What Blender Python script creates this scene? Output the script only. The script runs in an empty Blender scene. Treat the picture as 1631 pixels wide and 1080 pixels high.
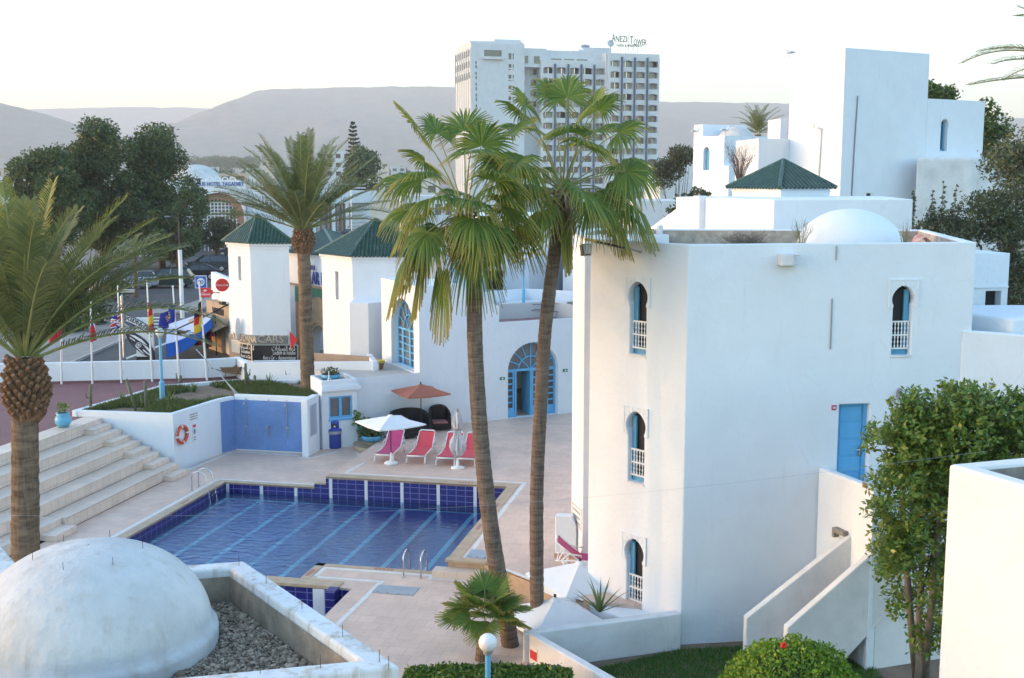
import bpy, bmesh, math, random
import numpy as np
from math import sin, cos, radians, pi, sqrt, atan, atan2, hypot
from mathutils import Vector, Matrix, noise
from mathutils.geometry import tessellate_polygon
R = random.Random(7)
SC = bpy.context.scene
COL = SC.collection
# ------------------------------------------------------------------ camera
CAM_H = 10.5
FOC = 1865.0
PITCH = atan(256 / FOC)
cam = bpy.data.cameras.new('camera'); cam.sensor_width = 36.0; cam.lens = FOC / 1631 * 36
cam.clip_start = 0.2; cam.clip_end = 30000
camo = bpy.data.objects.new('camera', cam); COL.objects.link(camo)
camo.location = (0, 0, CAM_H); camo.rotation_euler = (pi / 2 - PITCH, 0, 0)
SC.camera = camo
# ------------------------------------------------------------------ light
SUN_EL = radians(4.0)
SUN_AZ = radians(-89.0)              # from the view direction (+Y), negative = to the left
world = bpy.data.worlds.new('World'); SC.world = world; world.use_nodes = True
wn = world.node_tree; bg = wn.nodes['Background']
sky = wn.nodes.new('ShaderNodeTexSky'); sky.sky_type = 'NISHITA'; sky.sun_disc = False
sky.sun_elevation = SUN_EL; sky.sun_rotation = SUN_AZ
sky.air_density = 1.0; sky.dust_density = 1.6; sky.ozone_density = 1.95; sky.altitude = 20
bg.inputs['Strength'].default_value = 0.15
wn.links.new(sky.outputs[0], bg.inputs['Color'])
sl = bpy.data.lights.new('sun', 'SUN'); sl.energy = 0.25; sl.angle = radians(0.8); sl.color = (1.0, 0.52, 0.26)
so = bpy.data.objects.new('sun', sl); COL.objects.link(so)
sdir = Vector((sin(SUN_AZ) * cos(SUN_EL), cos(SUN_AZ) * cos(SUN_EL), sin(SUN_EL)))
so.rotation_euler = sdir.to_track_quat('Z', 'Y').to_euler(); so.location = (-60, 0, 60)
SC.view_settings.view_transform = 'Standard'; SC.view_settings.look = 'None'
SC.view_settings.exposure = 3.35; SC.view_settings.gamma = 1.0
SC.cycles.max_bounces = 8; SC.cycles.transparent_max_bounces = 16; SC.cycles.caustics_reflective = False
SC.cycles.caustics_refractive = False
SC.cycles.volume_bounces = 1
SC.render.film_transparent = False

# ------------------------------------------------------------------ survey helpers
CP, SP = cos(PITCH), sin(PITCH)
def ray(px, py):
    a = (px - 815.5) / FOC; b = (540 - py) / FOC
    return (a, CP + b * SP, -SP + b * CP)
def at(px, py, z=0.0):               # the point of height z that the survey sighted
    d = ray(px, py); t = (z - CAM_H) / d[2]
    return (d[0] * t, d[1] * t)
def far(px, py, Y):                  # the point at ground distance Y
    d = ray(px, py); t = Y / d[1]
    return Vector((d[0] * t, Y, CAM_H + d[2] * t))
PA = radians(12.0)
ML = Matrix.Translation((-10.0, 39.75, 0)) @ Matrix.Rotation(-PA, 4, 'Z')
def LP(u, v):
    p = ML @ Vector((u, v, 0)); return (p.x, p.y)

# ------------------------------------------------------------------ materials
MATS = {}
def mat(name, col, rough=0.6, metal=0.0, var=0.0, scale=3.0, bump=0.0, bscale=30.0, col2=None, spec=0.4, detail=6.0, emit=None, coat=0.0):
    if name in MATS: return MATS[name]
    m = bpy.data.materials.new(name); m.use_nodes = True; nt = m.node_tree
    b = nt.nodes['Principled BSDF']
    b.inputs['Base Color'].default_value = (*col, 1); b.inputs['Roughness'].default_value = rough
    b.inputs['Metallic'].default_value = metal; b.inputs['Specular IOR Level'].default_value = spec
    if coat: b.inputs['Coat Weight'].default_value = coat
    if var or col2 or bump:
        tc = nt.nodes.new('ShaderNodeTexCoord')
    if var or col2:
        n = nt.nodes.new('ShaderNodeTexNoise'); n.inputs['Scale'].default_value = scale; n.inputs['Detail'].default_value = detail
        n.inputs['Roughness'].default_value = 0.62
        nt.links.new(tc.outputs['Object'], n.inputs['Vector'])
        r = nt.nodes.new('ShaderNodeValToRGB'); r.color_ramp.elements[0].position = 0.3; r.color_ramp.elements[1].position = 0.7
        c2 = col2 or tuple(max(0, c * (1 - var)) for c in col)
        r.color_ramp.elements[0].color = (*c2, 1); r.color_ramp.elements[1].color = (*col, 1)
        nt.links.new(n.outputs['Fac'], r.inputs['Fac']); nt.links.new(r.outputs['Color'], b.inputs['Base Color'])
    if bump:
        n2 = nt.nodes.new('ShaderNodeTexNoise'); n2.inputs['Scale'].default_value = bscale; n2.inputs['Detail'].default_value = 5
        nt.links.new(tc.outputs['Object'], n2.inputs['Vector'])
        bp = nt.nodes.new('ShaderNodeBump'); bp.inputs['Strength'].default_value = bump; bp.inputs['Distance'].default_value = 0.02
        nt.links.new(n2.outputs['Fac'], bp.inputs['Height']); nt.links.new(bp.outputs['Normal'], b.inputs['Normal'])
    if emit:
        b.inputs['Emission Color'].default_value = (*emit[0], 1); b.inputs['Emission Strength'].default_value = emit[1]
    MATS[name] = m; return m

def plaster(name, col=(0.8, 0.8, 0.79), stain=0.12, dirt=(0.5, 0.46, 0.4), dirt_amt=0.35, bump=0.25, thr=.6):
    """limewashed plaster: mottled coats of paint, vertical streaks, hairline cracks, trowel marks"""
    if name in MATS: return MATS[name]
    m = bpy.data.materials.new(name); m.use_nodes = True; nt = m.node_tree; N = nt.nodes.new; K = nt.links.new
    b = nt.nodes['Principled BSDF']; b.inputs['Roughness'].default_value = 0.85; b.inputs['Specular IOR Level'].default_value = 0.2
    tc = N('ShaderNodeTexCoord')
    n1 = N('ShaderNodeTexNoise'); n1.inputs['Scale'].default_value = 0.9; n1.inputs['Detail'].default_value = 8; n1.inputs['Roughness'].default_value = 0.65
    K(tc.outputs['Object'], n1.inputs['Vector'])
    r1 = N('ShaderNodeValToRGB'); r1.color_ramp.elements[0].position = 0.3; r1.color_ramp.elements[1].position = 0.62
    r1.color_ramp.elements[0].color = (*[c * (1 - stain) for c in col], 1); r1.color_ramp.elements[1].color = (*col, 1)
    K(n1.outputs['Fac'], r1.inputs['Fac'])
    mp = N('ShaderNodeMapping'); mp.inputs['Scale'].default_value = (5, 5, 0.35)
    K(tc.outputs['Object'], mp.inputs['Vector'])
    n2 = N('ShaderNodeTexNoise'); n2.inputs['Scale'].default_value = 1.0; n2.inputs['Detail'].default_value = 6; n2.inputs['Roughness'].default_value = 0.7
    K(mp.outputs[0], n2.inputs['Vector'])
    r2 = N('ShaderNodeValToRGB'); r2.color_ramp.elements[0].position = thr; r2.color_ramp.elements[1].position = thr + .2
    r2.color_ramp.elements[0].color = (0, 0, 0, 1); r2.color_ramp.elements[1].color = (dirt_amt,) * 3 + (1,)
    K(n2.outputs['Fac'], r2.inputs['Fac'])
    mx = N('ShaderNodeMixRGB'); mx.inputs[2].default_value = (*dirt, 1)
    K(r2.outputs['Color'], mx.inputs[0]); K(r1.outputs['Color'], mx.inputs[1])
    nw = N('ShaderNodeMixRGB'); nw.inputs[0].default_value = .12; nz = N('ShaderNodeTexNoise'); nz.inputs['Scale'].default_value = 2.5; nz.inputs['Detail'].default_value = 5
    K(tc.outputs['Object'], nz.inputs['Vector']); K(tc.outputs['Object'], nw.inputs[1]); K(nz.outputs['Color'], nw.inputs[2])
    vo = N('ShaderNodeTexVoronoi'); vo.feature = 'DISTANCE_TO_EDGE'; vo.inputs['Scale'].default_value = .75; K(nw.outputs[0], vo.inputs['Vector'])
    cr = N('ShaderNodeMapRange'); cr.inputs['From Min'].default_value = 0; cr.inputs['From Max'].default_value = .007; cr.inputs['To Min'].default_value = 1; cr.inputs['To Max'].default_value = 0; K(vo.outputs['Distance'], cr.inputs['Value'])
    ms = N('ShaderNodeMath'); ms.operation = 'GREATER_THAN'; ms.inputs[1].default_value = .55; K(n1.outputs['Fac'], ms.inputs[0])
    mc = N('ShaderNodeMath'); mc.operation = 'MULTIPLY'; K(cr.outputs[0], mc.inputs[0]); K(ms.outputs[0], mc.inputs[1]); md = N('ShaderNodeMath'); md.operation = 'MULTIPLY'; md.inputs[1].default_value = .10; K(mc.outputs[0], md.inputs[0])
    mk = N('ShaderNodeMixRGB'); mk.inputs[2].default_value = (*[c * .45 for c in dirt], 1); K(md.outputs[0], mk.inputs[0]); K(mx.outputs[0], mk.inputs[1]); K(mk.outputs[0], b.inputs['Base Color'])
    n3 = N('ShaderNodeTexNoise'); n3.inputs['Scale'].default_value = 7; n3.inputs['Detail'].default_value = 8
    K(tc.outputs['Object'], n3.inputs['Vector'])
    bp = N('ShaderNodeBump'); bp.inputs['Strength'].default_value = bump; bp.inputs['Distance'].default_value = 0.03
    K(n3.outputs['Fac'], bp.inputs['Height']); K(bp.outputs['Normal'], b.inputs['Normal'])
    MATS[name] = m; return m

def tiles(name, col, grout, size=(0.3, 0.3), mortar=0.012, rough=0.35, var=0.12, offset=0.0, axes='XY', bump=0.1, stain=0.1):
    """square tiles with joints, laid in the object's own axes"""
    if name in MATS: return MATS[name]
    m = bpy.data.materials.new(name); m.use_nodes = True; nt = m.node_tree; N = nt.nodes.new; K = nt.links.new
    b = nt.nodes['Principled BSDF']; b.inputs['Roughness'].default_value = rough
    tc = N('ShaderNodeTexCoord'); vec = tc.outputs['Object']
    if axes != 'XY':
        sx = N('ShaderNodeSeparateXYZ'); K(vec, sx.inputs[0]); cb = N('ShaderNodeCombineXYZ')
        K(sx.outputs['XYZ'.index(axes[0])], cb.inputs[0]); K(sx.outputs['XYZ'.index(axes[1])], cb.inputs[1]); vec = cb.outputs[0]
    br = N('ShaderNodeTexBrick'); br.offset = offset; br.squash = 1.0
    br.inputs['Color1'].default_value = (*col, 1); br.inputs['Color2'].default_value = (*[c * (1 - var) for c in col], 1)
    br.inputs['Mortar'].default_value = (*grout, 1); br.inputs['Scale'].default_value = 1.0
    br.inputs['Mortar Size'].default_value = mortar; br.inputs['Mortar Smooth'].default_value = 0.1
    br.inputs['Brick Width'].default_value = size[0]; br.inputs['Row Height'].default_value = size[1]
    K(vec, br.inputs['Vector'])
    n = N('ShaderNodeTexNoise'); n.inputs['Scale'].default_value = 0.7; n.inputs['Detail'].default_value = 8; n.inputs['Roughness'].default_value = 0.7
    K(tc.outputs['Object'], n.inputs['Vector'])
    r = N('ShaderNodeValToRGB'); r.color_ramp.elements[0].position = 0.3; r.color_ramp.elements[1].position = 0.65
    r.color_ramp.elements[0].color = (*[1 - stain * 1.6] * 3, 1); r.color_ramp.elements[1].color = (1, 1, 1, 1)
    K(n.outputs['Fac'], r.inputs['Fac'])
    mu = N('ShaderNodeMixRGB'); mu.blend_type = 'MULTIPLY'; mu.inputs[0].default_value = 1
    K(br.outputs['Color'], mu.inputs[1]); K(r.outputs['Color'], mu.inputs[2]); K(mu.outputs[0], b.inputs['Base Color'])
    if bump:
        bp = N('ShaderNodeBump'); bp.inputs['Strength'].default_value = bump; bp.inputs['Distance'].default_value = 0.005; bp.invert = True
        K(br.outputs['Fac'], bp.inputs['Height']); K(bp.outputs['Normal'], b.inputs['Normal'])
    MATS[name] = m; return m

def leafmat(name, c1, c2, tipc=None, trans=0.35, rough=0.45, tip0=0.75, scale=None):
    """leaf: every leaf its own shade; tip attribute runs to the dry tip colour"""
    if name in MATS: return MATS[name]
    m = bpy.data.materials.new(name); m.use_nodes = True; nt = m.node_tree; N = nt.nodes.new; K = nt.links.new
    out = nt.nodes['Material Output']; b = nt.nodes['Principled BSDF']
    b.inputs['Roughness'].default_value = rough; b.inputs['Specular IOR Level'].default_value = 0.35
    g = N('ShaderNodeNewGeometry')
    r = N('ShaderNodeValToRGB'); r.color_ramp.elements[0].color = (*c1, 1); r.color_ramp.elements[1].color = (*c2, 1)
    K(g.outputs['Random Per Island'], r.inputs['Fac']); c = r.outputs['Color']
    if tipc:
        a = N('ShaderNodeAttribute'); a.attribute_name = 'tip'
        mr = N('ShaderNodeMapRange'); mr.inputs['From Min'].default_value = tip0; mr.inputs['From Max'].default_value = 1.0
        K(a.outputs['Fac'], mr.inputs['Value'])
        mx = N('ShaderNodeMixRGB'); mx.inputs[2].default_value = (*tipc, 1)
        K(mr.outputs[0], mx.inputs[0]); K(c, mx.inputs[1]); c = mx.outputs[0]
    K(c, b.inputs['Base Color'])
    t = N('ShaderNodeBsdfTranslucent'); K(c, t.inputs['Color'])
    ms = N('ShaderNodeMixShader'); ms.inputs[0].default_value = trans
    K(b.outputs[0], ms.inputs[1]); K(t.outputs[0], ms.inputs[2]); K(ms.outputs[0], out.inputs['Surface'])
    MATS[name] = m; return m

# ------------------------------------------------------------------ mesh builder
class MB:
    def __init__(s, M=None):
        s.v = []; s.f = []; s.mi = []; s.M = M or Matrix(); s.m = 0
    def add(s, vs, fs):
        b = len(s.v); M = s.M
        s.v += [tuple(M @ Vector(p)) for p in vs]
        s.f += [[b + i for i in f] for f in fs]; s.mi += [s.m] * len(fs)
        return s
    def box(s, c, d, rz=0.0, ry=0.0, rx=0.0):
        T = Matrix.Translation(c) @ Matrix.Rotation(rz, 4, 'Z') @ Matrix.Rotation(ry, 4, 'Y') @ Matrix.Rotation(rx, 4, 'X')
        h = [x / 2 for x in d]
        vs = [tuple(T @ Vector((sx * h[0], sy * h[1], sz * h[2]))) for sz in (-1, 1) for sy in (-1, 1) for sx in (-1, 1)]
        return s.add(vs, [(0, 2, 3, 1), (4, 5, 7, 6), (0, 1, 5, 4), (2, 6, 7, 3), (0, 4, 6, 2), (1, 3, 7, 5)])
    def bx(s, x0, x1, y0, y1, z0, z1):
        return s.box(((x0 + x1) / 2, (y0 + y1) / 2, (z0 + z1) / 2), (x1 - x0, y1 - y0, z1 - z0))
    def prism(s, poly, z0, z1, top=True, bot=True):
        n = len(poly); zt = z1 if isinstance(z1, (list, tuple)) else [z1] * n
        vs = [(p[0], p[1], z0) for p in poly] + [(p[0], p[1], zt[i]) for i, p in enumerate(poly)]
        fs = [(i, (i + 1) % n, n + (i + 1) % n, n + i) for i in range(n)]
        s.add(vs, fs)
        tri = tessellate_polygon([[Vector((p[0], p[1], 0)) for p in poly]])
        def ccw(t, flip):
            a, b2, c = (poly[i] for i in t)
            ar = (b2[0] - a[0]) * (c[1] - a[1]) - (b2[1] - a[1]) * (c[0] - a[0])
            return tuple(t) if (ar > 0) != flip else tuple(t)[::-1]
        b = len(s.v) - 2 * n
        if top: s.f += [[b + n + i for i in ccw(t, False)] for t in tri]; s.mi += [s.m] * len(tri)
        if bot: s.f += [[b + i for i in ccw(t, True)] for t in tri]; s.mi += [s.m] * len(tri)
        return s
    def sheet(s, poly, z, holes=()):
        loops = [[Vector((p[0], p[1], 0)) for p in l] for l in [poly, *holes]]
        flat = [p for l in loops for p in l]; tri = tessellate_polygon(loops); fs = []
        for t in tri:
            a, b, c = (flat[i] for i in t)
            ar = (b.x - a.x) * (c.y - a.y) - (b.y - a.y) * (c.x - a.x)
            if abs(ar) < 1e-9: continue
            fs.append(tuple(t) if ar > 0 else tuple(t)[::-1])
        return s.add([(p.x, p.y, z) for p in flat], fs)
    def slab(s, poly, holes, z0, z1):
        """sheet with sides (also round the holes)"""
        s.sheet(poly, z1, holes)
        for l in [poly, *holes]:
            n = len(l); s.add([(p[0], p[1], z0) for p in l] + [(p[0], p[1], z1) for p in l], [(i, (i + 1) % n, n + (i + 1) % n, n + i) for i in range(n)])
        return s
    def tube(s, pts, r, n=8, cap=True):
        pts = [Vector(p) for p in pts]; rr = r if isinstance(r, (list, tuple)) else [r] * len(pts)
        vs = []; up = Vector((0, 0, 1))
        for i, p in enumerate(pts):
            d = (pts[min(i + 1, len(pts) - 1)] - pts[max(i - 1, 0)])
            if d.length < 1e-9: d = Vector((0, 0, 1))
            d.normalize()
            a = d.cross(up if abs(d.z) < 0.95 else Vector((1, 0, 0))).normalized(); b = a.cross(d)
            for k in range(n):
                t = 2 * pi * k / n; vs.append(tuple(p + (a * cos(t) + b * sin(t)) * rr[i]))
        fs = []
        for i in range(len(pts) - 1):
            for k in range(n):
                k2 = (k + 1) % n; fs.append((i * n + k, i * n + k2, (i + 1) * n + k2, (i + 1) * n + k))
        if cap: fs.append(tuple(range(n))[::-1]); fs.append(tuple((len(pts) - 1) * n + k for k in range(n)))
        return s.add(vs, fs)
    def lathe(s, prof, n=20, c=(0, 0, 0), a0=0.0, a1=2 * pi):
        vs = []; full = abs(a1 - a0 - 2 * pi) < 1e-6; m = n if full else n + 1
        for r, z in prof:
            for k in range(m):
                t = a0 + (a1 - a0) * k / n; vs.append((c[0] + r * cos(t), c[1] + r * sin(t), c[2] + z))
        fs = []
        for i in range(len(prof) - 1):
            for k in range(n):
                k2 = (k + 1) % m; fs.append((i * m + k, i * m + k2, (i + 1) * m + k2, (i + 1) * m + k))
        return s.add(vs, fs)
    def ball(s, c, r, n=16, sc=(1, 1, 1)):
        prof = [(max(1e-4, cos(-pi / 2 + pi * i / (n // 2))), sin(-pi / 2 + pi * i / (n // 2))) for i in range(n // 2 + 1)]
        M0 = s.M; s.M = M0 @ Matrix.Translation(c) @ Matrix.Diagonal((r * sc[0], r * sc[1], r * sc[2], 1))
        s.lathe(prof, n); s.M = M0; return s
    def plate(s, poly, y0, y1, holes=()):
        """polygon in the x-z plane given depth along y (facing -y)"""
        loops = [[Vector((p[0], p[1], 0)) for p in l] for l in [poly, *holes]]
        flat = [p for l in loops for p in l]; tri = tessellate_polygon(loops); n = len(flat)
        vs = [(p.x, y0, p.y) for p in flat] + [(p.x, y1, p.y) for p in flat]; fs = []
        for t in tri:
            a, b, c = (flat[i] for i in t)
            ar = (b.x - a.x) * (c.y - a.y) - (b.y - a.y) * (c.x - a.x)
            if abs(ar) < 1e-10: continue
            t = tuple(t) if ar > 0 else tuple(t)[::-1]
            fs.append(t); fs.append(tuple(i + n for i in t[::-1]))
        o = 0
        for l in loops:
            k = len(l)
            fs += [(o + i, o + n + i, o + n + (i + 1) % k, o + (i + 1) % k) for i in range(k)]; o += k
        return s.add(vs, fs)
    def build(s, name, mats, parent=None, smooth=False, bevel=0.0, label=None, seg=2, world=True, weld=False, ang=40, xf=None, recalc=True):
        me = bpy.data.meshes.new(name)
        vs = s.v
        if parent is not None and world:
            inv = parent.matrix_basis.inverted() if parent.parent is None else (parent.parent.matrix_basis @ parent.matrix_basis).inverted()
            vs = [tuple(inv @ Vector(p)) for p in vs]
        me.from_pydata(vs, [], s.f)
        if not isinstance(mats, (list, tuple)): mats = [mats]
        for m in mats: me.materials.append(m)
        if len(mats) > 1: me.polygons.foreach_set('material_index', s.mi)
        bm = bmesh.new(); bm.from_mesh(me)
        if weld or bevel: bmesh.ops.remove_doubles(bm, verts=bm.verts, dist=1e-4)
        if bevel and weld: bmesh.ops.dissolve_limit(bm, angle_limit=.004, use_dissolve_boundaries=False, verts=[], edges=bm.edges)
        if recalc: bmesh.ops.recalc_face_normals(bm, faces=bm.faces)
        bm.to_mesh(me); bm.free()
        if smooth: me.polygons.foreach_set('use_smooth', [True] * len(me.polygons))
        me.update()
        o = bpy.data.objects.new(name, me); COL.objects.link(o)
        if parent is not None: o.parent = parent
        if xf is not None: o.matrix_basis = xf
        if bevel:
            bv = o.modifiers.new('bevel', 'BEVEL'); bv.width = bevel; bv.segments = seg; bv.limit_method = 'ANGLE'; bv.angle_limit = radians(ang)
        if label: o['label'] = label
        return o

def tag(o, label=None, cat=None, group=None, kind=None):
    if label: o['label'] = label
    if cat: o['category'] = cat
    if group: o['group'] = group
    if kind: o['kind'] = kind
    return o
def root(name, loc, label, cat, group=None, rz=0.0):
    o = bpy.data.objects.new(name, None); COL.objects.link(o); o.empty_display_size = 0.3
    o.location = loc; o.rotation_euler = (0, 0, rz)
    o.matrix_basis = Matrix.Translation(loc) @ Matrix.Rotation(rz, 4, 'Z')
    return tag(o, label, cat, group)
KIDS = {}
def kids(o): return [c for c in bpy.data.objects if c.parent == o]
def copy_thing(o, loc, rz, label=None, group=None):
    def cp(x, par):
        c = x.copy(); COL.objects.link(c)
        if par is not None: c.parent = par
        for k in kids(x): cp(k, c)
        return c
    c = cp(o, None); c.location = loc; c.rotation_euler = (0, 0, rz)
    if label: c['label'] = label
    if group: c['group'] = group
    return c
def fast_mesh(name, V, F, m, parent=None, tip=None, smooth=False, world=True):
    """V (n,3) array, F (k,4) or (k,3) array"""
    V = np.asarray(V, dtype=np.float64); F = np.asarray(F, dtype=np.int32)
    if parent is not None and world:
        inv = np.array(parent.matrix_basis.inverted() if parent.parent is None else (parent.parent.matrix_basis @ parent.matrix_basis).inverted())
        V = V @ inv[:3, :3].T + inv[:3, 3]
    me = bpy.data.meshes.new(name); me.vertices.add(len(V)); me.vertices.foreach_set('co', V.ravel())
    k = F.shape[1]; me.loops.add(F.size); me.loops.foreach_set('vertex_index', F.ravel())
    me.polygons.add(len(F)); me.polygons.foreach_set('loop_start', np.arange(0, F.size, k, dtype=np.int32))
    try: me.polygons.foreach_set('loop_total', np.full(len(F), k, dtype=np.int32))
    except Exception: pass
    me.materials.append(m)
    if tip is not None:
        a = me.attributes.new('tip', 'FLOAT', 'POINT'); a.data.foreach_set('value', np.asarray(tip, dtype=np.float32))
    if smooth: me.polygons.foreach_set('use_smooth', [True] * len(F))
    me.update(calc_edges=True); me.validate()
    o = bpy.data.objects.new(name, me); COL.objects.link(o)
    if parent is not None: o.parent = parent
    return o

def frame(p0, p1, z0=0.0):
    """facade frame: x along p0->p1 (left to right seen from outside), y inwards, z up"""
    d = Vector((p1[0] - p0[0], p1[1] - p0[1], 0)); L = d.length; d.normalize()
    M = Matrix(((d.x, -d.y, 0, p0[0]), (d.y, d.x, 0, p0[1]), (0, 0, 1, z0), (0, 0, 0, 1)))
    return M, L
def facade(mb, p0, p1, z0, z1, holes=(), reveal=0.3, top=None):
    """a wall face with real openings; holes are x-z loops in the facade's own frame; reveals run inwards"""
    M, L = frame(p0, p1, 0); sv = mb.M; mb.M = M
    outer = top or [(0, z0), (L, z0), (L, z1), (0, z1)]
    loops = [[Vector((p[0], p[1], 0)) for p in l] for l in [outer, *holes]]
    flat = [p for l in loops for p in l]; fs = []
    for t in tessellate_polygon(loops):
        a, b, c = (flat[i] for i in t)
        ar = (b.x - a.x) * (c.y - a.y) - (b.y - a.y) * (c.x - a.x)
        if abs(ar) > 1e-9: fs.append(tuple(t) if ar > 0 else tuple(t)[::-1])
    mb.add([(p.x, 0, p.y) for p in flat], fs)
    for h in holes:
        k = len(h)
        mb.add([(p[0], 0, p[1]) for p in h] + [(p[0], reveal, p[1]) for p in h], [(i, k + i, k + (i + 1) % k, (i + 1) % k) for i in range(k)])
    mb.M = sv
def inset(poly, d):
    n = len(poly); out = []
    for i in range(n):
        a, b, c = Vector(poly[i - 1][:2]), Vector(poly[i][:2]), Vector(poly[(i + 1) % n][:2])
        e1 = (b - a).normalized(); e2 = (c - b).normalized()
        n1 = Vector((-e1.y, e1.x)); n2 = Vector((-e2.y, e2.x))
        k = 1 + n1.dot(n2); q = b + (n1 + n2) * (d / max(k, 0.2)); out.append((q.x, q.y))
    return out
def shell(mb, poly, z0, z1, openings=None, par=0.0, pt=0.2, reveal=0.3):
    """closed building shell over a counter-clockwise footprint; a parapet when par > 0"""
    n = len(poly); openings = openings or {}
    for i in range(n):
        facade(mb, poly[i], poly[(i + 1) % n], z0, z1, openings.get(i, ()), reveal)
    if par:
        q = inset(poly, pt)
        for i in range(n):
            j = (i + 1) % n
            mb.add([(*poly[i], z1), (*poly[j], z1), (*q[j], z1), (*q[i], z1)], [(0, 1, 2, 3)])
            mb.add([(*q[i], z1), (*q[j], z1), (*q[j], z1 - par), (*q[i], z1 - par)], [(0, 1, 2, 3)])
        mb.sheet(q, z1 - par)
    else: mb.sheet(list(poly), z1)
    return mb
def rect(x0, x1, z0, z1): return [(x0, z0), (x1, z0), (x1, z1), (x0, z1)]
def arch(cx, w, z0, zs, n=14, point=0.0):
    """round or slightly pointed arch opening"""
    p = [(cx - w / 2, z0), (cx + w / 2, z0)]
    for i in range(n + 1):
        t = pi * i / n; p.append((cx + w / 2 * cos(t), zs + (w / 2 + point * sin(t) ** 3) * sin(t)))
    return p
def horseshoe(cx, w, z0, zs, r, n=16, point=0.05):
    """keyhole arch: straight jambs, a wider circle above the springing"""
    a = math.acos(min(1, (w / 2) / r)); h = r * sin(a)
    p = [(cx - w / 2, z0), (cx + w / 2, z0), (cx + w / 2, zs)]
    for i in range(n + 1):
        t = -a + (pi + 2 * a) * i / n
        p.append((cx + r * cos(t), zs + h + (r + point * max(0, sin(t)) ** 4) * sin(t)))
    p.append((cx - w / 2, zs)); return p
def text_mesh(txt, size, depth=0.01, shear=0.0, space=1.0, sx=1.0):
    c = bpy.data.curves.new('lettering', 'FONT'); c.body = txt; c.size = size; c.extrude = depth; c.align_x = 'CENTER'; c.align_y = 'CENTER'
    c.shear = shear; c.space_character = space; c.resolution_u = 2
    o = bpy.data.objects.new('lettering', c); COL.objects.link(o)
    dg = bpy.context.evaluated_depsgraph_get(); me = bpy.data.meshes.new_from_object(o.evaluated_get(dg))
    vs = [(v.co.x * sx, -v.co.z, v.co.y) for v in me.vertices]; fs = [tuple(p.vertices) for p in me.polygons]
    bpy.data.objects.remove(o); bpy.data.curves.remove(c); bpy.data.meshes.remove(me)
    return vs, fs
def fit(mb, txt, size, x0, x1, y, z, depth=0.01, **k):
    vs, fs = text_mesh(txt, size, depth, **k); a = min(v[0] for v in vs); c = max(v[0] for v in vs); q = (x1 - x0) / (c - a)
    mb.add([((v[0] - a) * q + x0, v[1] + y, v[2] + z) for v in vs], fs)
def each(name, boxes, m, par, M=None, **k):
    for q in boxes: b = MB(M); b.bx(*q); b.build(name, m, par, **k)
def letters(mb, txt, size, x, y, z, depth=0.01, **k):
    vs, fs = text_mesh(txt, size, depth, **k); mb.add([(a + x, b + y, c + z) for a, b, c in vs], fs)
# ------------------------------------------------------------------ palette
WHITE = plaster('white plaster', (0.71, 0.745, 0.79), stain=.06, dirt_amt=.32, bump=.4)
WHITE2 = plaster('old white plaster', (0.70, 0.695, 0.69), stain=0.22, dirt=(0.36, 0.31, 0.25), dirt_amt=0.6)
ROOFWALL = plaster('weathered roof plaster', (0.68, 0.685, 0.69), stain=0.25, dirt=(0.36, 0.27, 0.17), dirt_amt=0.95, bump=0.5, thr=.5)
DOMEWHITE = plaster('dome limewash', (0.57, 0.565, 0.56), stain=0.26, dirt=(0.36, 0.32, 0.27), dirt_amt=0.6, bump=0.9, thr=.53)
RAWCON = mat('raw concrete', (0.33, 0.29, 0.25), 0.9, var=0.4, scale=4, bump=0.4)
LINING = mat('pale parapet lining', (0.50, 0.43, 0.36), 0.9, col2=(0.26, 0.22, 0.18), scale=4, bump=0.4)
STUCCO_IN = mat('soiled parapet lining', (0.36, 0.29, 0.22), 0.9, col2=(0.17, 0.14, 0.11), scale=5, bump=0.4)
BLUE = mat('sky blue paint', (0.13, 0.44, 0.74), 0.4, var=0.12, scale=6)
BLUE2 = mat('blue shutter paint', (0.10, 0.33, 0.52), 0.45, var=0.15, scale=6)
DARK = mat('dark interior', (0.02, 0.022, 0.025), 0.7, var=0.4, scale=3)
GLASS = mat('window glass', (0.05, 0.06, 0.07), 0.06, spec=0.9)
GLASSG = mat('grey window glass', (0.20, 0.20, 0.20), 0.10, spec=0.8, var=0.5, scale=0.8)
CURTAIN = mat('net curtain behind glass', (0.42, 0.41, 0.39), 0.3, var=0.35, scale=5, spec=0.7)
DECK = tiles('deck tile', (0.745, 0.54, 0.43), (0.585, 0.42, 0.335), (0.42, 0.42), 0.008, 0.55, 0.08, 0.5, stain=0.16)
COPING = mat('pool coping stone', (0.52, 0.40, 0.28), 0.6, col2=(0.38, 0.28, 0.18), scale=2.5, bump=0.2)
STEPT = tiles('pale step tile', (0.72, 0.57, 0.46), (0.5, 0.38, 0.3), (0.36, 0.36), 0.006, 0.5, 0.06, stain=0.12)
STEPR = tiles('pale riser tile', (0.76, 0.62, 0.52), (0.5, 0.4, 0.33), (0.36, 0.42), 0.008, 0.5, 0.08, axes='YZ', stain=0.1)
TANSKIRT = mat('tan tile skirting', (0.55, 0.36, 0.24), 0.6, var=0.2, scale=4)
REDTER = mat('maroon terrace paint', (0.22, 0.095, 0.095), 0.75, col2=(0.17, 0.075, 0.078), scale=1.3, bump=0.2)
WLINE = mat('white painted tile band', (0.74, 0.73, 0.71), 0.5, col2=(0.6, 0.58, 0.55), scale=4)
POOLT = tiles('navy pool tile u', (0.012, 0.012, 0.17), (0.16, 0.18, 0.42), (0.32, 0.2), 0.012, 0.35, 0.15, axes='XZ')
POOLTV = tiles('navy pool tile v', (0.012, 0.012, 0.17), (0.16, 0.18, 0.42), (0.32, 0.2), 0.012, 0.35, 0.15, axes='YZ')
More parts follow.
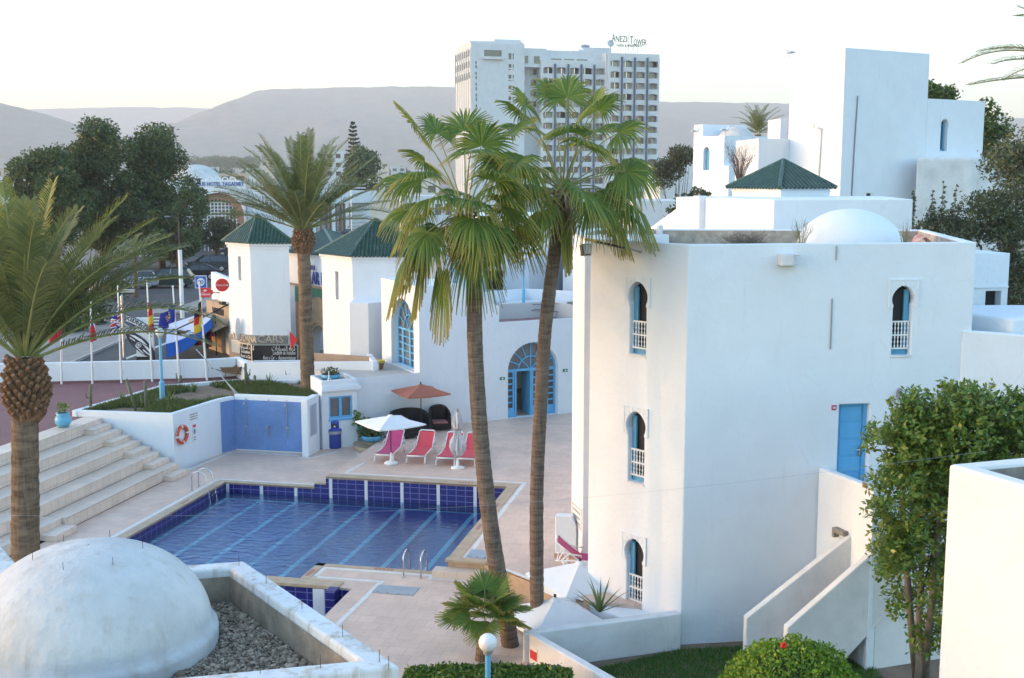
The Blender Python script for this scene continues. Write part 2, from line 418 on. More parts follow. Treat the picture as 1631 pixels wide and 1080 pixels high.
POOLF = tiles('navy pool floor', (0.004, 0.022, 0.30), (0.012, 0.034, 0.36), (0.32, 0.32), 0.012, 0.3, 0.15)
POOLPOST = mat('white lane marker tile', (0.72, 0.74, 0.78), 0.3, var=0.08)
LANE = mat('cyan lane tile', (0.3, 0.92, 1.0), 0.4, var=0.2, scale=8)
SHOWERT = tiles('blue mosaic', (0.16, 0.29, 0.60), (0.2, 0.34, 0.64), (0.05, 0.05), 0.004, 0.25, 0.18, axes='XZ', stain=0.2)
ASPH = mat('asphalt', (0.075, 0.073, 0.075), 0.85, var=0.25, scale=0.6, bump=0.3)
PAVE = tiles('pavement slab', (0.30, 0.27, 0.245), (0.22, 0.2, 0.18), (0.5, 0.5), 0.01, 0.8, 0.08, stain=0.15)
KERB = mat('kerb concrete', (0.42, 0.40, 0.38), 0.8, var=0.2)
ROADPAINT = mat('road paint', (0.6, 0.6, 0.58), 0.7, var=0.35, scale=5)
EARTH = mat('dry earth', (0.22, 0.16, 0.115), 0.95, col2=(0.14, 0.10, 0.07), scale=1.5, bump=0.6, bscale=8)
FARGROUND = mat('town ground', (0.24, 0.2, 0.17), 0.95, col2=(0.13, 0.12, 0.09), scale=0.02)
STEEL = mat('brushed steel', (0.62, 0.62, 0.63), 0.25, 1.0)
GALV = mat('galvanised metal', (0.45, 0.46, 0.48), 0.45, 0.8, var=0.2)
BLACKM = mat('black metal', (0.02, 0.02, 0.022), 0.45)
WHITEP = mat('white plastic', (0.78, 0.78, 0.78), 0.35)
PINK = mat('magenta sling', (0.52, 0.055, 0.19), 0.6, var=0.12, scale=8)
RED_SL = mat('coral red sling', (0.66, 0.07, 0.10), 0.6, var=0.12, scale=8)
WICKER = mat('black wicker', (0.012, 0.012, 0.014), 0.5, bump=0.9, bscale=60, var=0.4, scale=40)
CUSH = mat('dusty pink cushion', (0.38, 0.16, 0.17), 0.8, var=0.2)
TERRACANOPY = mat('rust canopy', (0.36, 0.12, 0.075), 0.8, var=0.12, scale=3)
WCANOPY = mat('white canopy', (0.72, 0.73, 0.75), 0.8, var=0.06, scale=3)
BINBLUE = mat('blue bin plastic', (0.035, 0.07, 0.36), 0.35, var=0.1)
GREYBAG = mat('bin bag', (0.35, 0.36, 0.4), 0.4)
POTBLUE = mat('blue glazed pot', (0.09, 0.34, 0.55), 0.4, var=0.2, scale=5)
POTGREEN = mat('green pot', (0.03, 0.17, 0.15), 0.4, var=0.2)
REDPL = mat('red paint', (0.55, 0.03, 0.03), 0.4)
ORANGE = mat('orange lifebuoy', (0.62, 0.08, 0.04), 0.4)
SIGNW = mat('white sign board', (0.7, 0.7, 0.7), 0.5)
INK = mat('dark lettering', (0.03, 0.03, 0.05), 0.6)
INKG = mat('grey lettering', (0.22, 0.22, 0.26), 0.6)
BLUEINK = mat('blue lettering', (0.03, 0.06, 0.30), 0.5)
WHITEINK = mat('white lettering', (0.75, 0.75, 0.75), 0.5)
SIGNBLUE = mat('blue sign', (0.03, 0.10, 0.45), 0.4)
SIGNGREEN = mat('green sign', (0.02, 0.2, 0.13), 0.4)
GLOBE = mat('opal lamp globe', (0.78, 0.76, 0.74), 0.15, spec=0.6)
POSTBLUE = mat('pale blue post paint', (0.14, 0.42, 0.66), 0.4, var=0.1)
STONE = mat('ochre cut stone', (0.42, 0.29, 0.19), 0.85, var=0.2, scale=3, bump=0.4)
STONE2 = mat('tan render', (0.40, 0.30, 0.22), 0.85, var=0.2, scale=2, bump=0.3)
BRICKR = tiles('red brick', (0.34, 0.15, 0.10), (0.42, 0.3, 0.24), (0.25, 0.08), 0.012, 0.85, 0.25, 0.5, axes='XZ')
GREENTILE = mat('green glazed frieze', (0.06, 0.2, 0.13), 0.3, var=0.2)
MAROON = mat('maroon roof paint', (0.26, 0.11, 0.11), 0.8, col2=(0.36, 0.24, 0.22), scale=2)
BARK = mat('bark', (0.12, 0.085, 0.06), 0.95, col2=(0.06, 0.045, 0.035), scale=4, bump=0.8, bscale=12)
BARKG = mat('grey bark', (0.20, 0.165, 0.13), 0.95, col2=(0.10, 0.085, 0.07), scale=5, bump=0.8, bscale=12)
WOOD = mat('worn timber', (0.25, 0.16, 0.09), 0.8, var=0.35, scale=6)

def palmtrunk(name, c1, c2, ring):
    m = bpy.data.materials.new(name); m.use_nodes = True; nt = m.node_tree; N = nt.nodes.new; K = nt.links.new
    b = nt.nodes['Principled BSDF']; b.inputs['Roughness'].default_value = 0.95; b.inputs['Specular IOR Level'].default_value = 0.1
    tc = N('ShaderNodeTexCoord')
    mp = N('ShaderNodeMapping'); mp.inputs['Scale'].default_value = (1.2, 1.2, ring); K(tc.outputs['Object'], mp.inputs['Vector'])
    n = N('ShaderNodeTexNoise'); n.inputs['Scale'].default_value = 2.0; n.inputs['Detail'].default_value = 8; n.inputs['Roughness'].default_value = 0.65
    K(mp.outputs[0], n.inputs['Vector'])
    mp2 = N('ShaderNodeMapping'); mp2.inputs['Scale'].default_value = (14, 14, 1.2); K(tc.outputs['Object'], mp2.inputs['Vector'])
    n2 = N('ShaderNodeTexNoise'); n2.inputs['Scale'].default_value = 1.5; n2.inputs['Detail'].default_value = 4; K(mp2.outputs[0], n2.inputs['Vector'])
    ad = N('ShaderNodeMath'); ad.operation = 'ADD'; ad.inputs[1].default_value = 0; mu = N('ShaderNodeMath'); mu.operation = 'MULTIPLY'; mu.inputs[1].default_value = 0.45
    K(n2.outputs['Fac'], mu.inputs[0]); K(n.outputs['Fac'], ad.inputs[0]); K(mu.outputs[0], ad.inputs[1])
    r = N('ShaderNodeValToRGB'); r.color_ramp.elements[0].position = 0.52; r.color_ramp.elements[1].position = 0.9
    r.color_ramp.elements[0].color = (*c1, 1); r.color_ramp.elements[1].color = (*c2, 1)
    K(ad.outputs[0], r.inputs['Fac']); K(r.outputs['Color'], b.inputs['Base Color'])
    bp = N('ShaderNodeBump'); bp.inputs['Strength'].default_value = 0.9; bp.inputs['Distance'].default_value = 0.03
    K(ad.outputs[0], bp.inputs['Height']); K(bp.outputs['Normal'], b.inputs['Normal'])
    MATS[name] = m; return m
FANTRUNK = palmtrunk('fan palm trunk', (0.085, 0.062, 0.05), (0.22, 0.165, 0.13), 9)
DATETRUNK = palmtrunk('date palm trunk', (0.085, 0.06, 0.042), (0.23, 0.165, 0.115), 5)
BOOTS = mat('palm leaf stubs', (0.27, 0.145, 0.075), 0.95, col2=(0.085, 0.05, 0.032), scale=6, bump=0.6)
SKIRT = leafmat('dead palm leaf', (0.22, 0.15, 0.10), (0.36, 0.25, 0.18), trans=0.2, rough=0.8)
FANLEAF = leafmat('fan palm leaf', (0.08, 0.165, 0.035), (0.27, 0.32, 0.06), tipc=(0.40, 0.33, 0.07), trans=0.45, tip0=0.72)
FANLEAF2 = leafmat('young fan palm leaf', (0.09, 0.18, 0.03), (0.2, 0.27, 0.05), tipc=(0.42, 0.33, 0.07), trans=0.45, tip0=0.7)
PETIOLE = mat('palm leaf stalk', (0.25, 0.27, 0.10), 0.5, var=0.3)
DATELEAF = leafmat('date palm leaf', (0.10, 0.135, 0.05), (0.22, 0.225, 0.075), tipc=(0.24, 0.2, 0.09), trans=0.35, tip0=0.8)
DATELEAFY = leafmat('sunlit tint date palm leaf', (0.14, 0.17, 0.03), (0.32, 0.30, 0.05), tipc=(0.4, 0.33, 0.08), trans=0.4, tip0=0.8)  # yellower copy of the leaf colour; sunlight painted in on chosen fronds
TREELEAF = leafmat('dark tree leaf', (0.032, 0.06, 0.026), (0.135, 0.17, 0.055), trans=0.25)
TREELEAF2 = leafmat('grey green tree leaf', (0.035, 0.05, 0.028), (0.10, 0.11, 0.05), trans=0.25)
SHRUBLEAF = leafmat('glossy shrub leaf', (0.05, 0.13, 0.022), (0.22, 0.28, 0.045), trans=0.35, rough=0.3)
HEDGELEAF = leafmat('hedge leaf', (0.07, 0.18, 0.015), (0.30, 0.42, 0.04), trans=0.35, rough=0.4)
OLIVELEAF = leafmat('olive hedge leaf', (0.035, 0.055, 0.028), (0.14, 0.155, 0.07), trans=0.2)
AGAVE = leafmat('spiky leaf', (0.06, 0.12, 0.04), (0.16, 0.22, 0.07), tipc=(0.3, 0.25, 0.1), trans=0.2)
CACTUS = mat('cactus skin', (0.085, 0.12, 0.07), 0.6, col2=(0.13, 0.12, 0.08), scale=6, bump=0.4)
GRASS = leafmat('grass blade', (0.03, 0.11, 0.015), (0.10, 0.22, 0.03), trans=0.3)
GRASSD = leafmat('patchy grass blade', (0.04, 0.085, 0.02), (0.14, 0.17, 0.05), trans=0.3)
TWIG = mat('bare twig', (0.17, 0.13, 0.10), 0.9)

# green glazed roof tile: rows of half-round channels
def rooftile():
    m = bpy.data.materials.new('green glazed roof tile'); m.use_nodes = True; nt = m.node_tree; N = nt.nodes.new; K = nt.links.new
    b = nt.nodes['Principled BSDF']; b.inputs['Roughness'].default_value = 0.35
    tc = N('ShaderNodeTexCoord'); n = N('ShaderNodeTexNoise'); n.inputs['Scale'].default_value = 4; n.inputs['Detail'].default_value = 8
    n.inputs['Roughness'].default_value = 0.75; K(tc.outputs['Object'], n.inputs['Vector'])
    r = N('ShaderNodeValToRGB'); e = r.color_ramp.elements; e[0].position = 0.32; e[0].color = (0.008, 0.032, 0.022, 1); e[1].position = 0.8; e[1].color = (0.13, 0.14, 0.115, 1)
    k = e.new(0.55); k.color = (0.022, 0.07, 0.047, 1)
    K(n.outputs['Fac'], r.inputs['Fac']); K(r.outputs['Color'], b.inputs['Base Color']); MATS['rt'] = m; return m
ROOFT = rooftile()
# ------------------------------------------------------------------ terrain, roads, decks, water
ZT = 1.9            # terrace
ZS = 1.2            # street
ZL = 0.4            # lounge deck
ZW = -0.33          # water
def struct(mb, name, m, **k): return tag(mb.build(name, m, **k), kind='structure')

g = MB()
near_line = [(-400, 49.2), (-22, 49.2), (-13.2, 50.2), (-11.9, 50.9), (-6.2, 47.6), (2.9, 52.0), (14, 52.0), (400, 52.0)]
n = len(near_line)
lo = [(-400, -60), (400, -60)]
g.sheet([(-400, -60), (400, -60)] + near_line[::-1], -2.6)
g.add([(x, y, -2.6) for x, y in near_line] + [(x, y, ZS - 0.05) for x, y in near_line], [(i, i + 1, n + i + 1, n + i) for i in range(n - 1)])
g.sheet(near_line + [(400, 400), (-400, 400)], ZS - 0.05)
g.add([(-400, 400, ZS - .05), (400, 400, ZS - .05), (12000, 12000, ZS - .05), (-12000, 12000, ZS - .05), (-12000, -60, ZS - .05), (-400, -60, ZS - .05), (12000, -60, ZS - .05), (400, -60, ZS - .05)],
      [(0, 1, 2, 3), (0, 3, 4, 5), (1, 7, 6, 2)])
struct(g, 'ground', FARGROUND)

# pool outline in the deck frame
PW = 10.06
pool = [(0, -14.0), (2.95, -14.0), (2.95, -8.95), (6.35, -8.95), (6.35, -7.5), (PW, -7.5), (PW, 0), (0, 0)]
kid = [(3.15, -13.2), (7.95, -13.2), (7.95, -9.2), (3.15, -9.2)]
low = MB()
low.slab([(-2.15, -17.5), (13.3, -17.5), (13.3, -11.6), (12.3, -10.3), (11.3, -9.0), (11.3, -7.4), (PW, -7.4), (PW, -7.5), (6.35, -7.5), (6.35, -8.95), (2.95, -8.95), (2.95, -14), (0, -14), (0, 0), (3.74, 0), (3.74, 7.0), (-2.15, 7.0)],
         [kid], -2.4, 0.0)
struct(low, 'pool_deck', DECK, xf=ML)
up = MB()
up.slab([(3.75, 0), (PW, 0), (PW, -7.5), (11.1, -7.5), (14.2, -9.9), (15.6, -9.9), (15.6, -6.2), (24, -6.2), (24, 22), (3.75, 22)], [], -2.4, ZL)
struct(up, 'sun_deck', DECK, xf=ML)
sk = MB()   # tan skirting under the raised deck edge beside the steps and along the ramp
p0, p1 = (11.1, -7.5), (14.2, -9.9)
sk.prism([(PW + 0.02, -7.53), (11.12, -7.53), (14.2, -9.93), (14.17, -9.97), (11.1, -7.58), (PW + 0.02, -7.58)], -1.2, ZL - 0.06)
struct(sk, 'deck_skirting', TANSKIRT, xf=ML)
st = MB()
st.bx(9.75, 11.2, -8.0, -7.59, 0.003, 0.2); struct(st, 'deck_step', STEPT, xf=ML, bevel=0.01)
sunk = MB(); sunk.slab([LP(13.31, -13.5), LP(13.31, -11.6), LP(12.3, -10.29), (1.2, 28.6), (3.4, 28.6), (3.4, 24.3)], [], -2.5, -1.1)
struct(sunk, 'sunken_terrace', DECK)
lines = MB()
def band(a, b, z, w=0.13):
    a = Vector((*a, 0)); b = Vector((*b, 0)); d = (b - a).normalized(); nn = Vector((-d.y, d.x, 0)) * w / 2
    lines.add([tuple(a - nn)[:2] + (z,), tuple(b - nn)[:2] + (z,), tuple(b + nn)[:2] + (z,), tuple(a + nn)[:2] + (z,)], [(0, 1, 2, 3)])
for a, b, z in [((4.2, .62), (10.6, .62), ZL), ((4.2, .70), (4.35, 2.2), ZL), ((10.53, .54), (10.53, -7.4), ZL), ((11.2, -7.62), (14.1, -9.86), ZL),
                ((-.45, -14), (-.45, .3), 0), ((-.38, .36), (3.4, .36), 0), ((6.75, -7.82), (9.72, -7.82), 0), ((6.69, -7.75), (6.69, -8.5), 0),
                ((6.75, -8.56), (8.6, -8.56), 0), ((8.53, -8.62), (8.4, -13.5), 0), ((9.8, -8.06), (11.2, -8.06), 0), ((9.72, -7.88), (9.72, -8.12), 0),
                ((-2.1, 1.35), (-1.75, 4.3), 0), ((-1.7, 4.4), (1.0, 4.25), 0), ((1.1, 3.95), (1.6, 3.95), 0), ((1.62, 4.0), (2.2, 5.2), 0), ((2.9, 5.3), (3.5, 4.5), 0)]:
    band(a, b, z + 0.004)
struct(lines, 'painted_deck_line', WLINE, xf=ML)

# ---- swimming pool: a thing with its parts
sp = root('swimming_pool', (*LP(0, 0), 0), 'large dark blue tiled swimming pool with cyan lane lines in the middle of the deck', 'pool', rz=-PA)
def ring(mb, poly, w, z0, z1, skip=()):
    q = inset(poly, -w); n = len(poly)
    for i in range(n):
        if i in skip: continue
        j = (i + 1) % n; mb.prism([poly[i], poly[j], q[j], q[i]][::-1], z0, z1)
pin = inset(pool, .012)
for i in range(len(pool)):
    a, b = pin[i], pin[(i + 1) % len(pool)]; tw = MB(); twv = tw
    z1 = ZL - .06 if (i == 5) else -0.05
    t = tw
    if i == 6:
        y = a[1]; tw.add([(3.3, y, -1.6), (b[0], b[1], -1.6), (b[0], b[1], -.05), (3.3, y, -.05)], [(0, 1, 2, 3)])
        tw.add([(a[0], y, -1.6), (3.3, y, -1.6), (3.3, y, .12), (3.72, y, .12), (3.72, y, ZL - .06), (a[0], y, ZL - .06)], [(0, 1, 2, 3, 4, 5)])
    else: t.add([(*a, -1.6), (*b, -1.6), (*b, z1), (*a, z1)], [(0, 1, 2, 3)])
    tw.build('tiled_wall', POOLT if abs(a[1] - b[1]) < .1 else POOLTV, sp, world=False)
fl = MB(); fl.sheet(pool, -0.54); fl.build('pool_floor', POOLF, sp, world=False)
co = MB()
def cop(a, b, out, z):   # coping slabs: a->b at pool edge, out = outward offset
    x0, x1 = sorted((a[0], b[0])); y0, y1 = sorted((a[1], b[1]))
    if out[0]: co.bx(min(x0, x0 + out[0]), max(x0, x0 + out[0]), y0, y1, z - .055, z + .012)
    else: co.bx(x0, x1, min(y0, y0 + out[1]), max(y0, y0 + out[1]), z - .055, z + .012)
cop((0.0, -14), (0.0, 0), (-.32, 0), 0); cop((-.32, 0), (3.3, 0), (0, .28), 0); cop((3.3, 0), (3.72, 0), (0, .2), .15)
cop((3.72, 0), (PW, 0), (0, .42), ZL); cop((PW, -7.5), (PW, .42), (.34, 0), ZL)
cop((6.35, -7.5), (PW - .3, -7.5), (0, -.2), 0); cop((6.35, -8.75), (6.35, -7.5), (.24, 0), 0)
co.bx(PW - .04, 11.15, -7.66, -7.4, ZL - .05, ZL + .014)
co.build('coping', COPING, sp, world=False, bevel=0.012)
pb = MB()
for k in range(8):
    u = .10 + 1.268 * k; z1 = -0.04 if u < 3.2 else ZL - 0.05
    pm = MB(); pm.bx(u - .055, u + .055, -.04, -.013, ZW - .25, z1); pm.build('lane_marker', POOLPOST, sp, world=False)
    ll = MB(); v1 = -14 if u < 2.9 else (-8.9 if u < 6.3 else -7.45)
    ll.add([(u - .08, v1, -.534), (u + .08, v1, -.534), (u + .08, -.09, -.534), (u - .08, -.09, -.534)], [(0, 1, 2, 3)])
    ll.build('lane_line', LANE, sp, world=False)
ll = MB(); ll.add([(0.02, -.2, -.531), (PW - .02, -.2, -.531), (PW - .02, -.09, -.531), (.02, -.09, -.531)], [(0, 1, 2, 3)]); ll.build('end_line', LANE, sp, world=False)

kp = root('paddling_pool', (*LP(3.15, -9.2), 0), 'small sunken paddling pool lined with navy tiles behind the gravel roof parapet', 'pool', rz=-PA)
kp.location = sp.location; kp.matrix_basis = sp.matrix_basis.copy()
k1 = MB(); k1.add([(3.15, -9.212, -1.7), (7.95, -9.212, -1.7), (7.95, -9.212, -.06), (3.15, -9.212, -.06)], [(0, 1, 2, 3)])
k1.build('tiled_wall', POOLT, kp, world=False)
k2 = MB(); k2.add([(7.938, -13.2, -1.7), (7.938, -9.2, -1.7), (7.938, -9.2, -.01), (7.938, -13.2, -.01)], [(0, 1, 2, 3)]); k2.build('tiled_side_wall', POOLTV, kp, world=False)
k3 = MB(); k3.sheet(kid, -1.5); k3.build('pool_floor', POOLF, kp, world=False)
for u, w in ((4.75, .13), (7.05, .32)):
    pm = MB(); pm.bx(u - w / 2, u + w / 2, -9.245, -9.214, -1.5, -.07); pm.build('lane_marker', POOLPOST, kp, world=False)
k4 = MB(); k4.bx(3.0, 7.6, -9.24, -8.8, -.06, .03); k4.build('coping', COPING, kp, world=False, bevel=.012)
k5 = MB(); k5.bx(7.36, 7.62, -9.6, -9.24, -.75, .028); k5.build('end_pier', POOLT, kp, world=False)

# water: Fresnel mix of a clear film and a mirror, rippled
m = bpy.data.materials.new('pool water'); m.use_nodes = True; nt = m.node_tree; nt.nodes.clear(); N = nt.nodes.new; K = nt.links.new
out = N('ShaderNodeOutputMaterial'); tr = N('ShaderNodeBsdfTransparent'); tr.inputs[0].default_value = (0.86, 0.92, 1.0, 1)
gl = N('ShaderNodeBsdfGlossy'); gl.inputs['Roughness'].default_value = 0.02; gl.inputs['Color'].default_value = (0.54, 0.74, 1.0, 1)
fr = N('ShaderNodeFresnel'); fr.inputs['IOR'].default_value = 1.5
tc = N('ShaderNodeTexCoord'); mp = N('ShaderNodeMapping'); mp.inputs['Scale'].default_value = (1.0, 1.5, 1); K(tc.outputs['Object'], mp.inputs['Vector'])
n1 = N('ShaderNodeTexNoise'); n1.inputs['Scale'].default_value = 3.2; n1.inputs['Detail'].default_value = 5; n1.inputs['Roughness'].default_value = 0.55; n1.inputs['Distortion'].default_value = 0.6
K(mp.outputs[0], n1.inputs['Vector'])
# calm water by the far wall, ruffled towards the left and the near end
sx = N('ShaderNodeSeparateXYZ'); K(tc.outputs['Object'], sx.inputs[0])
mr = N('ShaderNodeMapRange'); mr.inputs['From Min'].default_value = 10; mr.inputs['From Max'].default_value = 2; mr.inputs['To Min'].default_value = 0.12; mr.inputs['To Max'].default_value = 0.9
K(sx.outputs[0], mr.inputs['Value'])
bp = N('ShaderNodeBump'); bp.inputs['Distance'].default_value = 0.06; K(mr.outputs[0], bp.inputs['Strength']); K(n1.outputs['Fac'], bp.inputs['Height'])
K(bp.outputs[0], gl.inputs['Normal']); K(bp.outputs[0], fr.inputs['Normal'])
mx = N('ShaderNodeMixShader'); mm = N('ShaderNodeMath'); mm.operation = 'MULTIPLY'; mm.inputs[1].default_value = 1.9; mm.use_clamp = True; K(fr.outputs[0], mm.inputs[0]); K(mm.outputs[0], mx.inputs[0]); K(tr.outputs[0], mx.inputs[1]); K(gl.outputs[0], mx.inputs[2]); K(mx.outputs[0], out.inputs['Surface'])
WATER = m
w = MB(); w.sheet(pool, ZW); struct(w, 'pool_water', WATER, xf=ML, recalc=False)
w = MB(); w.sheet(kid, -1.3); struct(w, 'paddling_pool_water', WATER, xf=ML, recalc=False)

# ---- terrace, bleacher steps
te = MB(); te.slab([(-30, -16), (-5.9, -16), (-5.9, 1.0), (-5.9, 1.4), (-6.3, 5.9), (-3.4, 8.4), (-3.1, 10.1), (-4.1, 10.0), (-5.1, 9.1), (-11.2, 7.1), (-30, 2.8)], [], -2.4, ZT)
struct(te, 'red_terrace', REDTER, xf=ML)
bs = root('terraced_steps', (*LP(-2.15, -4), 0), 'wide pale tiled bleacher steps rising from the pool to the red terrace', 'steps', rz=-PA)
bs.location = sp.location; bs.matrix_basis = sp.matrix_basis.copy()
for i in range(5):
    u1 = -2.16 - .745 * i; z = .38 * (i + 1); r = MB(); u0 = u1 - .745 if i < 4 else -5.9
    vn = [-6.2, -13, -13, -13, -13][i]
    r.bx(u0, u1 - .02, vn, -.3, z - .38, z - .03); r.build('riser', STEPR, bs, world=False)
    t = MB(); t.bx(u0 - .0, u1, vn, -.3, z - .03, z); t.build('tread', STEPT, bs, world=False, bevel=.008)
    b = MB(); b.bx(u0, u1 + .36, -.3, .86, z - .38 if i else 0, z - .19); b.bx(u0, u1 - 0.02, -.3, .86, z - .19, z); b.build('half_step', STEPR, bs, world=False, bevel=.008)
b = MB(); b.bx(-2.6, -1.8, -7.3, -6.22, 0, .19); b.bx(-3.3, -2.3, -7.3, -6.22, .19, .38); b.bx(-3.0, -2.35, -13, -7.32, 0, .36); b.build('half_step', STEPR, bs, world=False, bevel=.008)

# ---- street beyond the perimeter wall
def gsheet(name, pts, z, m): b = MB(); b.sheet(pts, z); return struct(b, name, m)
gsheet('street', [at(-300, 660, ZS), at(430, 660, ZS), at(430, 590, ZS), at(352, 520, ZS), at(360, 440, ZS), at(420, 418, ZS), at(660, 396, ZS), at(660, 372, ZS), at(400, 380, ZS), at(200, 410, ZS), at(-100, 470, ZS)], ZS + .004, ASPH)
pv = MB(); pv.prism([at(-120, 600, ZS), at(75, 597, ZS), at(215, 533, ZS), at(168, 500, ZS), at(100, 490, ZS), at(-120, 510, ZS)], ZS + .004, ZS + .14); struct(pv, 'pavement', PAVE)
kb = MB(); a, b2, c2 = at(75, 597, ZS), at(215, 533, ZS), at(168, 500, ZS)
for p, q in ((a, b2), (b2, c2)):
    M, Ln = frame(p, q, ZS); kb.M = M; kb.bx(0, Ln, -.16, -.003, 0.003, .15)
kb.M = Matrix(); struct(kb, 'kerb', KERB, bevel=.02)
isl = MB(); isl.prism([at(238, 496, ZS), at(300, 486, ZS), at(350, 468, ZS), at(352, 480, ZS), at(310, 500, ZS), at(245, 502, ZS)], ZS + .004, ZS + .13); struct(isl, 'traffic_island', PAVE)
zb = MB()
for k in range(4):
    x0 = 243; y0 = 505 + k * 5
    zb.add([(*at(x0, y0, ZS), ZS + .009), (*at(x0 + 22, y0, ZS), ZS + .009), (*at(x0 + 22, y0 + 2.2, ZS), ZS + .009), (*at(x0, y0 + 2.2, ZS), ZS + .009)], [(0, 3, 2, 1)])
zb.add([(*at(200, 570, ZS), ZS + .009), (*at(330, 521, ZS), ZS + .009), (*at(332, 522.5, ZS), ZS + .009), (*at(202, 572.5, ZS), ZS + .009)], [(0, 3, 2, 1)])
struct(zb, 'road_marking', ROADPAINT)

# ---- lawn by the stair
lw = MB(); lw.prism([at(835, 1060, .0), (1.75, 25.3), (3.95, 25.95), (12, 26.9), (12, 14), (4.6, 14), (1.0, 20.5)], -2.5, -.2); struct(lw, 'lawn_soil', EARTH)

# ---- hills
def ridge(name, D, prof, near, seed, m, amp=1.0):
    xs = np.arange(prof[0][0], prof[-1][0] + 1, 6.0)
    py = np.interp(xs, [p[0] for p in prof], [p[1] for p in prof])
    V = []; rows = 34; nx = len(xs)
    for j in range(rows):
        t = j / (rows - 1)
        for x, y in zip(xs, py):
            h = CAM_H + D * (284 - y) / FOC
            Dj = D * (near + (1 - near) * t)
            X = (x - 815.5) / FOC * D
            prof_t = t ** 1.25 * (1 - 0.0 * t)
            nz = noise.fractal(Vector((X / 420.0, Dj / 420.0, seed)), 1.0, 2.1, 6)
            z = (h - 1.0) * prof_t + nz * h * 0.16 * sin(pi * min(1, t)) * amp + noise.fractal(Vector((X / 60.0, Dj / 60.0, seed + 9)), 1.0, 2.1, 3) * 3.0 * (0.4 + t)
            V.append((X, Dj, max(z, -1) if j else 0))
    for x, y in zip(xs, py):                       # the ridge falls away behind
        V.append(((x - 815.5) / FOC * D, D * 1.12, 0))
    rows += 1
    F = [(j * nx + i, j * nx + i + 1, (j + 1) * nx + i + 1, (j + 1) * nx + i) for j in range(rows - 1) for i in range(nx - 1)]
    o = fast_mesh(name, V, F, m, smooth=True); return tag(o, kind='structure')
HILL = mat('scrubby hillside', (0.20, 0.155, 0.12), 0.95, col2=(0.07, 0.068, 0.045), scale=0.02, detail=10)
ridge('left_hill', 3600, [(-700, 110), (-200, 140), (0, 163), (40, 172), (90, 186), (150, 207), (230, 228), (300, 243), (420, 262), (520, 275)], .62, 1.3, HILL)
ridge('far_hill', 7200, [(-700, 190), (0, 180), (60, 176), (130, 175), (200, 173), (340, 175), (420, 178), (700, 190)], .8, 4.7, HILL)
ridge('plateau_hill', 5200, [(200, 268), (250, 240), (275, 214), (300, 198), (350, 173), (385, 160), (415, 149), (440, 146), (560, 142), (700, 142), (900, 152), (1045, 165), (1150, 166), (1245, 168), (1400, 176), (1600, 189), (1900, 200), (2400, 220)], .58, 8.1, HILL)
# ------------------------------------------------------------------ buildings
def along(p0, p1, px, z):
    dx, dy = p1[0] - p0[0], p1[1] - p0[1]; L = hypot(dx, dy); dx /= L; dy /= L
    k = (px - 815.5) / FOC
    return (k * (p0[1] * CP + (CAM_H - z) * SP) - p0[0]) / (dx - k * dy * CP)
def onl(p0, p1, s):
    L = hypot(p1[0] - p0[0], p1[1] - p0[1]); return (p0[0] + (p1[0] - p0[0]) * s / L, p0[1] + (p1[1] - p0[1]) * s / L)
def hgt(Y, py):
    b = (540 - py) / FOC; return CAM_H + Y * (-SP + b * CP) / (CP + b * SP)
def fr(p0, p1): return frame(p0, p1)[0]

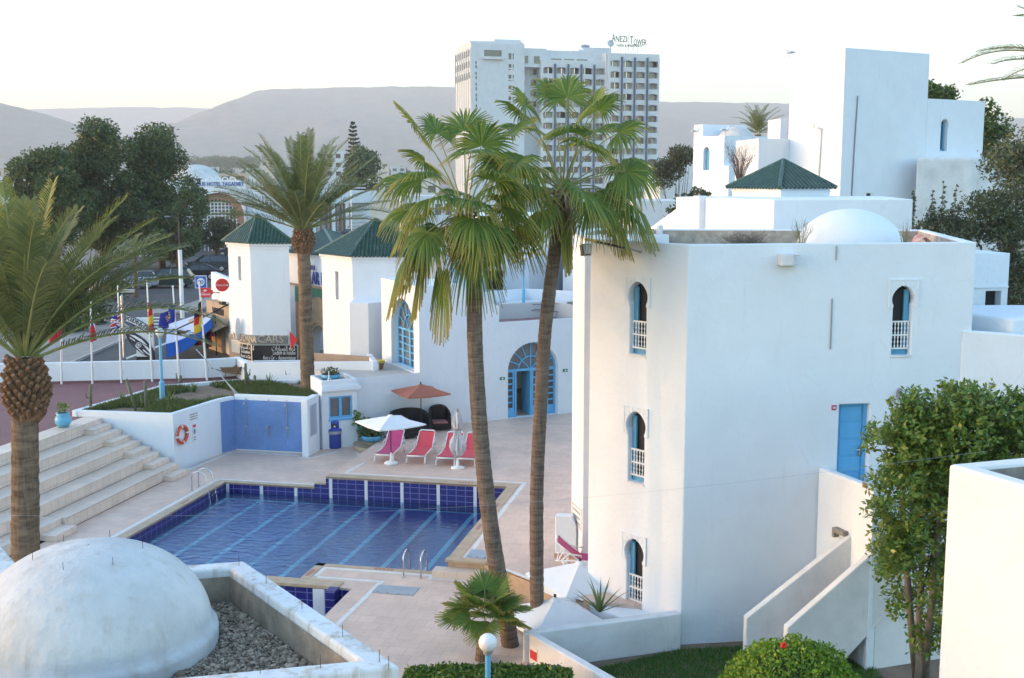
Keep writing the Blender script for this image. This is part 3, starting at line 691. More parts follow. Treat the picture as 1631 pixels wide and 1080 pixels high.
def keyhole_window(par, p0, p1, cx, z0, h, w=.52, r=.31, side=-1, surround=True):
    """blue shutter folded into the reveal, dark pane, turned balustrade, moulded surround"""
    M = fr(p0, p1); zs = z0 + h - .16 - r - .04
    hole = horseshoe(cx, w, z0, zs, r)
    f = MB(M); d = .15
    x0, x1 = cx - w / 2 + .003, cx + w / 2 - .003
    f.bx(x0 - .05, x0 + .03, d, d + .05, z0, zs); f.bx(x1 - .03, x1 + .05, d, d + .05, z0, zs); f.bx(x0, x1, d, d + .05, z0, z0 + .14)
    o = f.build('window', BLUE2, par)
    g = MB(M); g.bx(cx - r - .06, cx + r + .06, d + .06, d + .09, z0 - .02, z0 + h + .05); g.build('pane', DARK, o)
    s = MB(M); xs = cx + side * (w / 2 - .03); s.bx(min(xs, xs - side * .11), max(xs, xs - side * .11), d - .02, d + .03, z0 + .14, z0 + h - .12); s.build('shutter', BLUE2, o)
    b = MB(M); zb = z0 + .15; hb = .62; yb = d - .06
    for z in (zb, zb + hb / 2, zb + hb): b.bx(x0 + .02, x1 - .02, yb - .016, yb + .016, z - .017, z + .017)
    for k in range(6):
        x = x0 + .03 + (x1 - x0 - .06) * k / 5
        for zz in (zb, zb + hb / 2):
            b.lathe([(.008, .0), (.022, .05), (.008, .10), (.022, .155), (.008, .2), (.02, .26), (.008, .31)], 7, (x, yb, zz))
    b.build('balustrade', WHITEP, o)
    sl = MB(M); sl.bx(x0 - .03, x1 + .03, -.025, d, z0 - .05, z0 - .003); sl.build('sill', WHITE2, o, bevel=.008)
    if surround:
        q = MB(M); W2 = w / 2 + .13; zt = z0 + h + .13; zb = zs - .05
        a = [p for p in hole if p[1] >= zs - 1e-6]           # right springing ... left springing
        a = [(cx + (p[0] - cx) * 1.03, p[1] + .004) for p in a]
        poly = [(cx - W2, zt), (cx - W2, zb), (a[-1][0] - .005, zb)] + a[::-1] + [(a[0][0] + .005, zb), (cx + W2, zb), (cx + W2, zt)]
        q.plate(poly, -.022, -.001)
        for e in ((cx - W2, cx - W2 + .025), (cx + W2 - .025, cx + W2)): q.bx(e[0], e[1], -.034, -.022, zb, zt)
        q.bx(cx - W2 + .025, cx + W2 - .025, -.034, -.022, zt - .025, zt)
        hc = zs + math.sqrt(max(0, r * r - w * w / 4))
        for k in range(-6, 7):
            t = pi / 2 + k * .3; c = (cx + cos(t) * (r + .085), -.026, hc + sin(t) * (r + .085))
            if c[2] + .06 > zt - .03 or abs(c[0] - cx) > W2 - .05: continue
            M0 = q.M; q.M = M @ Matrix.Translation(c) @ Matrix.Rotation(-(t - pi / 2), 4, 'Y'); q.box((0, 0, 0), (.035, .014, .10)); q.M = M0
        q.build('surround', WHITE, o)
    return hole

# ======== the tall white house on the right
C0, LW = (3.9, 25.9), (1.89, 28.25)
RR = (10.63, 26.85)
MZ = 9.05
mh = root('white_house', (*C0, 0), 'large white three storey house with keyhole windows and a dome, right of the tall palms', 'house')
foot = [C0, RR, (11.8, 33.5), (2.25, 34.3), (1.62, 30.95), (1.86, 29.95), (3.3, 30.3), (3.3, 29.0), LW]
cl = along(LW, C0, 1016, 7.3); cr = along(C0, RR, 1437, 7.3)
holes_l = [keyhole_window(mh, LW, C0, cl, z, 1.69) for z in (6.42, 3.36, .27)]
holes_r = [keyhole_window(mh, C0, RR, cr, 6.47, 1.62, w=.46, r=.27, side=1)]
d0, d1 = along(C0, RR, 1335, 4.6), along(C0, RR, 1384, 4.6)
door_hole = rect(d0, d1, 3.22, 5.36)
b = MB(); shell(b, foot, -1.2, MZ, {0: holes_r + [door_hole], 8: holes_l}, par=.42, pt=.22, reveal=.3)
b.build('wall', WHITE, mh, bevel=.03, weld=True)
M = fr(C0, RR); b = MB(M)
b.bx(d0, d1, .2, .24, 3.22, 5.36)
for k in range(5): b.bx(d0 + .11, d1 - .11, .185, .2, 3.32 + k * .4, 3.66 + k * .4)
b.bx(d0, d0 + .05, .15, .2, 3.22, 5.36); b.bx(d1 - .09, d1, .15, .2, 3.22, 5.36); b.bx(d0 + .05, d1 - .09, .15, .2, 5.30, 5.36)
dr = b.build('door', BLUE, mh, bevel=.008)
b = MB(M); b.bx(d1 - .17, d1 - .13, .13, .19, 4.1, 4.32); b.tube([(d1 - .15, .12, 4.25), (d1 - .26, .12, 4.25)], .012); b.build('handle', STEEL, dr)
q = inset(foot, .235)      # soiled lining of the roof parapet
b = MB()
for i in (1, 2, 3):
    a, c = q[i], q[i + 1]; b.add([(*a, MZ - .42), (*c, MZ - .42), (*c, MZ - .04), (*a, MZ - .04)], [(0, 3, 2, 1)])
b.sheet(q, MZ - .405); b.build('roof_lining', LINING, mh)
b = MB(); prof = [(1.32 * cos(t), 1.02 * sin(t)) for t in [pi / 2 * k / 16 for k in range(17)]]; prof[-1] = (.02, 1.02)
b.lathe([(1.36, -.05), (1.36, .05)] + prof, 40, (8.55, 29.7, 8.72)); b.build('dome', WHITE, mh, smooth=True)
M = fr(C0, RR); b = MB(M); s0 = along(C0, RR, 1238, 8.7); s1 = along(C0, RR, 1256, 8.7)
b.bx(s0, s1, -.32, -.002, 8.58, 8.82); b.bx(s1, s1 + .15, -.3, -.002, 8.57, 8.6); b.bx(s1, s1 + .16, -.3, -.002, 8.8, 8.83)
b.build('rain_spout', WHITE2, mh, bevel=.01)
b = MB(M)
for px, ya, yb in ((1324, 475, 556), (1328, 391, 414)):
    s = along(C0, RR, px, 7.3); b = MB(M); b.bx(s - .012, s + .012, -.022, -.001, hgt(26.4, yb), hgt(26.4, ya)); b.build('cable_duct', GALV, mh)
b = MB(fr(LW, C0)); b.bx(-.05, 3.0, -.75, -.004, -1.2, .3); b.build('plinth', WHITE, mh, bevel=.04)
M = fr((1.62, 30.95), (1.86, 29.95)); b = MB(M); b.bx(.12, .95, -.02, -.001, 1.25, 1.85)
nb = b.build('notice_board', SIGNW, mh); b = MB(M)
for k in range(3):
    for j in range(5): b.bx(.24 + j * .13, .34 + j * .13, -.024, -.0205, 1.65 - k * .15, 1.71 - k * .15)
b.bx(.15, .92, -.024, -.0205, 1.79, 1.81); b.bx(.15, .92, -.024, -.0205, 1.29, 1.31); b.bx(.15, .17, -.024, -.0205, 1.31, 1.79); b.build('lettering', INKG, nb)
# low white stub beside it
t = root('low_wall_stub', (1.2, 30.6, ZL), 'short white wall stub with a tan foot beside the notice at the house corner', 'wall')
a0, a1 = at(884, 888, ZL), (1.72, 30.3)
b = MB(); M, L = frame(a0, a1); b.M = M; b.plate([(0, ZL), (L, ZL), (L, 1.32), (.45, 1.55), (0, 1.55)], 0, .3); b.build('wall', WHITE, t, bevel=.03)
b = MB(M); b.bx(-.02, L, -.03, -.002, ZL + .002, ZL + .12); b.build('skirting', TANSKIRT, t)

# ======== external stair
t = root('outdoor_staircase', (5, 25.2, 0), 'white outdoor staircase with sloping parapets climbing to the blue door', 'staircase')
A1, A2, B1, B2 = far(1189, 985, 24.75), far(1425, 798, 25.25), far(1254, 1000, 24.1), far(1430, 846, 24.6)
for nm, p, q2, zt0, zt1, soff in (('inner_parapet', A1, A2, A1.z, A2.z, False), ('outer_parapet', B1, B2, B1.z, B2.z, True)):
    M, L = frame(p, q2); b = MB(M)
    poly = [(0, -.3), (L, -.3), (L, zt1), (0, zt0)] if not soff else [(0, -.3), (1.0, -.3), (L, 1.2), (L, zt1), (0, zt0)]
    b.plate(poly, 0, .2); b.build(nm, WHITE2, t, bevel=.025)
b = MB(frame(A1, A2)[0]); N = 13
for k in range(N):
    s = .3 + k * .25; b.bx(s, s + .27, -.44, -.003, max(-.25, .2 * k - .6), -.0 + .2 * k)
b.build('steps', WHITE2, t, bevel=.01)
e0 = onl(C0, RR, along(C0, RR, 1316, 3.9)); e1 = at(1404, 777, 3.9)
M, L = frame(e0, e1); b = MB(M); b.plate([(0, -.3), (L, -.3), (L, 3.9), (0, 3.9)], -.2, -.004); b.build('landing_parapet', WHITE, t, bevel=.025)
b = MB(); b.prism([e0, e1, (10.2, 25.3), (10.6, 26.8)], -.3, 3.0); b.build('landing', WHITE2, t)
s = along(e0, e1, 1352, 2.6); b = MB(M); b.bx(s - .16, s + .25, -.34, -.202, 2.62, 2.72); b.bx(s - .16, s - .08, -.34, -.202, 2.5, 2.62); b.build('bracket', RAWCON, t)
b = MB(M); s = along(e0, e1, 1388, 3.5); b.bx(s - .06, s + .1, -.212, -.201, hgt(25, 772), hgt(25, 764)); b.build('vent', WOOD, t)

# ======== garden walls
def lowwall(name, pts, z0, z1, th, label, m=WHITE, cat='wall', bevel=.03):
    t = root(name, (*pts[0], z0), label, cat)
    for i in range(len(pts) - 1):
        M, L = frame(pts[i], pts[i + 1]); b = MB(M); b.bx(-th / 2 * (i > 0), L, 0, th, z0, z1 + .002 * i)
        b.build('wall', m, t, bevel=bevel)
    return t
GZ = hgt(25.88, 971); G0 = at(833, 1003, GZ)
gw = root('garden_wall', (*G0, 0), 'low white angled garden wall with red and blue notices around the lawn', 'wall')
G1 = (3.9, 25.87); G2 = (4.1, 18.6)
d = Vector((G1[0] - G0[0], G1[1] - G0[1])).normalized(); nn = Vector((-d.y, d.x))
e = Vector((G2[0] - G0[0], G2[1] - G0[1])).normalized()
b = MB(); 
g2 = (G0[0] + .02, G0[1] - .24); b.prism([g2, (G1[0] - .03, G1[1] - .24), (G1[0] - .12, G1[1] + .02), G0], -1.2, GZ)
b.prism([(G0[0] - .002, G0[1]), G2, (G2[0] + .26, G2[1] + .1), (G0[0] + .27, G0[1] - .1)], -1.2, GZ - .003)
b.build('wall', WHITE2, gw, bevel=.03, weld=False)
M = frame(G0, G2)[0]; b = MB(M); b.bx(.30, .58, -.012, -.001, -.2, .4); n1 = b.build('notice', SIGNW, gw)
b = MB(M); b.bx(.31, .57, -.016, -.0125, .12, .32); b.build('red_panel', REDPL, n1)
b = MB(M)
for k in range(4): b.bx(.34, .54, -.016, -.0125, .05 * k - .15, .05 * k - .13)
b.build('lettering', INKG, n1)
b = MB(M); b.bx(1.34, 1.52, -.012, -.001, .1, .36); n2 = b.build('notice', SIGNBLUE, gw)
b = MB(M); b.bx(1.38, 1.48, -.015, -.0125, .16, .22); b.bx(1.36, 1.5, -.015, -.0125, .28, .295); b.bx(1.36, 1.5, -.015, -.0125, .315, .33); b.build('lettering', WHITEINK, n2)

# ======== right edge block (near)
E0 = at(1511, 739, 7.57); d = radians(-25)
E1 = (E0[0] - sin(d) * 5, E0[1] - cos(d) * 5)
nb = root('roof_block', (*E0, 0), 'near white plastered roof block with an open weathered top at the right edge', 'building')
fp = [E0, E1, (E1[0] + 4, E1[1] + 1.2), (E0[0] + 4, E0[1] + 1.35)]
b = MB(); shell(b, fp, -1, 7.57, par=.5, pt=.2); b.build('wall', plaster('near plaster', (.70, .695, .69), stain=.1, dirt=(.5, .44, .38), dirt_amt=.25), nb, bevel=.035, weld=True)
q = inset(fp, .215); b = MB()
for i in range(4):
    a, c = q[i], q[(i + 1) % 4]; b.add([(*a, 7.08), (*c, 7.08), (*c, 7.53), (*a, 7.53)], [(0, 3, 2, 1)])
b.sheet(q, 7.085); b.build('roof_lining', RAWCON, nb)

# ======== near roof with the dome and pebbles
RZ = 5.9
A_ = at(388, 893, RZ); B_ = at(637, 1061, RZ); dv = Vector((-.97, -.235)).normalized() * 7.0
fr_poly = [B_, A_, (A_[0] + dv.x, A_[1] + dv.y), (B_[0] + dv.x, B_[1] + dv.y)]
nr = root('domed_roof_house', (*B_, 0), 'near white flat roofed house with a large limewashed dome and a pebble roof', 'house')
b = MB(); shell(b, fr_poly, -1, RZ, par=.46, pt=.24); b.build('wall', ROOFWALL, nr, bevel=.03, weld=True)
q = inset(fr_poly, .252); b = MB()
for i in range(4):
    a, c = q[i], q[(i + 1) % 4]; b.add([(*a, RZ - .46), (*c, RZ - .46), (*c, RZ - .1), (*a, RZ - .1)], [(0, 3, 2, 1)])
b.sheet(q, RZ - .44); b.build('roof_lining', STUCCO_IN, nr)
DC = (-4.53, 12.1)
b = MB(); prof = []
for k in range(25):
    t = pi / 2 * k / 24; prof.append((1.26 * cos(t) ** .93 if k < 24 else .01, .98 * sin(t)))
b.lathe([(1.315, -.4), (1.325, -.05), (1.32, 0.0)] + [(1.285, .03)] + prof[1:], 64, (*DC, RZ - .26))
dm = b.build('dome', DOMEWHITE, nr, smooth=True)
PINS = []
for k in range(5): p = Vector(A_) + (Vector(B_) - Vector(A_)) * (k / 4 if k else .04); PINS.append((p.x - .1, p.y - .06, RZ))
for k in range(3): p = Vector(B_) + dv * (k * .08 + .03); PINS.append((p.x, p.y + .14, RZ))
for az in (0.3, 1.5, 2.4, 3.6, 4.6, 5.5): z = .88; rr = 1.26 * cos(math.asin(z / .98)); PINS.append((DC[0] + rr * cos(az), DC[1] + rr * sin(az), RZ - .3 + z))
for x, y, z in PINS: b = MB(); b.tube([(x, y, z - .02), (x, y, z + .13)], .003, 5); b.build('bird_pin', BLACKM, nr)
# pebbles: one uncountable bed
base = []
bmq = bmesh.new(); bmesh.ops.create_icosphere(bmq, subdivisions=2, radius=1); bv = np.array([v.co[:] for v in bmq.verts]); bf = np.array([[v.index for v in f.verts] for f in bmq.faces]); bmq.free()
V = []; F = []; k = 0; rng = np.random.default_rng(3)
qa = [Vector(p) for p in inset(fr_poly, .27)]
o_ = qa[0]; ex = qa[1] - qa[0]; ey = qa[3] - qa[0]
while k < 13000:
    u, v = rng.random(), rng.random() ** 1.3 * .75
    p = o_ + ex * u + ey * v
    if hypot(p.x - DC[0], p.y - DC[1]) < 1.33: continue
    s = float(np.clip((rng.lognormal(-4.35, .36) if k > 45 else rng.uniform(.03, .06)), .008, .06)); sc = np.array([s * rng.uniform(.8, 1.3), s * rng.uniform(.8, 1.3), s * rng.uniform(.5, .8)])
    a = rng.uniform(0, 6.28); ca, sa = cos(a), sin(a); pv = bv * (1 + .12 * rng.standard_normal((len(bv), 1))) * sc
    V.append(np.column_stack([pv[:, 0] * ca - pv[:, 1] * sa + p.x, pv[:, 0] * sa + pv[:, 1] * ca + p.y, pv[:, 2] + RZ - .43 + s * .3 + rng.uniform(0, .02)])); F.append(bf + k * len(bv)); k += 1
peb = leafmat('roof pebble', (.12, .09, .062), (.40, .32, .24), trans=0, rough=.9)
o = fast_mesh('pebbles', np.vstack(V), np.vstack(F), peb, smooth=True)
tag(o, 'grey brown river pebbles spread over the flat roof beside the near dome', 'pebbles', kind='stuff')
# neighbouring parapet at the far left
a0, a1 = at(-40, 820, RZ), at(36, 908, RZ)
nw = root('parapet_wall', (*a1, 0), 'weathered white parapet end at the left edge behind the near dome', 'wall')
M, L = frame(a0, a1); b = MB(M); b.bx(0, L, -.3, .0, -1, RZ); b.build('wall', ROOFWALL, nw, bevel=.03)

# ======== raised blocks behind the white house
t = root('white_annex', (8, 36, 0), 'low white flat block behind the roof dome, carrying the green tiled pavilion', 'building')
fp = [(8.0, 36.0), (12.45, 36.6), (13.6, 43.6), (6.1, 42.3), (5.75, 41.3)]
b = MB(); shell(b, fp, 0, hgt(36, 318)); b.build('wall', WHITE, t, bevel=.03, weld=True)
p0, p1 = (5.35, 42.6), (6.55, 39.6)
M, L = frame(p0, p1); b = MB(M); b.plate([(-.1, 0), (L, 0), (L, 9.92), (L - .35, 9.92), (-.1, 8.75)], -.3, -.02); b.build('sloping_wall', WHITE, t, bevel=.02)
def tiled_roof(par, ring4, apex, z, over=.12, n=14, name='roof', ridge2=None):
    """hipped roof of half-round glazed tiles with ridge rolls; ridge2 = second apex for a hip roof"""
    R4 = [Vector((p[0], p[1], z)) for p in ring4]; b = MB(); nn = 4
    ap = [Vector(apex)] * 4
    for i in range(4):
        a, c = R4[i], R4[(i + 1) % 4]; p = ap[i]
        b.add([tuple(a), tuple(c), tuple(p)], [(0, 1, 2)])
        L = (c - a).length; e = (c - a) / L; f = (p - a).dot(e); foot_ = a + e * f; up = p - foot_
        m = max(4, int(L / .17))
        for k in range(m):
            s = (k + .5) / m * L; fc = s / f if s < f else (L - s) / (L - f)
            q0 = a + e * s; q1 = q0 + up * fc
            nrm = e.cross(up).normalized()
            b.tube([tuple(q0 - up.normalized() * .04 + nrm * .005), tuple(q1 + nrm * .005)], L / m * .30, 6)
        b.tube([tuple(a), tuple(p)], .075, 8)
    b.add([tuple(p) for p in R4], [(3, 2, 1, 0)])
    return b.build(name, ROOFT, par, smooth=False)
t = root('tiled_pavilion', (9.9, 43.5, 9.5), 'small white pavilion with a green pyramid tile roof below the tall white tower', 'pavilion')
PV = [(9.3, 41.0), (11.55, 42.0), (10.4, 45.0), (8.0, 44.1)]
b = MB(); shell(b, inset(PV, .16), 9.0, hgt(41, 301)); b.build('wall', WHITE, t, bevel=.02, weld=True)
b = MB(); b.prism(inset(PV, .06), hgt(41, 301), hgt(41, 299.4)); b.prism(inset(PV, .11), hgt(41, 306), hgt(41, 304)); b.build('cornice', WHITE, t, bevel=.01)
tiled_roof(t, PV, (9.85, 43.0, hgt(43, 255)), hgt(41, 299))

# tall tower
T0, T1 = (17.24, 62.0), (22.7, 65.1); T2, T3 = (20.7, 68.6), (15.24, 65.5); W1 = (26.75, 67.4); zt = 17.2; zw = hgt(65.1, 157)
t = root('white_tower_house', (*T0, 8), 'tall plain white cubic tower house with a lower wing on the skyline at right', 'house')
b = MB(); shell(b, [T0, T1, T2, T3], 4, zt, par=.25, pt=.25); b.build('tower', WHITE, t, bevel=.03, weld=True)
sw = along(T1, W1, 1504, 13); wh = arch(sw, .56, 12.0, 13.45)
b = MB(); shell(b, [T1, W1, (24.9, 71), T2], 4, zw, {0: [wh]}, reveal=.35); b.build('wing', WHITE, t, bevel=.03, weld=True)
M = fr(T1, W1); b = MB(M); b.bx(sw - .3, sw + .3, .34, .38, 11.95, 13.8); o = b.build('window', DARK, t)
b = MB(M); b.bx(sw + .12, sw + .2, .2, .33, 12.02, 13.5); b.bx(sw - .27, sw + .27, .2, .33, 12.01, 12.1); b.build('frame', BLUE2, o)
b = MB(M); b.plate([(sw - .36, 13.3), (sw - .36, 13.95), (sw + .36, 13.95), (sw + .36, 13.3), (sw + .31, 13.3)] + [(sw + .31 * cos(k * pi / 10), 13.47 + .3 * sin(k * pi / 10)) for k in range(11)] + [(sw - .31, 13.3)], -.03, -.002); b.build('surround', WHITE, o)
M = fr(T0, T1); s = along(T0, T1, 1385, 9.6); b = MB(M); z = hgt(63.5, 313); b.bx(s - .28, s + .28, -.01, .02, z - .22, z + .22); o = b.build('window', WHITE2, t)
b = MB(M); b.bx(s - .24, s + .05, -.014, -.0105, z - .18, z + .18); b.build('pane', DARK, o)
s = along(T0, T1, 1360, 12); b = MB(M); b.tube([(s + .1, -.03, hgt(62.6, 153)), (s, -.03, hgt(62.6, 235)), (s - .06, -.03, hgt(62.6, 318))], .035, 6); b.build('cable', INKG, t)
M = fr(T3, T0); s = along(T3, T0, 1308, 12); b = MB(M); b.tube([(s - .1, -.05, hgt(63.5, 290)), (s, -.05, hgt(63.5, 206)), (s - .02, -.3, hgt(63.5, 204)), (s - .3, -.3, hgt(63.5, 204)), (s - .3, -.3, hgt(63.5, 197))], .05, 6); b.build('pipe', WHITE2, t)
b = MB(); b.prism([(21.6, 63.3), (24.9, 64.0), (25.2, 64.3), (28.6, 68), (27, 69), (23.5, 66.2)], 4, hgt(64, 250)); b.build('lower_block', WHITE2, t, bevel=.2, seg=4)
b = MB(); b.prism([(13.35, 64.2), (15.35, 65.45), (16.4, 70), (13, 69)], 4, hgt(66, 222)); b.prism([(15.0, 66.5), (15.5, 66.8), (15.5, 69), (14.8, 68.8)], hgt(66, 222), hgt(66, 188)); b.build('rear_block', WHITE, t, bevel=.03)

# house far left of the tower
H0 = (17.0, 95.0); H1 = (22.6, 98.2); H3 = (15.05, 98.4); H2 = (20.6, 101.6); hz = hgt(95, 216)
t = root('distant_white_house', (*H0, 6), 'distant white house with one blue keyhole window and a small dome, left of the tower', 'house')
sw = along(H3, H0, 1125, 12); wh = arch(sw, .8, hgt(97, 271), hgt(97, 242))
b = MB(); shell(b, [H0, H1, H2, H3], 3, hz, {3: [wh]}, par=.3, reveal=.3); b.build('wall', WHITE, t, bevel=.03, weld=True)
M = fr(H3, H0); b = MB(M); b.bx(sw - .42, sw + .42, .28, .32, hgt(97, 272), hgt(97, 235)); b.build('window', BLUE2, t)
b = MB(); b.prism([(17.3, 94.4), (21.3, 96.6), (20.9, 97.4), (16.9, 95.2)], 3, hgt(95, 264)); b.build('porch', WHITE, t, bevel=.03)
b = MB(); b.prism([(15.9, 99), (20, 101.3), (19.4, 102.3), (15.3, 100)], hz - .3, hgt(99, 198)); b.build('roof_block', WHITE, t, bevel=.03)
b = MB(); b.lathe([(1.5 * cos(k * pi / 20), 1.2 * sin(k * pi / 20)) for k in range(10)] + [(.01, 1.2)], 24, (18.6, 98.6, hz - .3)); b.build('dome', DOMEWHITE, t, smooth=True)
# ======== arcade wing at the far side of the deck
AW0, AW1 = (-6.7, 45.55), (2.95, 50.2)
aw = root('arcade_wing', (*AW0, ZL), 'white wing with a tall arched side window and big blue arched doorway', 'building')
zr = hgt(46.9, 594)
sc = along(AW0, AW1, 668, 4); Cw = onl(AW0, AW1, sc); LA = hypot(AW1[0] - AW0[0], AW1[1] - AW0[1])
s735, s795 = along(AW0, AW1, 735, 5.5), along(AW0, AW1, 795, 4.7)
zA = hgt(Cw[1], 456); zB = hgt(48.8, 487); zC = hgt(49, 511.5); zD = hgt(50.2, 508)
sl_, sr_ = along(AW0, AW1, 809, 1.5), along(AW0, AW1, 889, 1.5); cx = (sl_ + sr_) / 2; wd = sr_ - sl_
zap = hgt(49.4, 544)
dh = arch(cx, wd, ZL + .002, zap - wd / 2, 20)
b = MB(); top = [(0, ZL - .5), (LA, ZL - .5), (LA, zC), (s795, zC), (s795, zB), (s735, zA), (sc, zA), (sc, zr), (0, zr)]
facade(b, AW0, AW1, 0, 0, [dh], .35, top=top)
df = Vector((AW1[0] - AW0[0], AW1[1] - AW0[1])).normalized(); away = Vector((-df.y, df.x))
ss = None
SW_ = (Cw[0] + away.x * 6, Cw[1] + away.y * 6)
sfar = along(Cw, SW_, 608, 4); Fw = onl(Cw, SW_, sfar)
wl, wr2 = sfar - along(Cw, SW_, 623, 4), sfar - along(Cw, SW_, 659, 4)
wzap = hgt(48.3, 477); ww = wr2 - wl; wzb = hgt(47.7, 592)
sh = arch((wl + wr2) / 2, ww, wzb, wzap - ww / 2, 16)
facade(b, Fw, Cw, zr - 1.5, zA, [sh], .4)
bk = (Fw[0] + df.x * (s735 - sc), Fw[1] + df.y * (s735 - sc)); bk2 = (Fw[0] + df.x * (s795 - sc), Fw[1] + df.y * (s795 - sc)); bk3 = (Fw[0] + df.x * (LA - sc), Fw[1] + df.y * (LA - sc))
P735, P795 = onl(AW0, AW1, s735), onl(AW0, AW1, s795)
b.add([(*Cw, zA), (*P735, zA), (*bk, zA), (*Fw, zA)], [(0, 1, 2, 3)])
b.add([(*P735, zA), (*P795, zB), (*bk2, zB), (*bk, zA)], [(0, 1, 2, 3)])
b.add([(*P795, zB), (*P795, zC), (*bk2, zC), (*bk2, zB)], [(0, 1, 2, 3)])
b.add([(*Fw, zr - 1.5), (*Fw, zA), (*bk, zA), (*bk2, zB), (*bk2, zr - 1.5)], [(0, 1, 2, 3, 4)])
b.build('wall', WHITE, aw)
b = MB(); b.sheet([P795, AW1, bk3, bk2], zC - .22); b.build('roof', MAROON, aw)
b = MB(); 
M = fr(P795, AW1); L2 = LA - s795; b.M = M; b.bx(.02, L2, .01, .2, zC - .25, zC - .003); b.build('parapet', WHITE2, aw, bevel=.02)
# doorway joinery: fan light, side lights, double door with the left leaf open
M = fr(AW0, AW1); f = MB(M); dy = .28; zs = zap - wd / 2; t_ = .045
def bar(mb, p, q, y, w=.05, th=.05):
    d = Vector((q[0] - p[0], 0, q[1] - p[1])); L = d.length; ang = atan2(d.z, d.x); M0 = mb.M
    mb.M = M0 @ Matrix.Translation(((p[0] + q[0]) / 2, y, (p[1] + q[1]) / 2)) @ Matrix.Rotation(-ang, 4, 'Y'); mb.box((0, 0, 0), (L, th, w)); mb.M = M0
def arc_bar(mb, cx, cz, r, a0, a1, y, w=.05, n=16):
    pts = [(cx + r * cos(a0 + (a1 - a0) * k / n), cz + r * sin(a0 + (a1 - a0) * k / n)) for k in range(n + 1)]
    for k in range(n): bar(mb, pts[k], pts[k + 1], y, w)
Rr = wd / 2
arc_bar(f, cx, zs, Rr - .035, 0, pi, dy, .07, 20); arc_bar(f, cx, zs, Rr * .48, 0, pi, dy, .05)
for k in range(9):
    a = pi * (k + .0) / 8
    if k in (0, 8): continue
    bar(f, (cx + (Rr * .48 if k % 1 == 0 else 0) * cos(a), zs + Rr * .48 * sin(a)), (cx + Rr * cos(a) * .97, zs + Rr * sin(a) * .97), dy, .045)
for a in (pi / 4, pi / 2, 3 * pi / 4): bar(f, (cx, zs), (cx + Rr * .48 * cos(a), zs + Rr * .48 * sin(a)), dy + .002, .04)
f.bx(cx - Rr, cx + Rr, dy - .04, dy + .04, zs - .05, zs + .05)
fl_ = f.build('fan_light', BLUE, aw)
b = MB(M); b.bx(cx - Rr, cx + Rr, dy + .04, dy + .05, zs, zs + Rr); b.build('pane', GLASSG, fl_)
def leaf(name, x0, x1, rows, open_=0):
    f = MB(M); z0 = ZL + .02; z1 = zs - .05; zk = z0 + .35
    f.bx(x0, x0 + .07, dy - .025, dy + .025, z0, z1); f.bx(x1 - .07, x1, dy - .025, dy + .025, z0, z1)
    f.bx(x0 + .07, x1 - .07, dy - .02, dy + .02, z0, zk)
    for k in range(rows + 1):
        z = zk + (z1 - zk) * k / rows; f.bx(x0 + .07, x1 - .07, dy - .018, dy + .018, z - .03, z + .03)
    o = f.build(name, BLUE, aw); g = MB(M); g.bx(x0 + .02, x1 - .02, dy + .03, dy + .036, zk, z1); g.build('pane', GLASS, o); return o
leaf('side_light', cx - Rr + .02, cx - Rr + .42, 6); leaf('side_light', cx + Rr - .42, cx + Rr - .02, 6)
leaf('door', cx + .06, cx + Rr - .46, 5)
f = MB(M); f.bx(cx - Rr + .44, cx - Rr + .52, dy - .04, dy + .04, ZL, zs); f.bx(cx + Rr - .52, cx + Rr - .44, dy - .04, dy + .04, ZL, zs)
f.bx(cx - .02, cx + .05, dy - .02, dy + .8, ZL + .02, zs - .05); f.build('door_frame', BLUE, aw)
lobby = mat('lobby wall', (.55, .54, .52), .8); b = MB(M)
b.bx(cx - 2.4, cx + 2.4, 2.6, 2.65, ZL, 5); b.bx(cx - 2.4, cx - 2.35, .5, 2.6, ZL, 5); b.bx(cx + 2.35, cx + 2.4, .5, 2.6, ZL, 5); b.build('lobby', lobby, aw)
b = MB(M); b.bx(cx - .75, cx - .45, 2.55, 2.59, 1.6, 2.5); b.build('lobby_picture', DARK, aw)
# tall side window
M = fr(Fw, Cw); wc = (wl + wr2) / 2; f = MB(M); dy = .34; zs = wzap - ww / 2; r0 = ww / 2
arc_bar(f, wc, zs, r0 - .03, 0, pi, dy, .06, 16); arc_bar(f, wc, zs, r0 * .48, 0, pi, dy, .04)
for k in range(1, 8):
    a = pi * k / 8; bar(f, (wc + r0 * .48 * cos(a), zs + r0 * .48 * sin(a)), (wc + r0 * .97 * cos(a), zs + r0 * .97 * sin(a)), dy, .035)
for a in (pi / 4, pi / 2, 3 * pi / 4): bar(f, (wc, zs), (wc + r0 * .48 * cos(a), zs + r0 * .48 * sin(a)), dy + .002, .035)
f.bx(wc - r0, wc + r0, dy - .04, dy + .04, zs - .06, zs + .02)
for x in (-1, -.62, -.56, 0, .05, .6, .95): f.bx(wc + x * r0, wc + x * r0 + .07, dy - .03, dy + .03, wzb, zs - .06)
for k in range(6): z = wzb + (zs - .06 - wzb) * k / 5; f.bx(wc - r0, wc + r0, dy - .02, dy + .02, z, z + .05)
o = f.build('arched_window', BLUE, aw); b = MB(M); b.bx(wc - r0 - .05, wc + r0 + .05, dy + .04, dy + .05, wzb, wzap + .05); b.build('pane', GLASSG, o)
# small signs either side of the doorway
M = fr(AW0, AW1)
for px, py in ((800, 599), (900, 594)):
    s = along(AW0, AW1, px, 2.3); z = hgt(49.2, py); b = MB(M); b.bx(s - .11, s + .11, -.03, -.002, z - .06, z + .06)
    o = b.build('exit_sign', SIGNGREEN, aw); b = MB(M); b.bx(s - .03, s + .04, -.034, -.0305, z - .03, z + .03); b.build('pictogram', WHITEINK, o)

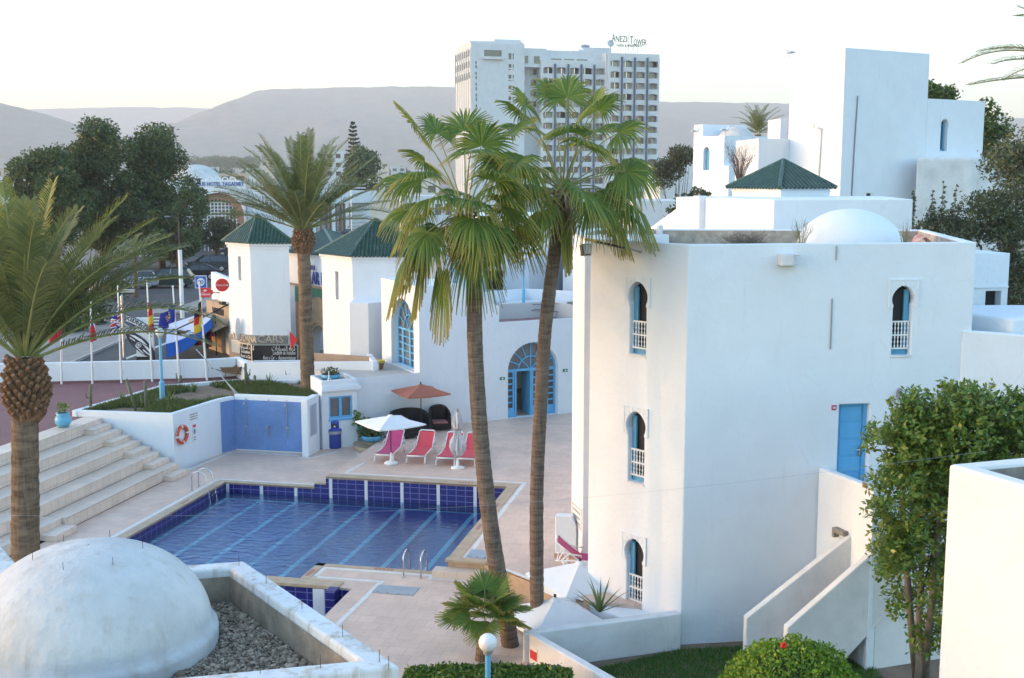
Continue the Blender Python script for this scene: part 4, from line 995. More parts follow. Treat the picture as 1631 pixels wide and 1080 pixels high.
# ======== upper terrace and planters between street and deck
P3_ = at(602, 598, 2.35); b = MB()
b.slab([(AW0[0] + .0, AW0[1] + .2), (Cw[0] - .12, Cw[1] + .1), (Fw[0] - .12, Fw[1]), (Fw[0] - .6, Fw[1] + .4), (P3_[0], P3_[1] + .1), (-8.2, 48.5)], [], -2, zr - .12); struct(b, 'upper_terrace', plaster('terrace floor', (.5, .47, .44)))
pw = root('planter_wall', (-11.7, 50.2, 2), 'white stepped planter wall between the red terrace and the street tower', 'wall')
P1_, P2_, P3_ = at(374, 600, ZT), at(392, 604, 2.0), at(602, 598, 2.35)
for a, c, zt_, ze_ in ((P1_, P2_, 2.78, 2.72), (P2_, P3_, 2.70, hgt(P3_[1], 576)), (P3_, (P3_[0] - .5, P3_[1] + 2.2), hgt(P3_[1], 576), hgt(P3_[1], 576))):
    M, L = frame(a, c); b = MB(M); b.plate([(0, 1.2), (L, 1.2), (L, ze_), (0, zt_)], 0, .22); b.build('wall', WHITE, pw, bevel=.02)
b = MB(); b.prism([(P2_[0] + .3, P2_[1] + .3), (P3_[0] - .3, P3_[1] + .25), (P3_[0] - .4, P3_[1] + 1.0), (P2_[0] + .3, P2_[1] + 1.0)], 1.2, 2.5); b.build('soil', EARTH, pw)
M, L = frame((P2_[0] + 2.6, P2_[1] + 1.25), (P3_[0] - .4, P3_[1] + 1.2)); b = MB(M); b.bx(0, L, 0, .2, 1.2, hgt(P3_[1] + 1.2, 569)); b.build('tan_wall', STONE2, pw, bevel=.02)
M, L = frame((P2_[0] + .1, P2_[1] + 1.05), (P2_[0] + 2.5, P2_[1] + 1.2)); b = MB(M); b.bx(0, L, 0, .2, 1.2, 2.62); b.build('inner_wall', WHITE2, pw, bevel=.02)

# ======== perimeter wall of the red terrace
Q0, Q1 = LP(-30, -.1), LP(-11.25, 6.95); Q2 = LP(-5.14, 9.15); Q3 = LP(-3.96, 10.1)
Q0 = (-32, 47.0)
pw2 = root('perimeter_wall', (*Q2, ZT), 'long low white wall behind the row of flagpoles on the red terrace', 'wall')
pts = [Q0, at(78, 611, ZT), at(330, 605, ZT), at(376, 602, ZT)]
for i in range(3):
    M, L = frame(pts[i], pts[i + 1]); b = MB(M); b.bx(0, L - .001, 0, .22, 1.0, 2.78 + .002 * i); b.build('wall', WHITE, pw2, bevel=.02)
b = MB()
for i in range(3):
    M, L = frame(pts[i], pts[i + 1]); b.M = M; b.bx(0, L, -.02, -.001, ZT + .002, ZT + .09)
b.M = Matrix(); b.build('skirting', REDTER, pw2)

# ======== planter with the shower recess
PC = LP(-2.45, 1.05); PL = LP(-6.35, .85); S0 = LP(-2.06, 4.0); S1 = LP(-1.78, 4.66); S2 = LP(1.28, 4.66)
PB1 = LP(-5.8, 6.4); PB2 = LP(-3.45, 8.3); PB3 = LP(.2, 9.0)
ZP = 2.12
pl = root('raised_planter', (*PC, 0), 'white raised planter with a lifebuoy, notices and a blue shower recess', 'planter')
outer = PL_OUT = [PL, PC, S0, S1, S2, LP(1.6, 8.6), PB3, PB2, PB1]
b = MB()
for i in range(len(outer)):
    a, c = outer[i], outer[(i + 1) % len(outer)]
    M, L = frame(a, c); b.M = M; b.bx(-.0 if i else 0, L + .0, 0.0, .2, -.2, ZP + .003 * (i % 3) - (.0 if i != 3 else -.08))
b.M = Matrix(); b.build('wall', WHITE, pl, bevel=.015)
b = MB(); b.sheet(inset(outer, .15), ZP - .13); b.build('soil', EARTH, pl)
# wing wall of the showers
wv = MB(ML); wv.bx(1.2, 1.46, 4.08, 5.25, 0, ZP + .1); wv.build('wing_wall', WHITE, pl, bevel=.02)
for a, c in ((S1, S2), (S0, S1)):
    M, L = frame(a, c); o_ = MB(); o_.bx(0.012, L - .09 if a is S1 else L, -.012, -.002, .02, ZP - .12)
    ob = o_.build('shower_tiles', SHOWERT, pl, world=False); ob.matrix_basis = pl.matrix_basis.inverted() @ M
b = MB(ML)
b.bx(-1.75, 1.2, 4.62, 4.645, 0.001, .05); b.build('skirting', WLINE, pl)
M = fr(S1, S2)
for k, (u, low_) in enumerate(((.50, 0), (1.42, 1), (2.18, 0))):
    b = MB(M); zt_ = 1.95 if not low_ else 1.05
    b.tube([(u, -.015, .95), (u, -.05, 1.05), (u, -.05, zt_ - .05), (u, -.12, zt_), (u, -.2, zt_ - .02)], .012, 6)
    b.lathe([(.012, 0), (.06, -.04), (.06, -.055), (.001, -.055)], 10, (u, -.2, zt_ - .02)); b.box((u, -.03, .98), (.1, .05, .06))
    b.tube([(u - .03, -.04, .96), (u - .09, -.05, .7), (u - .04, -.05, .52), (u + .04, -.05, .6), (u + .03, -.04, .9)], .008, 5)
    b.build('shower', GALV, pl)
    b = MB(M); b.lathe([(.0, 0), (.035, 0), (.035, .03), (.001, .03)], 8, (u, -.02, ZP - .1)); b.build('shower_cap', GALV, pl)
# lifebuoy, notices
M, L = frame(PC, S0)
lb = root('lifebuoy', (PC[0] + .1, PC[1] + .3, 1.1), 'orange ring lifebuoy with white bands hanging on the white planter wall', 'lifebuoy')
b = MB(M); cx_, cz_, r0 = .42, 1.28, .3
for k in range(28):
    a0, a1 = 2 * pi * k / 28, 2 * pi * (k + 1) / 28; b.m = 1 if k % 7 == 0 else 0
    b.tube([(cx_ + r0 * cos(a0), -.07, cz_ + r0 * sin(a0)), (cx_ + r0 * cos(a1), -.07, cz_ + r0 * sin(a1))], .062, 10, cap=False)
b.m = 0; b.build('ring', [ORANGE, SIGNW], lb, smooth=True)
b = MB(M); b.tube([(cx_ + (r0 + .09 + .03 * sin(4 * a)) * cos(a), -.07, cz_ + (r0 + .09 + .03 * sin(4 * a)) * sin(a)) for a in [2 * pi * k / 40 for k in range(41)]], .009, 5); b.build('rope', SIGNW, lb)
b = MB(M); b.bx(.98, 1.5, -.015, -.001, 1.62, 1.95); nt_ = b.build('notice', SIGNW, pl); b = MB(M)
for k in range(3): b.bx(1.02, 1.34, -.019, -.0155, 1.86 - k * .09, 1.9 - k * .09); b.bx(1.38, 1.46, -.019, -.0155, 1.86 - k * .09, 1.9 - k * .09)
b.build('lettering', INKG, nt_)
b = MB(M); b.bx(1.14, 1.36, -.015, -.001, .82, 1.52); nt_ = b.build('notice', SIGNW, pl); b = MB(M)
b.bx(1.16, 1.34, -.019, -.0155, 1.38, 1.48); b.build('red_panel', REDPL, nt_)
b = MB(M); b.bx(1.19, 1.31, -.019, -.0155, 1.14, 1.3); b.bx(1.18, 1.32, -.019, -.0155, .98, 1.02); b.bx(1.18, 1.32, -.019, -.0155, .9, .93); b.build('lettering', INKG, nt_)
b = MB(ML); b.bx(1.461, 1.475, 4.3, 5.0, .75, 1.95); nt_ = b.build('notice', mat('grey blue notice', (.42, .46, .55), .4), pl); b = MB(ML)
for k in range(15): b.bx(1.4755, 1.479, 4.36, 4.9 - (k * 7 % 5) * .05, 1.86 - k * .075, 1.885 - k * .075)
b.build('lettering', INKG, nt_)

# ======== kiosk
K0 = at(514, 716, 0); K1 = (K0[0] + 1.30, K0[1] + .63); dk = Vector((K1[0] - K0[0], K1[1] - K0[1])).normalized(); nk = Vector((-dk.y, dk.x))
K2 = (K1[0] + nk.x * 1.5, K1[1] + nk.y * 1.5); K3 = (K0[0] + nk.x * 1.5, K0[1] + nk.y * 1.5); zk = hgt(44.9, 606)
ki = root('pool_kiosk', (*K0, 0), 'small white kiosk with a blue two pane window beside the blue bin', 'kiosk')
wx0, wx1 = along(K0, K1, 524, 1.9), along(K0, K1, 561, 1.9); wz0, wz1 = hgt(45.1, 666), hgt(45.1, 631)
b = MB(); shell(b, [K0, K1, K2, K3], -.1, zk, {0: [rect(wx0, wx1, wz0, wz1)]}, par=.14, pt=.12, reveal=.14); b.build('wall', WHITE, ki, bevel=.02, weld=True)
M = fr(K0, K1); LK = hypot(K1[0] - K0[0], K1[1] - K0[1]); f = MB(M)
for x0, x1 in ((wx0, wx0 + .07), ((wx0 + wx1) / 2 - .06, (wx0 + wx1) / 2 + .06), (wx1 - .07, wx1)): f.bx(x0, x1, .05, .1, wz0, wz1)
f.bx(wx0 + .07, wx1 - .07, .053, .097, wz0, wz0 + .09); f.bx(wx0 + .07, wx1 - .07, .053, .097, wz1 - .07, wz1)
f.bx(wx0 - .04, wx1 + .04, -.03, -.002, wz0 - .09, wz0 - .002); o = f.build('window', BLUE, ki, bevel=.006)
b = MB(M); b.bx(wx0, wx1, .11, .115, wz0, wz1); b.build('pane', GLASSG, o)
b = MB(M); b.bx(-.03, LK + .12, -.14, -.003, zk - .42, zk - .3); b.bx(-.0, LK + .08, -.08, -.003, zk - .3, zk - .2); b.build('cornice', WHITE, ki, bevel=.015)
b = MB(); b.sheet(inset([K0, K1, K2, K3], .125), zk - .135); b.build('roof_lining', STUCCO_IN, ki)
# steps between the low deck and the raised deck, by the kiosk
t = root('corner_steps', (*K1, 0), 'two small fan shaped tan steps beside the kiosk and the potted shrub', 'steps')
b = MB()
for i, (rr, z) in enumerate(((1.15, .2), (.62, ZL - .006))):
    cc = LP(3.7, 6.2); poly = [(cc[0] + rr * cos(a), cc[1] + rr * sin(a)) for a in [radians(x) for x in range(150, 306, 15)]] + [cc]
    b.prism(poly, 0.002 + .01 * i, z)
b.build('step', COPING, t, bevel=.01)

# ======== street towers with green tiled roofs
def street_tower(name, label, corner, wdt, dep, rl, zb, ze, za, slits=(), cornice=True, cat='tower'):
    a = radians(rl); dx = Vector((1, -.02)); dyv = Vector((-sin(a), cos(a))); c0 = Vector(corner)
    P = [c0, c0 + dx * wdt, c0 + dx * wdt + dyv * dep, c0 + dyv * dep]; P = [(p.x, p.y) for p in P]
    t = root(name, (*corner, zb), label, cat)
    ops = {}
    for side, cx, w, z0, z1 in slits: ops.setdefault(side, []).append(rect(cx - w / 2, cx + w / 2, z0, z1))
    b = MB(); shell(b, P, zb, ze, ops, reveal=.25); b.build('wall', WHITE, t, bevel=.02, weld=True)
    for side, cx, w, z0, z1 in slits:
        M = fr(P[side], P[(side + 1) % 4]); b = MB(M); b.bx(cx - w / 2 - .03, cx + w / 2 + .03, .24, .27, z0, z1); b.build('window', GLASSG, t)
    b = MB(); b.prism(inset(P, -.06), ze - .16, ze - .002); b.prism(inset(P, -.03), ze - .3, ze - .2); b.build('cornice', WHITE, t, bevel=.01)
    cen = sum((Vector(p) for p in P), Vector((0, 0))) / 4
    tiled_roof(t, inset(P, -.14), (cen.x, cen.y, za), ze + .01)
    return t, P
c1 = at(402, 584, ZS); 
Y1 = 58.5; c1 = ((402 - 815.5) / FOC * (Y1 + .5), Y1)
s1 = (464 - 402) / FOC * (Y1 + .5)
t1, P1 = street_tower('roofed_tower', 'slim white tower with a green pyramid roof above the black car hire sign', c1, s1, 2.05, 45.0, ZS - .2, hgt(Y1, 387), hgt(Y1 + .7, 342), [(3, 1.05, .26, hgt(59.5, 446), hgt(59.5, 408))])
Y3 = 54.0; c3 = ((563 - 815.5) / FOC * (Y3 + .5), Y3)
s3 = 3.75
t3, P3 = street_tower('roofed_tower', 'broad white tower with a green tiled roof left of the fan palms', c3, s3, 3.0, 37.0, ZS - .2, hgt(Y3, 408), hgt(Y3 + 1.2, 349), [(3, 1.5, .3, hgt(55, 478), hgt(55, 433))])
# step beside tower three (lower white block)
t = root('white_side_block', (-6.9, 51.8, 2), 'low white block at the foot of the broad green roofed tower', 'building')
q0 = at(587, 594, 2.5); b = MB(); Yq = 51.5
x0, x1 = (563 - 815.5) / FOC * (Yq + .4), (587 - 815.5) / FOC * (Yq + .4)
b.prism([(x0 - .2, Yq + .2), (x1, Yq), (x1 + 1.4, Yq + 1.6), (x1 + 1.2, Yq + 4), (x0 - .2, Yq + 3.5)], 1.5, hgt(Yq, 483)); b.build('wall', WHITE, t, bevel=.02)
# gate building between the towers: stone arch, frieze, letters
gt = root('gate_house', (-11.8, 60, 1), 'white gate house with an ochre stone arch and blue letters between two towers', 'building')
ga, gb = ((452 - 815.5) / FOC * 62.4, 62.0), ((540 - 815.5) / FOC * 58.4, 58.0)
Lg = hypot(gb[0] - ga[0], gb[1] - ga[1]); zg = hgt(60, 404)
ac = along(ga, gb, 509, 3); ah = arch(ac, 1.6, ZS - .2, hgt(60, 545), 14, .15)
b = MB(); facade(b, ga, gb, ZS - .2, zg, [ah], .5); M = fr(ga, gb); b.M = M
b.add([(0, 0, zg), (Lg, 0, zg), (Lg, 3, zg), (0, 3, zg)], [(0, 1, 2, 3)]); b.add([(0, 0, ZS), (0, 0, zg), (0, 3, zg), (0, 3, ZS)], [(0, 1, 2, 3)]); b.M = Matrix(); b.build('wall', WHITE, gt)
M = fr(ga, gb); sA, sB = along(ga, gb, 472, 4), Lg - .02; zb_, zt_ = ZS - .2, hgt(60, 457); b = MB(M)
b.plate([(sA, zb_), (ac - .8, zb_)] + [(ac - .8, hgt(60, 545))] + arch(ac, 1.6, zb_, hgt(60, 545), 14, .15)[2:][::-1][1:-1] + [(ac + .8, hgt(60, 545)), (ac + .8, zb_), (sB, zb_), (sB, zt_), (sA, zt_)], -.06, -.002)
b.build('stone_facing', STONE, gt)
b = MB(M); arc_pts = [(ac + 1.05 * cos(a), hgt(60, 545) + 1.15 * sin(a)) for a in [pi * k / 14 for k in range(15)]]
for k in range(14): bar(b, arc_pts[k], arc_pts[k + 1], -.09, .1, .06)
b.build('arch_moulding', STONE, gt)
b = MB(M); z0, z1 = hgt(60, 474), hgt(60, 458); b.plate([(sA, z0 - .3), (ac - 1.0, z0 - .3), (ac - .5, z0 + .02), (ac, z0 + .12), (ac + .5, z0 + .02), (ac + 1, z0 - .3), (sB, z0 - .3), (sB, z1), (sA, z1)], -.075, -.063); b.build('tile_frieze', GREENTILE, gt)
b = MB(M); b.bx(0, Lg, -.1, -.002, zt_, zt_ + .1); b.build('ledge', STONE, gt)
b = MB(M); fit(b, 'ALAR B', .95, along(ga, gb, 487, 5), along(ga, gb, 518, 5), -.05, hgt(60, 443), .03); fit(b, 'HOTEL', .34, along(ga, gb, 488, 5), along(ga, gb, 505, 5), -.05, hgt(60, 426), .02); b.build('lettering', BLUEINK, gt)
b = MB(M); b.bx(ac - .75, ac + .75, .9, .95, ZS - .2, 4); b.build('gate_back_board', WOOD, gt)  # timber board set back inside the arch opening
g4 = [((448 - 815.5) / FOC * 62.4, 61.8), ((545 - 815.5) / FOC * 58.4, 57.6), (-6.5, 62.5), (-10.6, 66)]
tiled_roof(gt, g4, (-9.9, 62.2, hgt(62, 366)), zg + .02)

# shop front below the slim tower
sh_ = root('souvenir_shop', (-13.5, 59, 1), 'tan rendered shop front with a sloping hood and red doorway beside the tower', 'shop')
f0, f1 = at(334, 566, ZS), (P1[3][0] + .5, P1[3][1] - 1.25)
f0 = ((330 - 815.5) / FOC * 64.5, 64.0); f1 = (c1[0] - .02, c1[1] - .02)
Lf = hypot(f1[0] - f0[0], f1[1] - f0[1]); zt_ = hgt(62.5, 482)
s1_, s2_ = along(f0, f1, 352, 2.5), along(f0, f1, 366, 2.5)
M = fr(f0, f1); sE = along(f0, f1, 371, 3)
b = MB(); facade(b, f0, onl(f0, f1, sE), ZS - .2, zt_, [rect(s1_, s2_, ZS, hgt(62, 526))], .6); b.M = M
b.add([(0, 0, zt_), (sE, 0, zt_), (sE, 1.5, zt_), (0, 1.5, zt_)], [(0, 1, 2, 3)]); b.add([(0, 0, ZS - .2), (0, 0, zt_), (0, 4, zt_), (0, 4, ZS - .2)], [(0, 1, 2, 3)]); b.M = Matrix(); b.build('wall', STONE2, sh_)
b = MB(M); sH = along(f0, f1, 364, 4); zh0, zh1 = hgt(62, 512), hgt(62, 503); b.add([(-.4, 0, hgt(62.5, 504)), (sH, 0, hgt(62.5, 506)), (sH, -.9, hgt(61, 524)), (-.4, -.9, hgt(61, 520)), (-.4, 0, hgt(62.5, 510)), (sH, 0, hgt(62.5, 512)), (sH, -.9, hgt(61, 528)), (-.4, -.9, hgt(61, 525))],
   [(0, 1, 2, 3), (4, 5, 6, 7)[::-1], (3, 2, 6, 7), (0, 3, 7, 4), (1, 5, 6, 2)]); b.build('hood', STONE2, sh_)
b = MB(M); letters(b, 'LOUDAN', .5, along(f0, f1, 347, 4.5), -.03, hgt(62, 498), .02, sx=.8); b.build('lettering', INK, sh_)
b = MB(M); b.bx(s1_ + .1, s2_ - .05, .3, .34, ZS, hgt(62, 534)); b.build('door', mat('red shop door', (.5, .02, .02), .4), sh_)  # plain red panel set back in the shop opening
b = MB(M); x = s2_ - .12; b.bx(x - .05, x + .05, .24, .28, ZS + .2, hgt(62, 545)); b.build('red_sign', mat('red banner', (.75, .05, .03), .4), sh_)
b = MB(M); sF = along(f0, f1, 361, 5); b.box((sF, -.25, zt_ + .12), (.45, .25, .16)); b.tube([(sF + .1, 0, zt_), (sF + .1, -.2, zt_ + .1)], .03, 5); b.build('flood_light', BLACKM, sh_)
# white wall behind the shop, carrying the round sign
b = MB(); w0, w1 = ((338 - 815.5) / FOC * 66.2, 65.8), (P1[3][0] + .05, P1[3][1] + .3)
wb = root('white_rear_wall', (*w0, 1), 'white wall behind the tan shop front carrying the round red sign', 'wall')
M, L = frame(w0, w1); b.M = M; b.bx(0, L, 0, .3, ZS - .2, hgt(64, 437)); b.build('wall', WHITE, wb, bevel=.02)

# car hire sign wrapped round the foot of the tower
cs = root('car_hire_sign', (*c1, 1.2), 'black wrap round car hire sign with white lettering at the foot of the slim tower', 'sign')
aL = (P1[3][0], P1[3][1]); M1 = fr(aL, c1); L1 = hypot(c1[0] - aL[0], c1[1] - aL[1]); M2 = fr(c1, P1[1]); L2 = s1
k0 = along(aL, c1, 384, 2.5); zlo, zmi, zhi = hgt(58.5, 574), hgt(58.5, 549), hgt(58.5, 534)
k2 = along(c1, P1[1], 474, 2.5)
pan = mat('black sign panel', (.012, .012, .014), .25, var=.5, scale=2, col2=(.06, .055, .05)); chrome = mat('photo car strip', (.38, .36, .35), .4, col2=(.06, .06, .07), scale=2.2)
b = MB(M1); b.bx(k0, L1 + .08, -.1, -.003, zlo, zmi); b.build('panel', pan, cs); b = MB(M2); b.bx(-.08, k2, -.098, -.003, zlo, zmi); b.build('panel', pan, cs)
b = MB(M1); b.bx(k0 + .1, L1 + .08, -.14, -.003, zmi + .05, zhi); b.build('header_panel', chrome, cs); b = MB(M2); b.bx(-.08, k2 - .5, -.138, -.003, zmi + .05, zhi); b.build('header_panel', chrome, cs)
b = MB(M1); b.bx(k0, L1 + .12, -.13, -.1, zmi - .02, zmi + .04); b.bx(L1 + .02, L1 + .1, -.125, -.1, zlo, zmi); b.M = M2; b.bx(-.12, k2 + .04, -.128, -.1, zmi - .02, zmi + .04); b.bx(k2 - .02, k2 + .04, -.125, -.1, zlo, zmi); b.build('frame', GALV, cs)
b = MB(M2); hh = zmi - zlo
fit(b, 'Location de Voitures', .30, k2 - 1.25, k2 - .1, -.106, zlo + hh * .5, .004, shear=.3); fit(b, 'Rent a Car  -  Autovermietung', .28, k2 - 1.75, k2 - .1, -.106, zlo + hh * .18, .004, shear=.3)
ar = '\uFE95\uFE8D\uFEAD\uFE8E\uFEF4\uFEB4\uFEDF\uFE8D \uFE80\uFE8D\uFEAE\uFEDB'
fit(b, ar, .42, k2 - 1.3, k2 - .1, -.106, zlo + hh * .8, .004)
b.M = M1; letters(b, ar, .3, k0 + (L1 - k0) * .5, -.106, zlo + hh * .8, .004); letters(b, 'Location', .24, k0 + (L1 - k0) * .5, -.106, zlo + hh * .5, .004, shear=.3); letters(b, 'Rent a Car', .22, k0 + (L1 - k0) * .5, -.106, zlo + hh * .2, .004, shear=.3)
b.build('lettering', WHITEINK, cs)
b = MB(M1); letters(b, 'KOUDANA', .5, k0 + (L1 - k0) * .55, -.17, (zmi + zhi) / 2 + .06, .03, sx=.85); b.M = M2; letters(b, 'CARS', .55, .95, -.17, (zmi + zhi) / 2 + .05, .03); b.build('header_lettering', mat('cut out letters', (.55, .45, .34), .5), cs)
b2_ = MB()
M0 = M1 @ Matrix.Translation((k0 + .05, -.2, zhi + .25)) @ Matrix.Rotation(radians(90), 4, 'Y') @ Matrix.Diagonal((1.3, .4, 1, 1)); b2_.M = M0; b2_.lathe([(.001, -.04), (.42, -.04), (.46, 0), (.42, .04), (.001, .04)], 22); b2_.build('round_emblem', SIGNW, cs)
b = MB(M1); b.bx(k0 - 1.1, k0 - .02, -.05, -.003, zlo - .1, zhi - .1); b.build('tan_panel', STONE2, cs)
b = MB(M1); b.bx(k0 - .85, k0 - .06, -.06, -.05, zlo + .25, zmi + .1); b.build('white_panel', mat('cream panel', (.6, .54, .46), .6), cs)

# white terrace houses behind the arcade wing
t = root('rear_white_house', (1.0, 58, 3), 'blue white house wall with a slit window rising behind the arcade wing', 'house')
Yh = 58.0; xa, xb, xc = [(px - 815.5) / FOC * (Yh + .6) for px in (770, 838, 915)]
zt_ = hgt(58, 345); sl2 = [rect(1.35, 1.6, hgt(58, 404), hgt(58, 360))]
fp = [(xa, Yh + .6), ((842 - 815.5) / FOC * (Yh + .4), Yh), ((880 - 815.5) / FOC * 60, 59.5), (xc, 62), (xc + 1, 66), (xa - 1, 66)]
b = MB(); shell(b, fp, 2, zt_, {1: [rect(.22, .5, hgt(58.4, 404), hgt(58.4, 360))], 0: [rect(.05, 1.0, hgt(58.5, 462), hgt(58.5, 431))]}, reveal=.3); b.build('wall', WHITE, t, bevel=.02, weld=True)
M = fr(fp[1], fp[2]); b = MB(M); b.bx(.2, .52, .29, .31, hgt(58.4, 405), hgt(58.4, 359)); b.build('window', GLASSG, t)
M = fr(fp[0], fp[1]); b = MB(M); b.bx(.03, 1.02, .29, .31, hgt(58.5, 463), hgt(58.5, 430)); b.build('doorway', DARK, t)
t = root('sunlit_wall_block', (2.2, 57, 3), 'plain sunlit white block between the right fan palm and the large white house', 'building')
b = MB(); b.prism([((897 - 815.5) / FOC * 57, 57.2), ((935 - 815.5) / FOC * 56, 55), (5, 60), (3, 62)], 2, hgt(56, 391)); b.build('wall', WHITE, t, bevel=.02)
t = root('small_tiled_kiosk', (3.1, 54, 3), 'scrap of green tiled roof peeping past the left edge of the white house', 'kiosk')
c_ = (3.55, 54.4); b = MB(); b.prism([(c_[0] - .55, c_[1] - .55), (c_[0] + .55, c_[1] - .55), (c_[0] + .55, c_[1] + .55), (c_[0] - .55, c_[1] + .55)], 2, hgt(54, 482)); b.build('wall', WHITE, t)
tiled_roof(t, [(c_[0] - .8, c_[1] - .8), (c_[0] + .8, c_[1] - .8), (c_[0] + .8, c_[1] + .8), (c_[0] - .8, c_[1] + .8)], (c_[0], c_[1], hgt(54.4, 462)), hgt(54, 482))
# roof terrace parapet
t = root('terrace_parapet', (0, 53, 4), 'white roof terrace parapet behind the low maroon roof', 'wall')
g0, g1, g2 = ((760 - 815.5) / FOC * 53, 53.2), ((836 - 815.5) / FOC * 55.5, 55.2), ((935 - 815.5) / FOC * 54.2, 53.6)
for a, c in ((g0, g1), (g1, g2)):
    M, L = frame(a, c); b = MB(M); b.bx(0, L, 0, .18, 2.5, hgt(54, 464)); b.build('wall', WHITE, t, bevel=.015)
b = MB(); b.prism([((792 - 815.5) / FOC * 52, 52.2), ((940 - 815.5) / FOC * 52.6, 52.6), (4, 55), (-.5, 55)], 2.5, hgt(52.4, 487)); b.build('roof_upstand', WHITE2, t, bevel=.02)
b = MB(); p = [far(796, 497, 52.1), far(812, 492, 52), far(830, 497, 52.1), far(855, 493, 52.1), far(890, 497, 52.2), far(917, 493, 52.3)]; b.tube([tuple(q) for q in p], .025, 5)
p = [far(796, 487, 52.1), far(830, 486, 52.1), far(912, 484, 52.2)]; b.tube([tuple(q + Vector((0, 0, .02))) for q in p], .02, 5); b.build('cable', INKG, t)
b = MB(); q = far(908, 486, 52.2); b.bx(q.x - .13, q.x + .13, q.y - .1, q.y + .1, q.z - 1.0, q.z + .15); b.build('post', RAWCON, t)
# wall piece by lamp two on the left
t = root('lamp_terrace_wall', (-2.6, 54, 4), 'pale wall with a red band seen between the crown stalks of the left fan palm', 'wall')
b = MB(); b.prism([((684 - 815.5) / FOC * 57, 57), ((711 - 815.5) / FOC * 56.6, 56.6), ((711 - 815.5) / FOC * 56.6, 60), ((684 - 815.5) / FOC * 57, 60)], 2, hgt(57, 398)); b.build('wall', WHITE2, t)
b = MB(); b.prism([((708 - 815.5) / FOC * 55.8, 55.8), ((770 - 815.5) / FOC * 56.8, 56.6), ((770 - 815.5) / FOC * 57, 60), ((708 - 815.5) / FOC * 56, 60)], 2, hgt(56, 392)); b.build('side_wall', WHITE, t)
# ======== the hotel slab block
HWH = plaster('hotel white', (.62, .64, .66), stain=.1)
HY = 320.0; h0 = ((752 - 815.5) / FOC * HY, HY); ddx = Vector((.966, .259)); ddl = Vector((-.259, .966))
def hp(s, t=0): return (h0[0] + ddx.x * s + ddl.x * t, h0[1] + ddx.y * s + ddl.y * t)
def hs(px): k = (px - 815.5) / FOC; return (k * HY - h0[0]) / (ddx.x - k * ddx.y)
ht = root('hotel_tower', (*h0, 0), 'huge white slab hotel with rows of balconies and roof sign on the skyline', 'hotel')
sA, sB, sC, sD, sE, sF = [hs(p) for p in (752, 835, 850, 861, 963, 1042)]
ztop = hgt(HY, 68)
FH = 17.35 / FOC * HY
lp0, lp1 = hp(0, 20), hp(0, 0)
# left flank: bands of windows
b = MB(); facade(b, lp0, lp1, 0, ztop, []); M = fr(lp0, lp1)
b.build('flank_wall', HWH, ht)
each('window_band', [(.4, 19.6, -.05, -.02, z1 - 1.75, z1) for z1 in [hgt(HY + 10, 84 + 17.4 * k) for k in range(3)]], GLASSG, ht, M)
b = MB(M)
for k in range(8): x = .4 + 19.2 * k / 7; b.bx(x - .25, x + .25, -.25, -.03, hgt(HY + 10, 124), hgt(HY + 10, 82))
for k in range(8): x = .4 + 19.2 * k / 7; b.bx(x - .12, x + .12, -.2, -.03, 0, hgt(HY + 10, 124))
b.build('mullion', HWH, ht)
# front block one (blank, with a slit column and a big balcony window)
b = MB(); M = fr(hp(0), hp(50)); b.M = M
sl1 = [rect(hs(758.5), hs(760.6), hgt(HY, y + 5), hgt(HY, y)) for y in (97, 103.5, 114, 121, 131.5, 138.5, 149, 156, 166, 173)]
bw = [rect(hs(772), hs(799.5), hgt(HY, 90), hgt(HY, 79))]
sl2 = []
for k in range(6):
    y = 83 + 17.4 * k
    sl2 += [rect(hs(810), hs(814.8), hgt(HY, y + (10 if k == 0 else 6)), hgt(HY, y)), rect(hs(816.8), hs(818.3), hgt(HY, y + (10 if k == 0 else 6)), hgt(HY, y))]
    if k: sl2 += [rect(hs(810), hs(814.8), hgt(HY, y + 9.6), hgt(HY, y + 8.2)), rect(hs(816.8), hs(818.3), hgt(HY, y + 9.6), hgt(HY, y + 8.2))]
b.M = Matrix(); facade(b, hp(0), hp(sB), 0, ztop, sl1 + bw + sl2, .6)
b.M = M
b.add([(0, 0, ztop), (sB, 0, ztop), (sB, 20, ztop), (0, 20, ztop)], [(0, 1, 2, 3)]); b.add([(sB, 0, 0), (sB, 6, 0), (sB, 6, ztop), (sB, 0, ztop)], [(0, 1, 2, 3)]); b.M = Matrix()
b.build('front_wall', HWH, ht)
each('stair_window', [(q[0][0], q[1][0], .55, .6, q[0][1], q[2][1]) for q in sl1 + bw + sl2], GLASS, ht, M)
b = MB(M); b.bx(hs(771), hs(800.5), -.8, -.02, hgt(HY, 94), hgt(HY, 89.5)); b.build('roof_balcony', HWH, ht)
b = MB(M); b.bx(0.01, sB, 1.5, 18, ztop, ztop + .7); b.bx(hs(792), hs(834), 3, 14, ztop, hgt(HY, 59)); b.build('penthouse', HWH, ht)
b = MB(M); b.bx(hs(822), hs(827), 2.9, 2.99, hgt(HY, 71.5), hgt(HY, 68.7)); b.build('penthouse_window', GLASS, ht)
